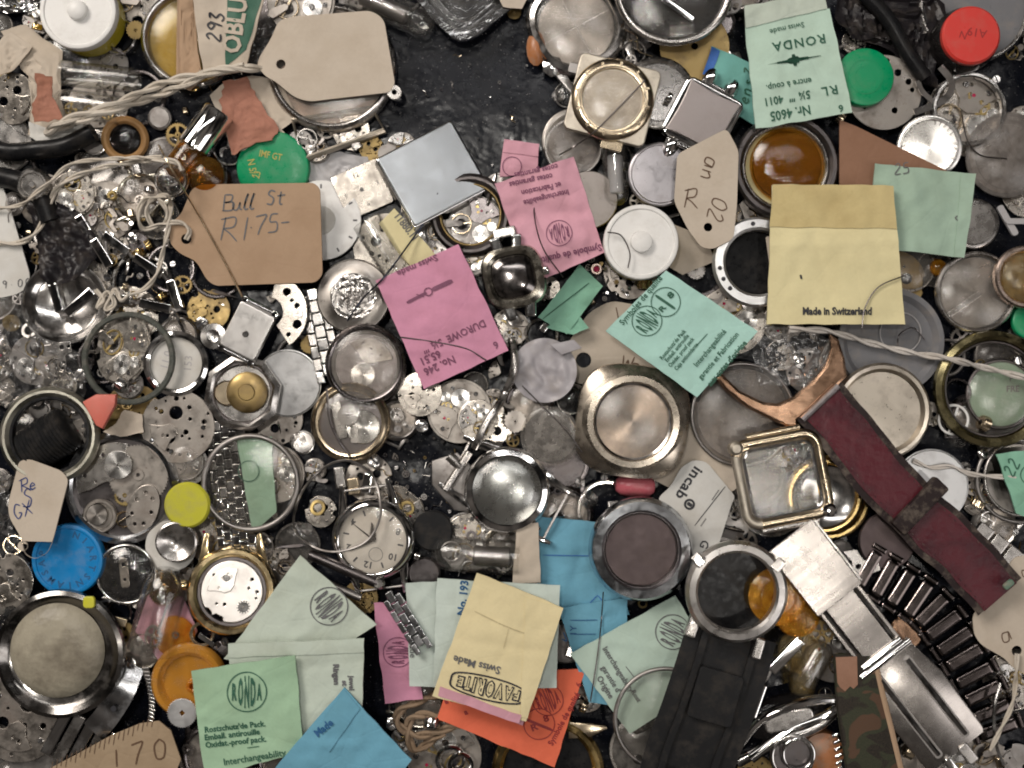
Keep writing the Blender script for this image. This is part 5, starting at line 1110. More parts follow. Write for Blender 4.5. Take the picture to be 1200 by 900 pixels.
# ================================================================ right and centre right, lower half
lay(2)
put('watch_case', 'square shouldered pale gold watch case with a brown ringed dial, centre', 'watch case', lambda: [('case_body', lathe([(44, 2), (44, 12), (48, 17), (58, 14), (66, 8), (67, 2), (60, 0), (44, 0)], 72, close=True, n=3.0), 'champ'), ('bezel', lathe([(45, 13), (47, 17), (54, 18), (60, 14), (60, 10)], 64), 'champ'), ('inner_ring', lathe([(42, 2), (43, 12), (47, 14.5), (51, 14)], 64), 'steel'), ('dial', disc(45, 4), 'brownsun'), ('crystal', tr(dome(45, 4), z=7), 'clear2')], 742, 494, ('p', rrect(128, 128, 30, rot=-6)), h=18, z=30, rot=-8)
M['champ'] = metal('champagne_plate', (.60, .53, .44), .24, .25)
M['brownsun'] = metal('brown_sunray_dial', (.42, .35, .29), .30, .35, .05, radial=True)
lay(1)
scrap('card_sheet', 'beige card lying under the pale gold case and the white printed tag', 'card', [(770, 520), (812, 470), (870, 480), (880, 560), (840, 590), (800, 580), (762, 560)], 'tag', 41, .8, .2, base=1, z=14)
put('watch_glass', 'large thick smoky watch glass right of the pale gold case', 'watch glass', lambda: [('glass', dome(62, 9, 2.5), 'haze'), ('ring', torus(60, 2.4), 'dull'), ('dark_disc', disc(54, 2), 'sund')], 872, 486, C(62), h=14, z=18)
put('plastic_sheet', 'clear crinkled plastic pieces between the aqua packet and the copper case', 'wrap', lambda: [('sheet', crumple(dense([(-50, 24), (10, 40), (52, 20), (44, -30), (-40, -30)], 12, 1), 6, 6, .03, base=2), 'bag')], 930, 422, rp_(100, 60), h=10, opaque=False)
lay(3)
put('pill', 'glossy pink red plastic pill above the large dark dialled bezel', 'pill', lambda: [('pill', tr(lathe([(0, -24), (7, -22.5), (11.5, -17), (13, -8), (13, 8), (11.5, 17), (7, 22.5), (0, 24)], 32), z=13, ry=90), 'pinkp')], 745, 570, rp_(48, 24), rot=-3, h=26, q=40)
card('printed_tag', 'white card tag printed with a round emblem in black, right of the pink pill', 'tag', [(771, 584), (786, 570), (798, 548), (812, 539), (828, 541), (862, 582), (858, 590), (836, 660), (812, 676), (792, 640)], 'tagw', rnd=6, thick=2.4,
     prints=lambda s: [('printing', join(s.txt('incab', 807, 566, 17, 236, 1.15, .45, sp=1.05), s.circle(808, 591, 5.2, 2.6), s.txt('8', 808, 591, 8, 236, 1, .6), s.line([(814, 616), (850, 570)], .9), s.txt('·······', 838, 580, 8, 236, 1, .3), s.txt('······', 824, 612, 8, 236, .9, .3), s.txt('G', 825, 638, 14, 250, 1, .2)), 'inkk')])
lay(4)
put('bezel_case', 'heavy blued steel bezel with a plain dark brown face, centre right', 'watch case', lambda: [('case_body', lathe([(42, 8), (43, 14), (47, 19), (57, 18), (61, 12), (62, 5), (58, 0), (40, 0)], 80, close=False), 'bezelst'), ('inner_step', ring(46, 42, 16, 2), 'gun'), ('dial', disc(43, 9), 'browndial'), ('case_back', disc(56, 4), 'gun')], 752, 645, C(62), h=22, z=38)
M['bezelst'] = metal('blue_grey_polished_steel', (.56, .58, .61), .16, .3); M['browndial'] = metal('dark_brown_dial', (.115, .09, .09), .42, .25)
lay(3)
packet('blue_packet', 'sky blue packet folded under the dark bezel, with drawn triangle', 'paper packet', [(622, 604), (704, 612), (738, 720), (634, 728)], 'cyan', lambda s: [('fold_line', s.line([(636, 650), (700, 651)], 1), 'inkbl'), ('triangle', join(s.line([(682, 716), (700, 697)], 1), s.line([(700, 697), (717, 716)], 1), s.line([(682, 716), (717, 716)], 1), s.line([(694, 712), (706, 704)], 1)), 'inkbl')], seed=21, amp=2.5, h=9)
packet('blue_packet', 'darker blue packet lying between the cream stack and the pale mint packet', 'paper packet', [(654, 712), (735, 700), (735, 828), (690, 822)], 'cyan', lambda s: [('writing', join(s.line([(660, 740), (664, 750), (658, 748)], 1.3), s.txt('1Y', 672, 738, 11, 90, 1, .1), s.line([(668, 726), (700, 726)], 1), s.line([(668, 742), (698, 742)], 1)), 'inkblu')], seed=22, amp=2, h=7, z=20)
packet('brown_packet', 'narrow beige paper strip left of the sky blue packet', 'paper packet', [(606, 614), (630, 612), (634, 682), (600, 684)], 'tag', None, seed=23, h=5, z=28)
lay(4)
packet('mint_packet', 'pale mint packet lying diagonally with a ringed logo below the dark bezel', 'paper packet', [(792, 698), (845, 790), (738, 860), (668, 766)], 'mint2b',
       lambda s: [('printing', join(ronda(s, 788, 740, 20, 62), s.txt('Interchangeability', 724, 784, 9.5, -58, .9, .15), s.txt('garantie d’', 716, 796, 9.5, -58, .9, .15), s.txt('Origine', 709, 805, 10, -58, .95, .2), s.line([(733, 780), (743, 793)], 1), s.txt('Rost', 745, 815, 8, -58, 1, .2)), 'inkd')], seed=24, amp=1.6, h=9)
M['mint2b'] = paper('pale_grey_mint_paper', (.48, .61, .53), .12, fold=.3)
lay(4)
put('thin_ring_glass', 'thin grey ringed glass over the pale mint diagonal packet', 'watch glass', lambda: [('ring', torus(59, 2.6), 'dull'), ('crystal', dome(58, 4, 1), 'clear')], 780, 843, C(59, 55), h=6, opaque=False, z=42)
lay(2)
put('gold_ring', 'polished gold ring at the bottom edge below the orange packet', 'ring', lambda: [('ring', ring(66, 53, 12, 4), 'gold'), ('black_disc', disc(53, 3), 'black')], 642, 906, C(66), h=12, z=10)
put('gold_link', 'gold pointed star lug beside the gold ring at the bottom', 'lug', lambda: [('lug', prism([(-24, 8), (20, 4), (22, 0), (2, -10), (-24, -12)], 6, 1.5), 'goldp')], 690, 854, C(20), h=6, z=14)
lay(3)
packet('orange_packet', 'orange red packet with two ringed logos, bottom centre', 'paper packet', [(530, 790), (686, 784), (650, 899), (512, 842)], 'orange',
       lambda s: [('printing', join(ronda(s, 642, 820, 18, 20), s.circle(632, 848, 18, 1), s.line([(616, 842), (648, 856)], 3.2), s.txt('R', 626, 852, 11, 20, 1.2, .3), s.txt('8', 640, 842, 11, 20, 1.2, .3), s.txt('Symbole de qualité', 661, 842, 9.5, 62, .95, .25), s.txt('6', 678, 802, 9, 60, 1, .2), s.txt('a b.', 527, 820, 9, 20, 1, .4), s.txt('a', 546, 834, 9, 20, 1, .4)), 'inkrd')], seed=26, amp=1.5, h=9)
packet('pink_packet', 'narrow pink packet with a ringed logo left of the mint packet stack', 'paper packet', [(438, 706), (482, 704), (496, 818), (452, 824)], 'pink', lambda s: [('printing', ronda(s, 467, 763, 17, 90), 'inkp')], seed=27, amp=3, h=8)
put('bracelet', 'short steel bracelet piece on the narrow pink packet', 'bracelet', links(5, 24, 15, 'bluesilver', 7, 3), 458, 700, rp_(70, 26, -58), rot=-58, h=8, z=44)
packet('mint_packet', 'pale mint packet turned on its side, leftmost under the yellow packet stack', 'paper packet', [(476, 683), (540, 680), (538, 806), (480, 804)], 'mint3', lambda s: [('printing', s.txt('Swiss made', 483, 745, 10, -88, 1.1, .1), 'inkd')], seed=28, amp=1.5, h=8)
packet('mint_packet', 'pale mint packet with a stamped number beneath the yellow packet stack', 'paper packet', [(512, 678), (656, 686), (652, 806), (508, 804)], 'mint3', lambda s: [('printing', s.txt('No. 193', 543, 700, 13, 84, .95, .4), 'inkblu')], seed=29, amp=1.5, h=8)
M['mint3'] = paper('pale_blue_mint_paper', (.56, .64, .59), .12, fold=.4)
lay(5)
packet('pink_slip', 'pink slip showing below the pale yellow packet', 'paper', [(560, 740), (632, 780), (612, 850), (514, 806)], 'pink2', None, seed=30, amp=1, h=5, thick=1.5)
packet('yellow_packet', 'pale yellow packet with a bold outlined logo upside down, bottom centre', 'paper packet', [(559, 671), (660, 712), (616, 846), (506, 816)], 'fav',
       lambda s: [('logo_outline', s.on(curve_mesh([[(a*.5, b) for a, b in []] or fav_band(s, 45, 14.5), fav_band(s, 42.8, 12.6)], .1), dz=.3), 'inkk'),
                  ('logo_letters', join(*[fav_letter(s, c, i) for i, c in enumerate('FAVORITE')]), 'inkk'), ('letter_faces', join(*[fav_letter(s, c, i, .66, .2, .6) for i, c in enumerate('FAVORITE')]), 'fav'), ('printing', s.txt('Swiss Made', 559, 778, 12.5, 166, .98, .3), 'inkd'), ('crease', join(s.line([(556, 716), (590, 732), (622, 743), (640, 738), (656, 716)], 1.5), s.line([(596, 736), (590, 760)], .6)), 'faint')], seed=31, amp=1.6, bulge=5, h=10,
       flap=[([(616, 700), (660, 712), (618, 842), (610, 840)], 'fav', .2), ([(516, 804), (611, 838), (608, 848), (513, 815)], 'pink2', .5)])
M['faint'] = ink('faint_crease', (.45, .38, .22))
def fav_band(s, a, b, n=40):
    cx, cy = s.px(571, 806); P = []
    for k in range(n):
        t = 2*pi*k/n; x = a*cos(t)*(abs(cos(t))**-.35 if abs(cos(t)) > .15 else 1); x = max(-a, min(a, x)); y = b*sin(t)*(1-.12*abs(x)/a)
        P.append((x, y))
    P = [(-a, 0), (-a*.93, b*.62), (-a*.5, b*.92), (0, b), (a*.5, b*.92), (a*.93, b*.62), (a, 0), (a*.93, -b*.62), (a*.5, -b*.92), (0, -b), (-a*.5, -b*.92), (-a*.93, -b*.62)]
    P = [(p.x, p.y) for p in smooth_path(P, 4, True)]
    r = rad(166); return [(cx+x*cos(r)-y*sin(r), cy+x*sin(r)+y*cos(r)) for x, y in P]
def fav_letter(s, c, i, kk=1, bold=1.1, dz=.35):
    g = text(c, 16, 0, 0, 0, 1, bold); xs = [v[0] for v in g[0]]; ys = [v[1] for v in g[0]]; w0, h0 = max(xs)-min(xs), max(ys)-min(ys); mx, my = (max(xs)+min(xs))/2, (max(ys)+min(ys))/2
    pos = [-35.5, -25.5, -14.5, -3.5, 7.5, 15.5, 23, 32][i]; wd = [9, 11, 11.5, 11, 10, 4.4, 9.6, 9][i]-(3.8 if kk < 1 else 0)*(1 if c != 'I' else .75); hh = [14, 18, 20, 21.5, 21, 20, 18, 14][i]-(3.6 if kk < 1 else 0)
    cx, cy = s.px(571, 806); r = rad(166); V = []
    for a, b, z in g[0]:
        x = pos+(a-mx)*wd/w0; y = (b-my)*hh/h0; V.append((cx+x*cos(r)-y*sin(r), cy+x*sin(r)+y*cos(r), 0))
    return s.on((V, g[1]), dz)
lay(2)
strand('twine', 'loop of brown jute twine left of the orange packet', 'twine', [(540, 806), (500, 818), (470, 832), (466, 848), (490, 862), (530, 852), (560, 846), (530, 842), (490, 838), (478, 852), (484, 878), (500, 872), (520, 858)], 4.4, 'twine', 2, twist=.12)
lay(1)
put('movement', 'steel movement with winding wheels at the bottom edge below the twine', 'movement', movement(44, 71, 'nickeld'), 520, 888, C(43), h=12)
put('winding_gears', 'two bright steel wheel edges at the bottom left of the orange packet', 'wheel', lambda: [('wheel', ring(18, 13, 8, 2), 'chrome'), ('wheel', tr(ring(15, 10, 8, 2), 12, -4, 5), 'chrome')], 528, 892, C(18), h=10, z=24)
# ---------------------------------------------------------------- maroon strap, gold cases, clasp
lay(3)
put('copper_case', 'copper coloured tonneau watch frame pointing into the maroon strap', 'watch case', lambda: [('frame', curve_mesh([[(x-900, 442-y) for x, y in [(836, 440), (845, 436), (868, 458), (895, 471), (912, 473), (930, 465), (952, 448), (968, 428), (975, 408), (973, 390), (984, 398), (991, 420), (994, 442), (962, 470), (936, 494), (936, 500), (929, 503), (906, 493), (876, 478), (850, 457)]]], 12, 3.5), 'rose')], 900, 442, ('c', 60, 44), h=16, z=38, opaque=False)
def gold_rect():
    fr = []
    for q, r in ((0, 1),):
        P = rrect(98, 96, 16, n=6); fr.append(tube([(x, y, 9) for x, y in P], 6.4, 10, closed=True, flat=.9))
    Q = [(x, y, 9) for x, y in rrect(98, 96, 16, n=6)]; P = [('frame', tube(Q[-8:]+Q[:13], 6.4, 10, flat=.9), 'goldp'), ('worn_frame_side', tube(Q[12:-7], 5.6, 10, flat=.9), 'ivorym'), ('inner_frame', tube([(x, y, 12) for x, y in rrect(82, 80, 12, n=6)], 2.6, 8, closed=True), 'chrome'), ('crystal', prism(rrect(84, 82, 12, n=5), 4, 1, 12), 'clear')]
    P += [('corner_screw', tr(lathe([(0, 0), (8, 0), (9, 4), (8, 14), (5, 17), (0, 17.5)], 20), sx*47, sy*46, 2), 'chrome' if sy < 0 else 'ivorym') for sx, sy in ((-1, 1), (1, -1))]
    P += [('spring_bar', tube([(-34, -56, 7), (34, -56, 7)], 4, 10), 'satin'), ('spring_bar', tube([(-32, 56, 7), (32, 56, 7)], 4, 10), 'goldp')]
    return P
lay(4)
put('rectangular_case', 'square gold framed watch case with clear glass beside the maroon strap', 'watch case', gold_rect, 918, 562, ('p', rrect(118, 124, 10, rot=11)), h=20, rot=11, z=46, opaque=False)
lay(3)
put('gold_ring', 'yellow gold ring with a curved glass seen beneath the square gold frame', 'ring', lambda: [('ring', ring(50, 41, 10, 3), 'gold'), ('second_ring', tr(ring(44, 37, 9, 2), -6, 3, 8), 'gold'), ('steel_dish', lathe([(0, 1), (20, 2), (34, 6), (37, 8), (37, 0), (0, 0)], 48), 'steel')], 972, 584, C(50), h=18, z=26)
put('watch_glass', 'clear curved crystal piece under the square gold frame, left part', 'watch glass', crystal(40, 8, 'clear2'), 905, 590, C(40), h=10, z=20, opaque=False)
lay(5)
STR = [(962, 470), (1000, 515), (1045, 570), (1088, 612), (1135, 655), (1178, 702)]
def strap():
    L = Vector((1070, -585)); P = [(x-1070, 585-y, 12+6*sin(i*.9)) for i, (x, y) in enumerate(STR)]
    wob = lambda g, k: ([(x+k*mnoise.noise(Vector((x*.022, y*.022, 4))), y+k*mnoise.noise(Vector((x*.022, y*.022, 8))), z+1.2*mnoise.noise(Vector((x*.03, y*.03, 1)))) for x, y, z in g[0]], g[1])
    edge = wob(bent_strip(smooth_path(P, 4), 68, 5, 0), 3); face = wob(bent_strip(smooth_path([(a, b, c+1.6) for a, b, c in P], 4), 52, 6.5, 0), 4)
    m = Vector((P[2][0]*.35+P[3][0]*.65, P[2][1]*.35+P[3][1]*.65, 18)); 
    keeper = tr(box(22, 76, 16, 3, 3), 8, -8, 10, -44)
    st = []
    sp = smooth_path(P, 14); acc = 0
    for p, q in zip(sp, sp[1:]):
        acc += (q-p).length
        if acc > 5.5:
            acc = 0; d = (q-p).normalized(); n_ = Vector((-d.y, d.x, 0))
            for sg in (-1, 1): st.append(tr(box(3.2, 1.0, .8, .4, .2), p.x+n_.x*sg*23, p.y+n_.y*sg*23, p.z+7.4, math.degrees(math.atan2(d.y, d.x))))
    return [('strap_body', edge, 'edge'), ('strap_face', face, 'leather', [('stitching', join(*st), 'stitch')]), ('keeper', keeper, 'edge'), ('spring_bar', tube([(P[0][0]-20, P[0][1]-22, 14), (P[0][0]+22, P[0][1]+18, 14)], 4, 8), 'gun'), ('buckle_end', tr(box(14, 8, 6, 3, 2), 112, -100, 18, 40), 'greenm')]
M['stitch'] = plastic('dark_red_thread', (.045, .012, .016), .8, .2); M['greenm'] = plastic('verdigris_metal', (.07, .17, .12), .5, .4)
put('leather_strap', 'worn maroon leather watch strap with a black keeper loop, right side', 'strap', strap, 1070, 585, ('p', [(x-1070, 585-y) for x, y in [(935, 490), (988, 448), (1190, 670), (1196, 690), (1160, 722)]]), h=26, q=80, z=44)
lay(3)
put('round_crystal_case', 'cream round case back with a deep rim right of the smoky lid', 'case back', lambda: [('case_body', lathe([(0, 5), (46, 5), (50, 11), (54, 12), (57, 8), (56, 0), (0, 0)], 64), 'creamst')], 1034, 482, C(56), h=12, z=30)
M['creamst'] = metal('creamy_steel', (.60, .54, .46), .30, .5)
put('gold_ring_case', 'large olive gold ring with green paper and wheel inside, right edge', 'ring', lambda: [('ring', lathe([(57, 4), (58, 11), (62, 14), (68, 11), (69, 4), (62, 0), (57, 1)], 72, close=True), 'olive'), ('liner', ring(57, 54, 8, 1), 'gun')], 1165, 456, C(69, 54), h=15, z=30, opaque=False)
M['olive'] = metal('olive_gold', (.50, .44, .24), .2, .35)
lay(2)
put('round_glass', 'clear glass over green lettered paper inside the olive gold ring', 'watch glass', lambda: [('paper_disc', disc(38, 2), 'green_pp'), ('printing', tr(join(text('P', 9, 12, 18, 0, 1, .2), text('FRE', 10, 14, 6, 0, 1, .3)), z=2.2), 'inkd'), ('crystal', tr(dome(40, 6), z=2), 'clear2'), ('ring', torus(40, 2), 'gun')], 1176, 462, C(40), h=12, z=16)
put('balance_ring', 'white wire wheel at the lower left inside the olive gold ring', 'wheel', lambda: [('rim', torus(17, 1.6), 'whitep'), ('spoke', box(32, 2.4, 2, .8, .4), 'whitep')], 1118, 492, C(17), h=4, z=22, rot=70)
lay(4)
strand('cotton_string', 'white double string under the yellow packet running to the right edge', 'string', [(925, 386), (970, 388), (1020, 402), (1070, 414), (1110, 420), (1150, 430), (1215, 446)], 3.4, 'whitestring', 2)
strand('cotton_string', 'pale rose string below the olive gold ring', 'string', [(1070, 540), (1090, 548), (1115, 547), (1140, 556), (1190, 560)], 2.6, 'whitestring', 2)
lay(2)
put('folded_disc', 'grey scratched disc behind the keeper of the maroon strap', 'disc', back(44, 'alu', .97, 3), 1092, 570, C(44), h=4, z=22)
packet('green_packet', 'green paper with ink drawing at the right edge under the olive ring', 'paper packet', [(1166, 532), (1215, 526), (1215, 610), (1190, 602)], 'green_p2', lambda s: [('handwriting', join(pen(s, '22', 1178, 556, 14, 60, 1.6), s.circle(1204, 556, 11, 1)), 'inkg')], seed=34, amp=2, h=6, z=30)
put('steel_rings', 'nested thin steel rings at the right edge behind the green paper', 'ring', lambda: [('ring', torus(50, 2.6), 'dull'), ('ring', tr(torus(44, 2), 2, 2, 4), 'satin'), ('disc', disc(42, 2), 'sund')], 1196, 562, C(50), h=8, z=14)
put('dark_disc', 'dark brown round disc below the maroon strap', 'disc', lambda: [('disc', disc(34, 6, 2), 'browndial')], 1040, 634, C(34), h=6, z=24)
put('tiny_bridge', 'tiny pierced steel part below the square gold frame corner', 'watch part', lambda: [('part_body', curve_mesh([[(-22, 12), (-6, 14), (2, 2), (20, -2), (22, -10), (2, -18), (-10, -14), (-12, 0)], circ(3, -4, -6), circ(2.4, 8, -9)], 2, .4), 'satin')], 1010, 658, C(18), h=3, z=30)
lay(4)
card('price_tag', 'beige price tag with ink scrawl and string at the bottom right edge', 'tag', [(1140, 722), (1190, 652), (1230, 650), (1230, 800), (1212, 796), (1186, 782), (1178, 772), (1150, 756), (1142, 744)], 'tag', [(1192, 763, 6)], rnd=7, prints=lambda s: [('handwriting', join(pen(s, 'Cafe', 1156, 752, 22, 25, 1.3), pen(s, 'boo', 1190, 690, 20, 70, 1.3)), 'inkbr')], thick=2.4)
strand('cotton_string', 'pale cotton string hanging from the beige tag at bottom right', 'string', [(1192, 766), (1190, 800), (1186, 826), (1174, 852), (1160, 880)], 2.4, 'rope', 2)
lay(3)
def clasp():
    P = [('upper_plate', tr(box(96, 66, 5, 3, 1.5), -100, 0, 16), 'brushed2'), ('side_fold', tr(box(90, 4, 9, 1, 1), -100, 34, 12), 'satin')]
    P += [('middle_blade', join(tr(box(84, 40, 4, 2, 1), -14, 0, 14), tr(box(84, 5, 4, 2, 1), -14, 27, 14), tr(box(84, 5, 4, 2, 1), -14, -27, 14)), 'brushed2'), ('slot_rod', tube([(-50, 23, 15), (24, 23, 15)], 2, 8), 'chrome'), ('slot_rod', tube([(-50, -23, 15), (24, -23, 15)], 2, 8), 'chrome')]
    P += [('hinge', join(tube([(28, -28, 17), (28, 28, 17)], 5.5, 12), tube([(36, -36, 15), (36, 36, 15)], 5, 12)), 'chrome')]
    P += [('lower_blade', prism([(40, 36), (90, 44), (170, 42), (176, 38), (176, -38), (170, -42), (90, -44), (40, -36)], 5, 1.5, 9), 'brushed2')]
    for sy in (-1, 1): P.append(('groove', tr(join(box(120, 10, .6, 4, .2), ), 108, sy*20, 14.1), 'dull')); P.append(('ridge', tube([(52, sy*20, 15), (108, sy*20, 17), (164, sy*20, 14)], 3.2, 8), 'chrome'))
    P += [('prong', tr(box(26, 14, 6, 4, 2), 184, 8, 10), 'satin'), ('prong', tr(box(20, 10, 8, 4, 2), 182, -16, 10), 'chrome')]
    return P
M['brushed2'] = metal('brushed_clasp_steel', (.40, .37, .345), .25, .0, .08, brushed=True)
put('folding_clasp', 'long brushed steel folding clasp opened out, bottom right', 'clasp', clasp, 1016, 744, ('p', [(-120, 110), (-75, 140), (110, -80), (150, -160), (70, -170), (-10, -40)]), rot=-52, h=22, z=38)
lay(2)
put('bracelet', 'dark tapered expanding bracelet curving down behind the beige tag, bottom right', 'bracelet', links(12, 60, 21, 'darklink', 14, 6, mat2='darklink', path=[(-78, 62, 6), (-40, 40, 8), (-6, 16, 6), (22, -20, 4), (46, -60, 2), (70, -110, 2), (88, -160, 0)]), 1094, 728, ('p', [(-90, 80), (40, 40), (110, -140), (60, -160), (-30, -20)]), h=16, z=14)
M['darklink'] = metal('dark_polished_links', (.13, .11, .105), .16, .1)
put('steel_links', 'satin steel bracelet links right of the dark bracelet near the maroon strap tip', 'bracelet', links(4, 44, 22, 'satin', 10, 1), 1146, 634, rp_(80, 44, -30), rot=-38, h=12, z=22)
put('bent_wire', 'curved steel spring bar at the bottom right below the beige tag', 'wire', lambda: [('wire', tube(smooth_path([(0, 50, 6), (-8, 20, 8), (-6, -20, 8), (4, -46, 6)], 8), 2, 8), 'steel')], 1172, 850, C(14), h=6, z=36)
put('orange_disc', 'orange copper disc half behind the folding clasp hinge', 'disc', lambda: [('disc', disc(20, 6, 2), 'rose')], 1062, 742, C(20), h=6, z=22)
# black rubber strap
lay(5)
def rubber():
    P = [(28, 66, 14), (14, 20, 18), (-6, -40, 18), (-24, -90, 16), (-40, -160, 14)]
    out = [('strap_body', bent_strip(P, 108, 10), 'rubber')]
    out += [('ridge', bent_strip([(a+sx*30*.97, b-sx*30*.26, c+4) for a, b, c in P], 8, 6), 'rubber') for sx in (-1, 1)]
    out += [('panel', tr(prism(rrect(54, 62, 5), 4, 2), x, y, 24, -16), 'rubber') for x, y in ((6, -10), (-30, -130))]
    out += [('lug_link', tr(box(14, 30, 10, 3, 3), -20, 74, 18, -20), 'satin'), ('lug_link', tr(box(12, 26, 10, 3, 3), 56, 46, 18, -16), 'satin')]
    return out
put('rubber_strap', 'black rubber watch strap with raised panels at the bottom centre right', 'strap', rubber, 832, 806, ('p', [(-20, 90), (76, 60), (60, -10), (30, -120), (-80, -110), (-60, -20)]), h=28, z=48)
lay(5)
put('ring_case', 'silver ring watch case with brick shaped side inserts on the black rubber strap', 'watch case', lambda: [('case_body', lathe([(46, 2), (46, 14), (49, 17), (56, 16), (60, 11), (60, 4), (55, 0), (46, 0)], 72, close=True), 'alu2'), ('side_insert', tr(box(12, 16, 6, 2, 1.5), -46, 38, 13, 40), 'satin'), ('side_insert', tr(box(12, 16, 6, 2, 1.5), 48, 32, 13, -40), 'satin'), ('notch', tr(box(3, 14, 2, .5, .4), -42, 36, 15.6, -40), 'gun')], 864, 694, C(60, 46), h=18, z=74)
M['alu2'] = metal('scratched_aluminium', (.70, .67, .64), .28, .35)
put('dark_disc', 'black backing disc added to darken the opening of the silver ring case', 'disc', lambda: [('disc', disc(50, 3), 'black')], 858, 690, C(50), h=4, z=28)  # black disc added so the open ring looks deep and dark inside
lay(3)
put('amber_lens', 'brown amber plastic dial cover inside the silver ring case at right', 'lens', lambda: [('lens', lathe([(0, 7), (20, 7), (22, 9), (28, 8), (34, 4), (34, 0), (0, 0)], 48), 'amber'), ('centre', tr(disc(7, 4, 1), z=6), 'amberd')], 912, 700, C(34), h=10, z=44)
put('amber_lens', 'second amber lid half hidden below the first near the folding clasp', 'lens', lambda: [('lens', lathe([(0, 5), (20, 5), (25, 3), (26, 0), (0, 0)], 40), 'amber')], 936, 722, C(26), h=7, z=24)
put('olive_jar', 'small olive glass jar base behind the chromed bar, bottom right', 'jar', lambda: [('jar', lathe([(0, 2), (18, 2), (22, 8), (25, 8), (25, 0), (0, 0)], 40), 'yclear')], 938, 764, C(25), h=9, z=18)
put('glass_vial', 'small clear vial with highlights left of the folding clasp, bottom right', 'vial', vial(56, 16, 'glass', contents=lambda: []), 956, 778, rp_(56, 32, 60), rot=240, h=32, z=14, opaque=False)
put('glass_vial', 'upright amber vial under the chromed bar chain, bottom right', 'vial', vial(50, 16, 'yclear'), 942, 796, rp_(50, 30), rot=90, h=30, z=4, opaque=False)
put('steel_chain', 'chromed bar link chain piece right of the rubber strap', 'chain', bar_chain([(26, -30), (-10, 8), (-20, 22), (-34, 62)], 'chrome', 13), 914, 780, C(30), h=12, z=44)
def band_case():
    P = [('ring', tube(smooth_path([(-60, -20, 10), (-30, 10, 22), (20, 22, 26), (56, 18, 20), (50, 2, 14), (0, -12, 10), (-50, -40, 8)], 8), 6, 10, flat=1.2), 'chrome'),
         ('ring', tube(smooth_path([(-66, -44, 4), (-20, -26, 8), (30, -14, 10), (60, 4, 10)], 8), 7, 10, flat=.8), 'steel'), ('lens', lathe([(0, 16), (30, 13), (44, 6), (46, 0), (0, 0)], 48, sx=1.2, sy=.62), 'smoke'), ('plate', prism(rrect(60, 26, 8), 12, 3, 4), 'satin')]
    return P
put('steel_case', 'tilted chromed watch case and lens standing on edge, bottom right', 'watch case', band_case, 926, 846, C(50), h=26, z=24, rot=8)
put('camouflage_strap', 'brown and dark green camouflage textile strap end at the bottom right', 'strap', lambda: [('strap_body', prism([(-34, 64), (10, 66), (20, 20), (30, -20), (44, -80), (-18, -80), (-30, 0)], 12, 3), 'camo'), ('edge_binding', tube([(12, 64, 8), (22, 20, 9), (32, -20, 9), (46, -78, 8)], 4, 8), 'kraft'), ('tan_patch', curve_mesh([[(-33, 62), (-8, 63), (-7, 30), (-12, 25), (-16, 28), (-22, 22), (-28, 27), (-31, 32)]], 1.0, .2, 12.1), 'kraftd2')], 1012, 832, ('p', [(-34, 64), (10, 66), (44, -80), (-18, -80)]), h=14, z=44)
M['kraftd2'] = paper('tan_cloth', (.34, .19, .13), .4)
M['camo_plain'] = paper('dark_green_cloth', (.028, .032, .02), .4, .6, (.10, .06, .035), 1.2, False)
put('chrome_ring', 'two chromed rings at the bottom edge right of the rubber strap', 'ring', lambda: [('ring', torus(24, 3), 'steel'), ('ring', tr(torus(18, 2.4), 6, 4, 6), 'chrome'), ('disc', disc(22, 2), 'gun')], 930, 888, C(24), h=12, z=34)
put('tan_jar', 'tan amber bottle side at the bottom edge left of the camouflage strap', 'jar', lambda: [('jar', lathe([(0, 0), (24, 0), (26, 4), (24, 20), (0, 24)], 32), 'ambershell')], 964, 882, C(24), h=20, z=6)
put('grip_strip', 'serrated steel strip between the tan bottle and camouflage strap', 'strip', lambda: [('strip', join(*[tr(box(10, 4, 4, 1, .8), sin(k*.4)*4, -k*8, 0, 20+k*4) for k in range(7)]), 'chrome')], 980, 862, rp_(14, 60), h=6, z=38)
# ================================================================ bottom left
lay(3)
put('glass_dish', 'large round glass jar with cloudy grey contents at the left bottom', 'jar', lambda: [('jar', lathe([(0, 0), (62, 0), (72, 4), (76, 14), (75, 22), (70, 24), (64, 20), (58, 16), (0, 16)], 72), 'smokeglass'), ('contents', tr(lathe([(0, 13), (25, 12.4), (42, 10), (52, 4), (56, 0), (0, 0)], 64), -4, 4, 17), 'oldcontent')], 68, 768, C(75), h=32, z=22)
M['smokeglass'] = metal('dark_glass_rim', (.22, .21, .20), .14, .4); M['oldcontent'] = paper('cloudy_grey_dust', (.37, .335, .26), .9, .35, (.12, .10, .075), 1.2, False)
put('yellow_bit', 'tiny bright yellow plastic bit on the rim of the large glass jar', 'plastic bit', lambda: [('bit', prism(rrect(14, 14, 4), 6, 2), 'limebit')], 104, 706, C(7), h=6, z=56)
M['limebit'] = plastic('bright_yellow_plastic', (.60, .58, .04), .35, .1)
lay(2)
put('crystal_case', 'clear crystal with a small steel bridge right of the blue lid', 'watch glass', lambda: [('ring', torus(34, 2), 'steel'), ('bridge', tr(curve_mesh([rrect(10, 36, 4), circ(2.5, 0, 10), circ(2, 0, -8)], 2, .4), -2, 2, 2, 6), 'nickel'), ('crystal', dome(33, 8), 'clear')], 146, 674, C(34), h=10, z=26)
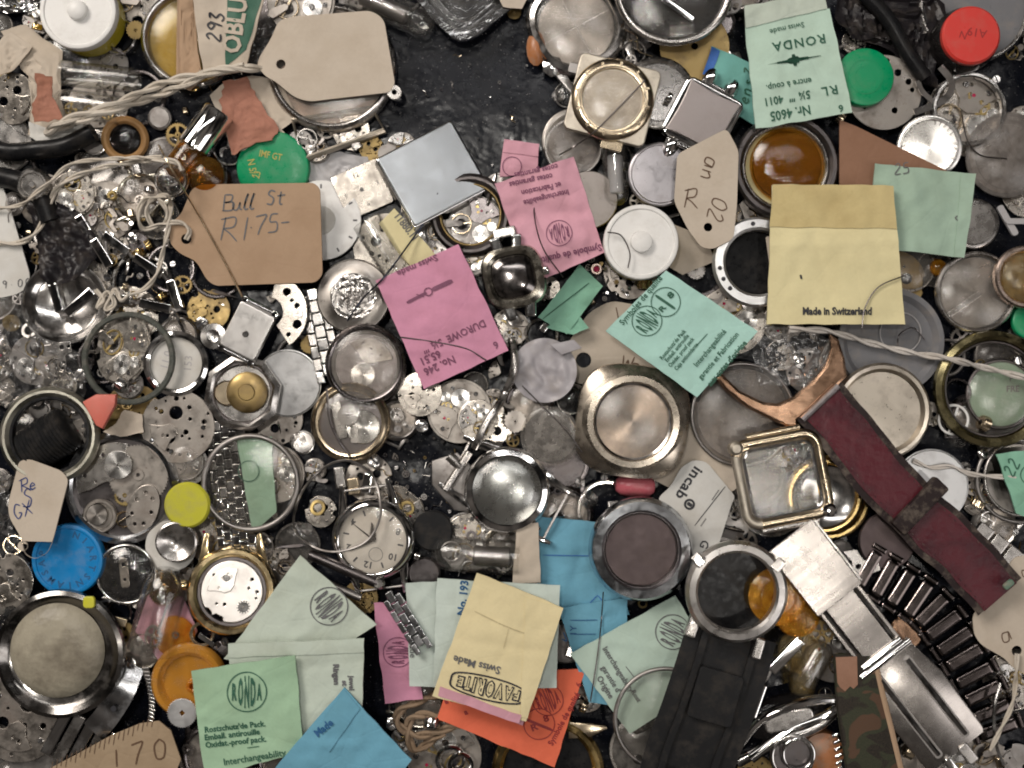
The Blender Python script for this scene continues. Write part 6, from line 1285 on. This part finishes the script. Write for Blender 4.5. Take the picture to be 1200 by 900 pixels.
put('glass_vial', 'clear glass vial with a gold gear, right of the large glass jar', 'vial', vial(104, 26, 'glass', contents=lambda: [('gold_gear', tr(gear_g(22, 40, 3, 0), -24, -4, 14, 0, 20), 'gold'), ('steel_wheel', tr(gear_g(14, 24, 2, 4), 34, 0, 20, 0, 30), 'nickel'), ('stem', tube([(-30, 8, 16), (30, 4, 22)], 2, 8), 'chrome')]), 184, 716, rp_(100, 50, 78), rot=256, h=44, z=10, opaque=False)
scrap('pink_paper', 'pink paper showing behind the clear vial with the gold gear', 'paper', [(176, 690), (214, 700), (232, 740), (212, 764), (186, 774), (158, 740)], 'pink2', 44, 2, .5, z=8)
put('gold_gear', 'gold ring wheel with a steel key beside the amber lid', 'wheel', lambda: [('wheel', ring(15, 11, 4, 1), 'goldp'), ('key', tr(box(22, 6, 4, 2), 6, -6, 4, -35), 'chrome')], 236, 744, C(15), h=8, z=28)
put('gold_gear_disc', 'amber yellow disc with a tiny steel eye, below the clear vial', 'disc', lambda: [('disc', disc(24, 5, 1), 'amber'), ('eye', tr(ring(4.5, 2, 2, .5), 2, 2, 5), 'chrome')], 204, 746, C(24), h=6, z=22)
lay(3)
put('watch_movement_case', 'gold rimmed case with a very bright movement plate, left of the mint packets', 'watch case', lambda: [('case_body', lathe([(41, 2), (41, 11), (44, 14), (49, 14), (52, 10), (52, 3), (48, 0), (41, 0)], 72, close=True), 'gold2'), ('inner_ring', ring(41, 36, 9, 1), 'gun')]+lift([('main_plate', curve_mesh([plate_outline(36, random.Random(9))]+holes(36, 8, .3, .85, .03, .06, random.Random(2)), 6, .8), 'brightplate'), ('gear', tr(gear_g(8, 14, 2, 0, .25), 14, -18, 6), 'steel'), ('bridge', bridge_g(30, 3, random.Random(8), 4, 6, 2.2, .9), 'brightplate'), ('screw', tr(screw_g(4)[0], -6, 16, 8), 'steel')], 3)+[('lug', lug_g(50, 56, 18, 12, sg, 1), 'gold2') for sg in (-1, 1)]+[('crown', tr(crown_g(6, 7), -52, 8, 7, 180), 'gold2')], 270, 695, C(52), h=17, z=34, tilt=(-6, 3))
M['gold2'] = metal('bright_gold_rim', (.84, .66, .38), .13, .2); M['brightplate'] = metal('bright_nickel', (.86, .82, .78), .34, .2)
lay(2)
put('amber_cover', 'round amber plastic lid with a coiled knob left of the sage packet', 'lid', lambda: [('lid', lathe([(0, 5), (30, 5), (32, 9), (36, 13), (41, 13), (44, 9), (45, 2), (42, 0), (0, 0)], 60), 'amberlid'), ('knob', join(*[tr(torus(7-k*.6, 2.2), 6, -4, 5+k*2.4) for k in range(4)]), 'amber')], 220, 800, C(45), h=15, z=26)
M['amberlid'] = plastic('orange_amber', (.72, .32, .045), .2, .15, trans=.35)
lay(3)
put('steel_gear', 'pale steel toothed wheel with a square hole on the amber lid', 'gear', lambda: [('gear', curve_mesh([[(18*q*cos(2*pi*(k+f)/40), 18*q*sin(2*pi*(k+f)/40)) for k in range(40) for f, q in ((0, .93), (.3, 1), (.55, .93))], rrect(5, 5, .2, rot=45)], 2.4, .3), 'palesteel')], 213, 836, C(18), h=4, z=44)
M['palesteel'] = metal('pale_steel', (.78, .78, .78), .42, .1)
lay(4)
packet('mint_packet', 'pale mint packet with a ringed logo lying at an angle under the gold rimmed case', 'paper packet', [(352, 650), (441, 732), (352, 790), (262, 772)], 'mint2', lambda s: [('printing', ronda(s, 386, 710, 22, -52), 'inkd')], seed=51, amp=2, h=9)
packet('mint_packet', 'pale sage packet with a folded top, between the slanted one and the blue packet', 'paper packet', [(268, 754), (427, 748), (424, 852), (270, 870)], 'mint2', lambda s: [('printing', join(s.txt('Ringen', 394, 790, 9, -88, 1, .5), s.txt('jewel', 412, 800, 8, -88, 1, .4), s.txt('st', 404, 800, 8, -88, 1, .5)), 'inkd')], seed=52, amp=1.8, h=9, flap=[([(268, 754), (427, 748), (427, 764), (268, 770)], 'mint2', .3)])
packet('sage_packet', 'sage green packet with a ringed logo and German wording, bottom left', 'paper packet', [(224, 786), (346, 768), (356, 880), (240, 912)], 'green_p4',
       lambda s: [('printing', join(ronda(s, 290, 810, 23, 0), s.txt("Rostschutz'de Pack.", 240, 855, 9.5, 6, .95, .25, align='LEFT'), s.txt('Emball. antirouille', 240, 864, 9.5, 6, .95, .25, align='LEFT'), s.txt('Oxidat.-proof pack.', 241, 873, 9.5, 6, .95, .25, align='LEFT'), s.line([(290, 876), (304, 874)], 1), s.txt('Interchangeability', 262, 893, 11, 9, .95, .15, align='LEFT')), 'inkg')], seed=53, amp=2, h=9)
M['green_p4'] = paper('soft_sage_paper', (.36, .54, .37), .15, fold=.4)
lay(5)
packet('blue_packet', 'bright blue packet with a buttoned flap at the bottom edge, left of the twine', 'paper packet', [(403, 806), (482, 890), (440, 950), (322, 900)], 'cyan',
       lambda s: [('printing', s.txt('Made', 380, 852, 12, 40, .95, .4, dz=2.4), 'inkblu')], seed=54, amp=2.2, bulge=5, h=11, flap=[([(403, 808), (422, 830), (386, 880), (366, 862)], 'cyan', .5)])
lay(4)
card('kraft_ruler', 'torn kraft card with ruled lines and handwriting at the bottom left edge', 'card', [(50, 905), (90, 884), (130, 862), (164, 848), (186, 845), (200, 856), (212, 890), (206, 905)], 'kraft2', prints=lambda s: [('ruled_lines', join(*[s.line([(60+k*5.6, 903-k*2.6+(4 if k % 2 else 0)), (62+k*5.6, 892-k*2.5)], .8, sm=False) for k in range(22)]), 'inkbr'), ('handwriting', join(pen(s, '1', 130, 890, 20, 12, 2), pen(s, '7', 152, 884, 24, 12, 2), pen(s, '0', 178, 880, 24, 12, 2)), 'inkbr')], thick=3, h=4)
M['kraft2'] = paper('tan_wood_card', (.38, .285, .19), .25)
lay(2)
put('curved_clasp', 'curved bright steel clasp strip right of the large glass jar bottom', 'clasp', lambda: [('strip', bent_strip([(-34, -40, 2), (-14, -18, 14), (4, 10, 18), (14, 40, 8)], 30, 3), 'bluesilver'), ('hole', tr(disc(3.4, .5), -4, -8, 21), 'inkk')], 138, 822, rp_(44, 90, -25), h=22, z=16)
put('ridged_tube', 'ridged steel tube strap curving left of the amber lid', 'band', lambda: [('band', join(*[tr(box(8, 4, 5, 1, 1), 8*sin(k*.16), 32-4.4*k, 2, -k*2) for k in range(15)]), 'satin')], 170, 816, rp_(16, 70), h=8, z=20)
put('bracelet', 'wide flat steel expanding bracelet at the bottom left above the kraft card', 'bracelet', links(6, 60, 16, 'satin', 8, 1, mat2='chrome'), 66, 858, rp_(90, 60, -50), rot=-28, h=10, z=10)
put('pierced_plate', 'large brown grey movement plate at the bottom left corner', 'watch part', plate(52, 111, 'nickeld', 14, h=5), 22, 842, C(52), h=7, z=8)
put('caseback', 'dull disc fragments at the bottom left corner below the large plate', 'case back', back(36, 'dull'), 40, 892, C(35), h=5, z=2)
lay(1)
put('movement', 'movement plate edge at the left, above the large glass jar', 'movement', plate(30, 121, 'nickel', 10), 6, 720, C(30), h=6, z=10)
put('bent_rods', 'bent steel rods between the mint packets and the silvered dial watch', 'clasp', lambda: [('rod', tube([(-40, 18, 8), (40, -16, 8)], 6.5, 10), 'gun'), ('rod', tube([(-50, -4, 5), (20, -34, 5)], 5, 10), 'dull'), ('tip', tr(disc(7, 10, 2), 42, -16, 4), 'satin')], 402, 668, rp_(90, 30, -24), h=16, z=24)
# ================================================================ small loose pieces in the gaps
def ground():
    nx, ny = 150, 120; V = []; F = []
    for j in range(ny+1):
        for i in range(nx+1):
            x = -1400+2800*i/nx; y = -1150+2300*j/ny; v = Vector((x*.011, y*.011, 3)); r = abs(mnoise.noise(v))+.5*abs(mnoise.noise(v*2.7)); V.append((x, y, 7*r-8))
    for j in range(ny):
        for i in range(nx): a = j*(nx+1)+i; F.append((a, a+1, a+nx+2, a+nx+1))
    s = NT('black_sheet'); s.set(Base_Color=s.mix(s.ramp(s.noise(.02, 6, .7), [(.55, 0), (.8, .4)]), (.004, .005, .009), (.05, .05, .06)), Roughness=s.ramp(s.noise(.03, 5, .7), [(.3, .16), (.7, .34)]), Specular_IOR_Level=.22)
    sp = s.ramp(s.noise(.42, 2, .5), [(.70, 0), (.73, 1)]); s.set(Base_Color=s.mix(sp, s.b.inputs['Base Color'].links[0].from_socket, (.25, .24, .23)))
    s.bump(s.noise(.02, 3, .5), .75, 5); s.bump(s.noise(.3, 3, .6), .12, .6)
    o = obj('ground', (V, F), s.m, ang=180); o['kind'] = 'structure'; o['label'] = 'black plastic sheet under the heap of watch parts'
ground()
BARE = [[(448, 10), (520, 26), (560, 44), (600, 20), (640, 90), (655, 150), (600, 170), (560, 190), (520, 140), (440, 170), (430, 120), (462, 100)], [(470, 510), (520, 500), (530, 560), (520, 600), (480, 590), (460, 560)], [(694, 330), (740, 330), (720, 352), (700, 350)], [(1170, 70), (1200, 60), (1200, 130), (1172, 120)], [(1150, 230), (1200, 236), (1200, 290), (1160, 290)], [(684, 836), (740, 832), (730, 880), (700, 880)], [(430, 760), (450, 760), (452, 830), (430, 850)], [(1085, 500), (1110, 490), (1130, 540), (1100, 530)]]
bare = np.zeros(HM.shape, bool)
for P in BARE: bare |= cells(('p', [(x, -y) for x, y in P]), 0, 0)
def where(x, y):
    best = sorted(MARKS, key=lambda m: math.hypot(m[1]-x, m[2]-y))[0]; dx, dy = x-best[1], y-best[2]; d = math.hypot(dx, dy)
    side = 'on' if d < best[3]*.5 else ('beside the', 'above the', 'beside the', 'below the')[0]
    ang = (math.degrees(math.atan2(-dy, dx))+360) % 360
    side = ('just right of the', 'up and right of the', 'just above the', 'up and left of the', 'just left of the', 'down and left of the', 'just below the', 'down and right of the')[int(((ang+22.5) % 360)//45)]
    return side+' '+best[0]
MARKS = [('yellow jar', 93, 18, 44), ('blank cream tag', 395, 65, 60), ('green cap', 320, 190, 40), ('kraft tag', 298, 275, 60), ('steel box', 500, 204, 50), ('stem packet', 520, 370, 60), ('creased pink packet', 645, 255, 50), ('dark faced watch', 602, 324, 36),
    ('gold bezel case', 718, 116, 50), ('chrome square watch', 824, 137, 45), ('balance staff packet', 930, 80, 60), ('green domed cap', 1014, 90, 34), ('red lid', 1136, 43, 36), ('amber lens case', 922, 194, 60), ('big yellow packet', 980, 300, 80), ('white knob lid', 751, 284, 44), ('satin ring case', 888, 307, 50),
    ('aqua packet', 798, 390, 60), ('steel dish', 76, 356, 48), ('oval movement', 143, 409, 36), ('lined lid', 206, 426, 36), ('buckle case', 290, 388, 30), ('engraved disc', 414, 347, 42), ('black ringed case', 428, 427, 46), ('octagonal case', 283, 461, 44), ('ivory bezel ring', 56, 511, 56), ('stepped steel case', 142, 571, 66),
    ('blue lid', 79, 656, 42), ('lime disc', 219, 592, 27), ('ringed glass', 293, 566, 54), ('gold rimmed round case', 410, 495, 46), ('numeral dial watch', 437, 632, 46), ('centre steel watch', 594, 575, 50), ('turned clear disc', 645, 511, 34), ('pale gold case', 742, 494, 64), ('pink pill', 745, 570, 22), ('dark bezel', 752, 645, 60),
    ('square gold frame', 918, 562, 60), ('maroon strap', 1070, 585, 60), ('olive gold ring', 1165, 456, 66), ('round crystal with stem', 1146, 342, 46), ('folding clasp', 1040, 780, 70), ('silver ring on rubber strap', 864, 694, 60), ('rubber strap', 830, 820, 60), ('diagonal mint packet', 755, 780, 60), ('orange packet', 620, 840, 50), ('pale yellow packet', 585, 758, 60),
    ('narrow pink packet', 467, 763, 30), ('blue buttoned packet', 400, 870, 50), ('ringed logo sage packet', 290, 830, 55), ('amber lid', 220, 800, 44), ('large glass jar', 68, 768, 74), ('bright gold rimmed case', 270, 695, 50), ('camouflage strap', 1012, 832, 40), ('beige tag', 1190, 720, 40), ('smoky lid', 1044, 400, 60), ('oval punched tag', 710, 405, 40), ('tilted chromed case', 926, 846, 40), ('brown card', 1040, 190, 40), ('silver case back', 1090, 172, 36), ('smoky watch glass', 872, 486, 60)]
rf = random.Random(23)
used = set()
def lab(desc, x, y):
    s = desc+' '+where(x, y); used.add(s); return s
# ---- mid sized pieces under the hand-placed ones, so the heap is full
MID = [
 ('movement', 'movement', lambda r, k: movement(r, 300+k, rf.choice(['nickel', 'nickeld', 'nickeld', 'dull'])), 12, 'round movement with wheels and bridges'),
 ('movement_plate', 'watch part', lambda r, k: plate(r, 500+k, rf.choice(['nickel', 'nickeld', 'dull', 'brassd']), 12), 5, 'drilled flat movement plate'),
 ('caseback', 'case back', lambda r, k: back(r, rf.choice(['satin', 'sund', 'dull', 'dull', 'gunb']), rf.choice([.8, .86, .92]), inv=rf.random() < .4, notches=rf.choice([0, 0, 6])), 6, 'grey round case back'),
 ('watch_glass', 'watch glass', lambda r, k: crystal(r, rf.uniform(4, 8), rf.choice(['clear2', 'haze', 'clear']), tension='satin'), 9, 'loose clear watch glass'),
 ('watch_case', 'watch case', lambda r, k: case(r*.92, .78, 12, rf.choice(['satin', 'gunb', 'dull', 'goldst']), (1, -1), None, None, True, 'clear2', 5, floor='sund'), 14, 'empty lugged steel watch case'),
 ('steel_ring', 'ring', lambda r, k: gasket(r, r*.84, 6, rf.choice(['satin', 'dull', 'steel', 'gunb'])), 7, 'plain dark steel movement ring'),
]
fills = []
def try_fill(n, rmin, rmax, layer, cover=.62, gap=.62):
    c = 0
    for t in range(n*30):
        if c >= n: break
        x, y = rf.uniform(-15, 1215), rf.uniform(-15, 915); r = rf.uniform(rmin, rmax); m = cells(('c', r), x, y)
        if not m.any() or bare[m].mean() > .12 or OPAQUE[m].mean() > cover: continue
        if any(math.hypot(x-a, y-b) < (r+q)*gap for a, b, q in fills): continue
        fills.append((x, y, r)); c += 1; yield x, y, r
k = 0
QMAIN = QUEUE; QUEUE = []
lay(0)
for x, y, r in try_fill(95, 24, 42, 0, .7, .55):
    kind, cat, mk, h, desc = MID[rf.choices(range(6), [5, 4, 3, 2, 3, 2])[0]]; k += 1
    put(kind, lab(desc, x, y), cat, mk(r, k), x, y, C(r), opaque=False, h=h, rot=rf.uniform(0, 360), tilt=(rf.uniform(-5, 5), rf.uniform(-5, 5)), q=60, group=None)
for x, y, r in try_fill(75, 13, 24, 0, .5, .7):
    kind, cat, mk, h, desc = MID[rf.choices(range(6), [3, 4, 2, 2, 0, 2])[0]]; k += 1
    put(kind, lab('small '+desc, x, y), cat, mk(r, k), x, y, C(r), opaque=False, h=h, rot=rf.uniform(0, 360), tilt=(rf.uniform(-7, 7), rf.uniform(-7, 7)), q=75)
# ---- little pieces scattered over them
def hand_piece(r): L = r*2; return lambda: [('hand', hand_g(L, L*.06), 'x')]
def nubs(kind, r):
    if kind == 'gear': mt = rf.choice(['brassd', 'satin', 'dull', 'brassd', 'nickeld']); t = rf.randint(16, 34); sp = rf.choice([0, 4, 4, 5]); return [('gear', gear_g(r, t, 1.6, sp), mt)], 3, mt
    if kind == 'screw':
        a, b = screw_g(r*.55, 2.5, r*.9, 0, 0, 30); return [('screw_head', join(a, tube([(0, 0, 0), (0, 0, r)], r*.25, 8)), 'steel'), ('screw_slot', b, 'inkk')], 4, 'steel'
    if kind == 'spring_bar': return [('bar', tube([(-r*1.6, 0, 2.2), (-r*1.3, 0, 2.2), (r*1.3, 0, 2.2), (r*1.6, 0, 2.2)], 2.2, 8, taper=lambda t: .55 if t < .05 or t > .95 else 1), 'steel')], 4, 'steel'
    if kind == 'crown': return [('crown', tr(crown_g(r*.7, r*.8), 0, 0, r*.7), rf.choice(['steel', 'goldp', 'satin', 'gold']))], 6, 'x'
    if kind == 'watch_hand': return [('hand', tr(hand_g(r*2.2, r*.12), z=1), rf.choice(['satin', 'gold', 'gun', 'steel']))], 2, 'x'
    if kind == 'hairspring': return [('coil', spiral_g(r*.1, r*.8, 5, .4), 'steel')], 1.5, 'x'
    if kind == 'washer': return [('washer', ring(r*.7, r*.4, 2, .5), rf.choice(['steel', 'brass', 'satin', 'gun']))], 2, 'x'
    if kind == 'lever': return [('lever', curve_mesh([[(p.x, p.y) for p in smooth_path([(-r, -r*.2), (-r*.4, r*.3), (r*.3, r*.1), (r, r*.7), (r*1.1, r*.3), (r*.5, -r*.3), (-r*.3, -r*.05), (-r*.9, -r*.55)], 3, True)], circ(r*.12, r*.25, -.08*r, 10)], 2, .4), rf.choice(['dull', 'satin', 'nickeld']))], 3, 'x'
    if kind == 'small_bridge': return [('bridge', bridge_g(r*1.3, 3, random.Random(rf.random()), 5, 0, 0, .8), rf.choice(['nickeld', 'satin', 'dull', 'nickeld']))], 4, 'x'
    if kind == 'link': return [('link', box(r*1.1, r*.8, 6, 1.5, 1.8), rf.choice(['chrome', 'satin', 'goldp']))], 6, 'x'
    if kind == 'balance_wheel': return [('balance_wheel', join(ring(r*.9, r*.76, 2, .4), box(r*1.6, r*.14, 1.6, .6, .3), disc(r*.15, 4)), rf.choice(['brass', 'goldp', 'satin']))], 3, 'x'
    if kind == 'wire': return [('wire', tube(smooth_path([(-r*1.8, 0, 1), (-r*.6, r*.5, 2.5), (r*.6, -r*.2, 2), (r*1.8, r*.6, 1)], 6), .8, 6), rf.choice(['steel', 'dull', 'goldp']))], 2, 'x'
DESC = {'gear': 'tiny toothed wheel', 'screw': 'tiny slotted screw', 'spring_bar': 'thin steel spring bar', 'crown': 'little knurled winding crown', 'watch_hand': 'loose pointed watch hand', 'hairspring': 'fine coiled hairspring', 'washer': 'small round washer', 'lever': 'curved little steel lever', 'small_bridge': 'small lobed movement bridge', 'link': 'single polished bracelet link', 'balance_wheel': 'spoked balance wheel', 'wire': 'short bent wire'}
fills2 = []
def small(n, kinds, wts, rmin, rmax, cover=.5, okbare=False, zone=None):
    c = 0
    for t in range(n*40):
        if c >= n: break
        x, y = (rf.uniform(3, 1197), rf.uniform(3, 897)) if not zone else (rf.uniform(zone[0], zone[2]), rf.uniform(zone[1], zone[3])); r = rf.uniform(rmin, rmax); m = cells(('c', r), x, y)
        if not m.any() or OPAQUE[m].mean() > cover or (bare[m].mean() > .3 and not okbare): continue
        if any(math.hypot(x-a, y-b) < (r+q)*.9 for a, b, q in fills2): continue
        fills2.append((x, y, r)); c += 1; kd = rf.choices(kinds, wts)[0]; P, h, mt = nubs(kd, r)
        put(dict(balance_wheel='balance_gear').get(kd, kd), lab(DESC[kd], x, y), DESC[kd].split()[-1] if kd != 'spring_bar' else 'spring bar', (lambda P=P: P), x, y, C(max(3, r*.8)), opaque=False, h=h, rot=rf.uniform(0, 360), tilt=(rf.uniform(-15, 15), rf.uniform(-15, 15)), q=80)
KS = list(DESC); small(190, KS, [6, 4, 3, 3, 2, 2, 3, 4, 6, 3, 3, 2], 6, 15)
small(46, KS, [3, 5, 2, 2, 2, 1, 3, 4, 4, 3, 1, 3], 5, 13, .5, True, (0, 225, 200, 350))
small(30, ['screw', 'washer', 'gear', 'wire', 'watch_hand', 'lever'], [3, 2, 1, 2, 2, 1], 2.5, 5, .4, True, (450, 480, 540, 620))
small(12, ['screw', 'washer', 'wire'], [3, 1, 2], 1.6, 3, .4, True, (450, 60, 640, 200))
small(16, ['screw', 'washer', 'wire', 'gear'], [3, 2, 1, 2], 2.5, 5, .4, True, (680, 300, 760, 350))
FILL = QUEUE; QUEUE = QMAIN+FILL
# the labels of look-alikes must differ: give duplicates their group
QUEUE.sort(key=lambda q: q[0])
for _, run in QUEUE: run()
seen = {}
for o in sc.objects:
    if o.parent is None and o.get('label'): seen.setdefault(o['label'], []).append(o)
WORDS = {2: ('nearer', 'farther'), 3: ('nearest', 'middle', 'farthest')}
for l, os_ in seen.items():
    if len(os_) > 1:
        mk = next(m for m in MARKS if l.endswith(m[0])); c = Vector(world(mk[1], mk[2], 0)).xy
        os_.sort(key=lambda o: (o.location.xy-c).length); w_ = WORDS.get(len(os_))
        for k, o in enumerate(os_):
            if w_: o['label'] = w_[k]+' '+l
            else: o['group'] = 'loose pieces '+' '.join(l.split()[-6:])

for o in sc.objects:
    pass
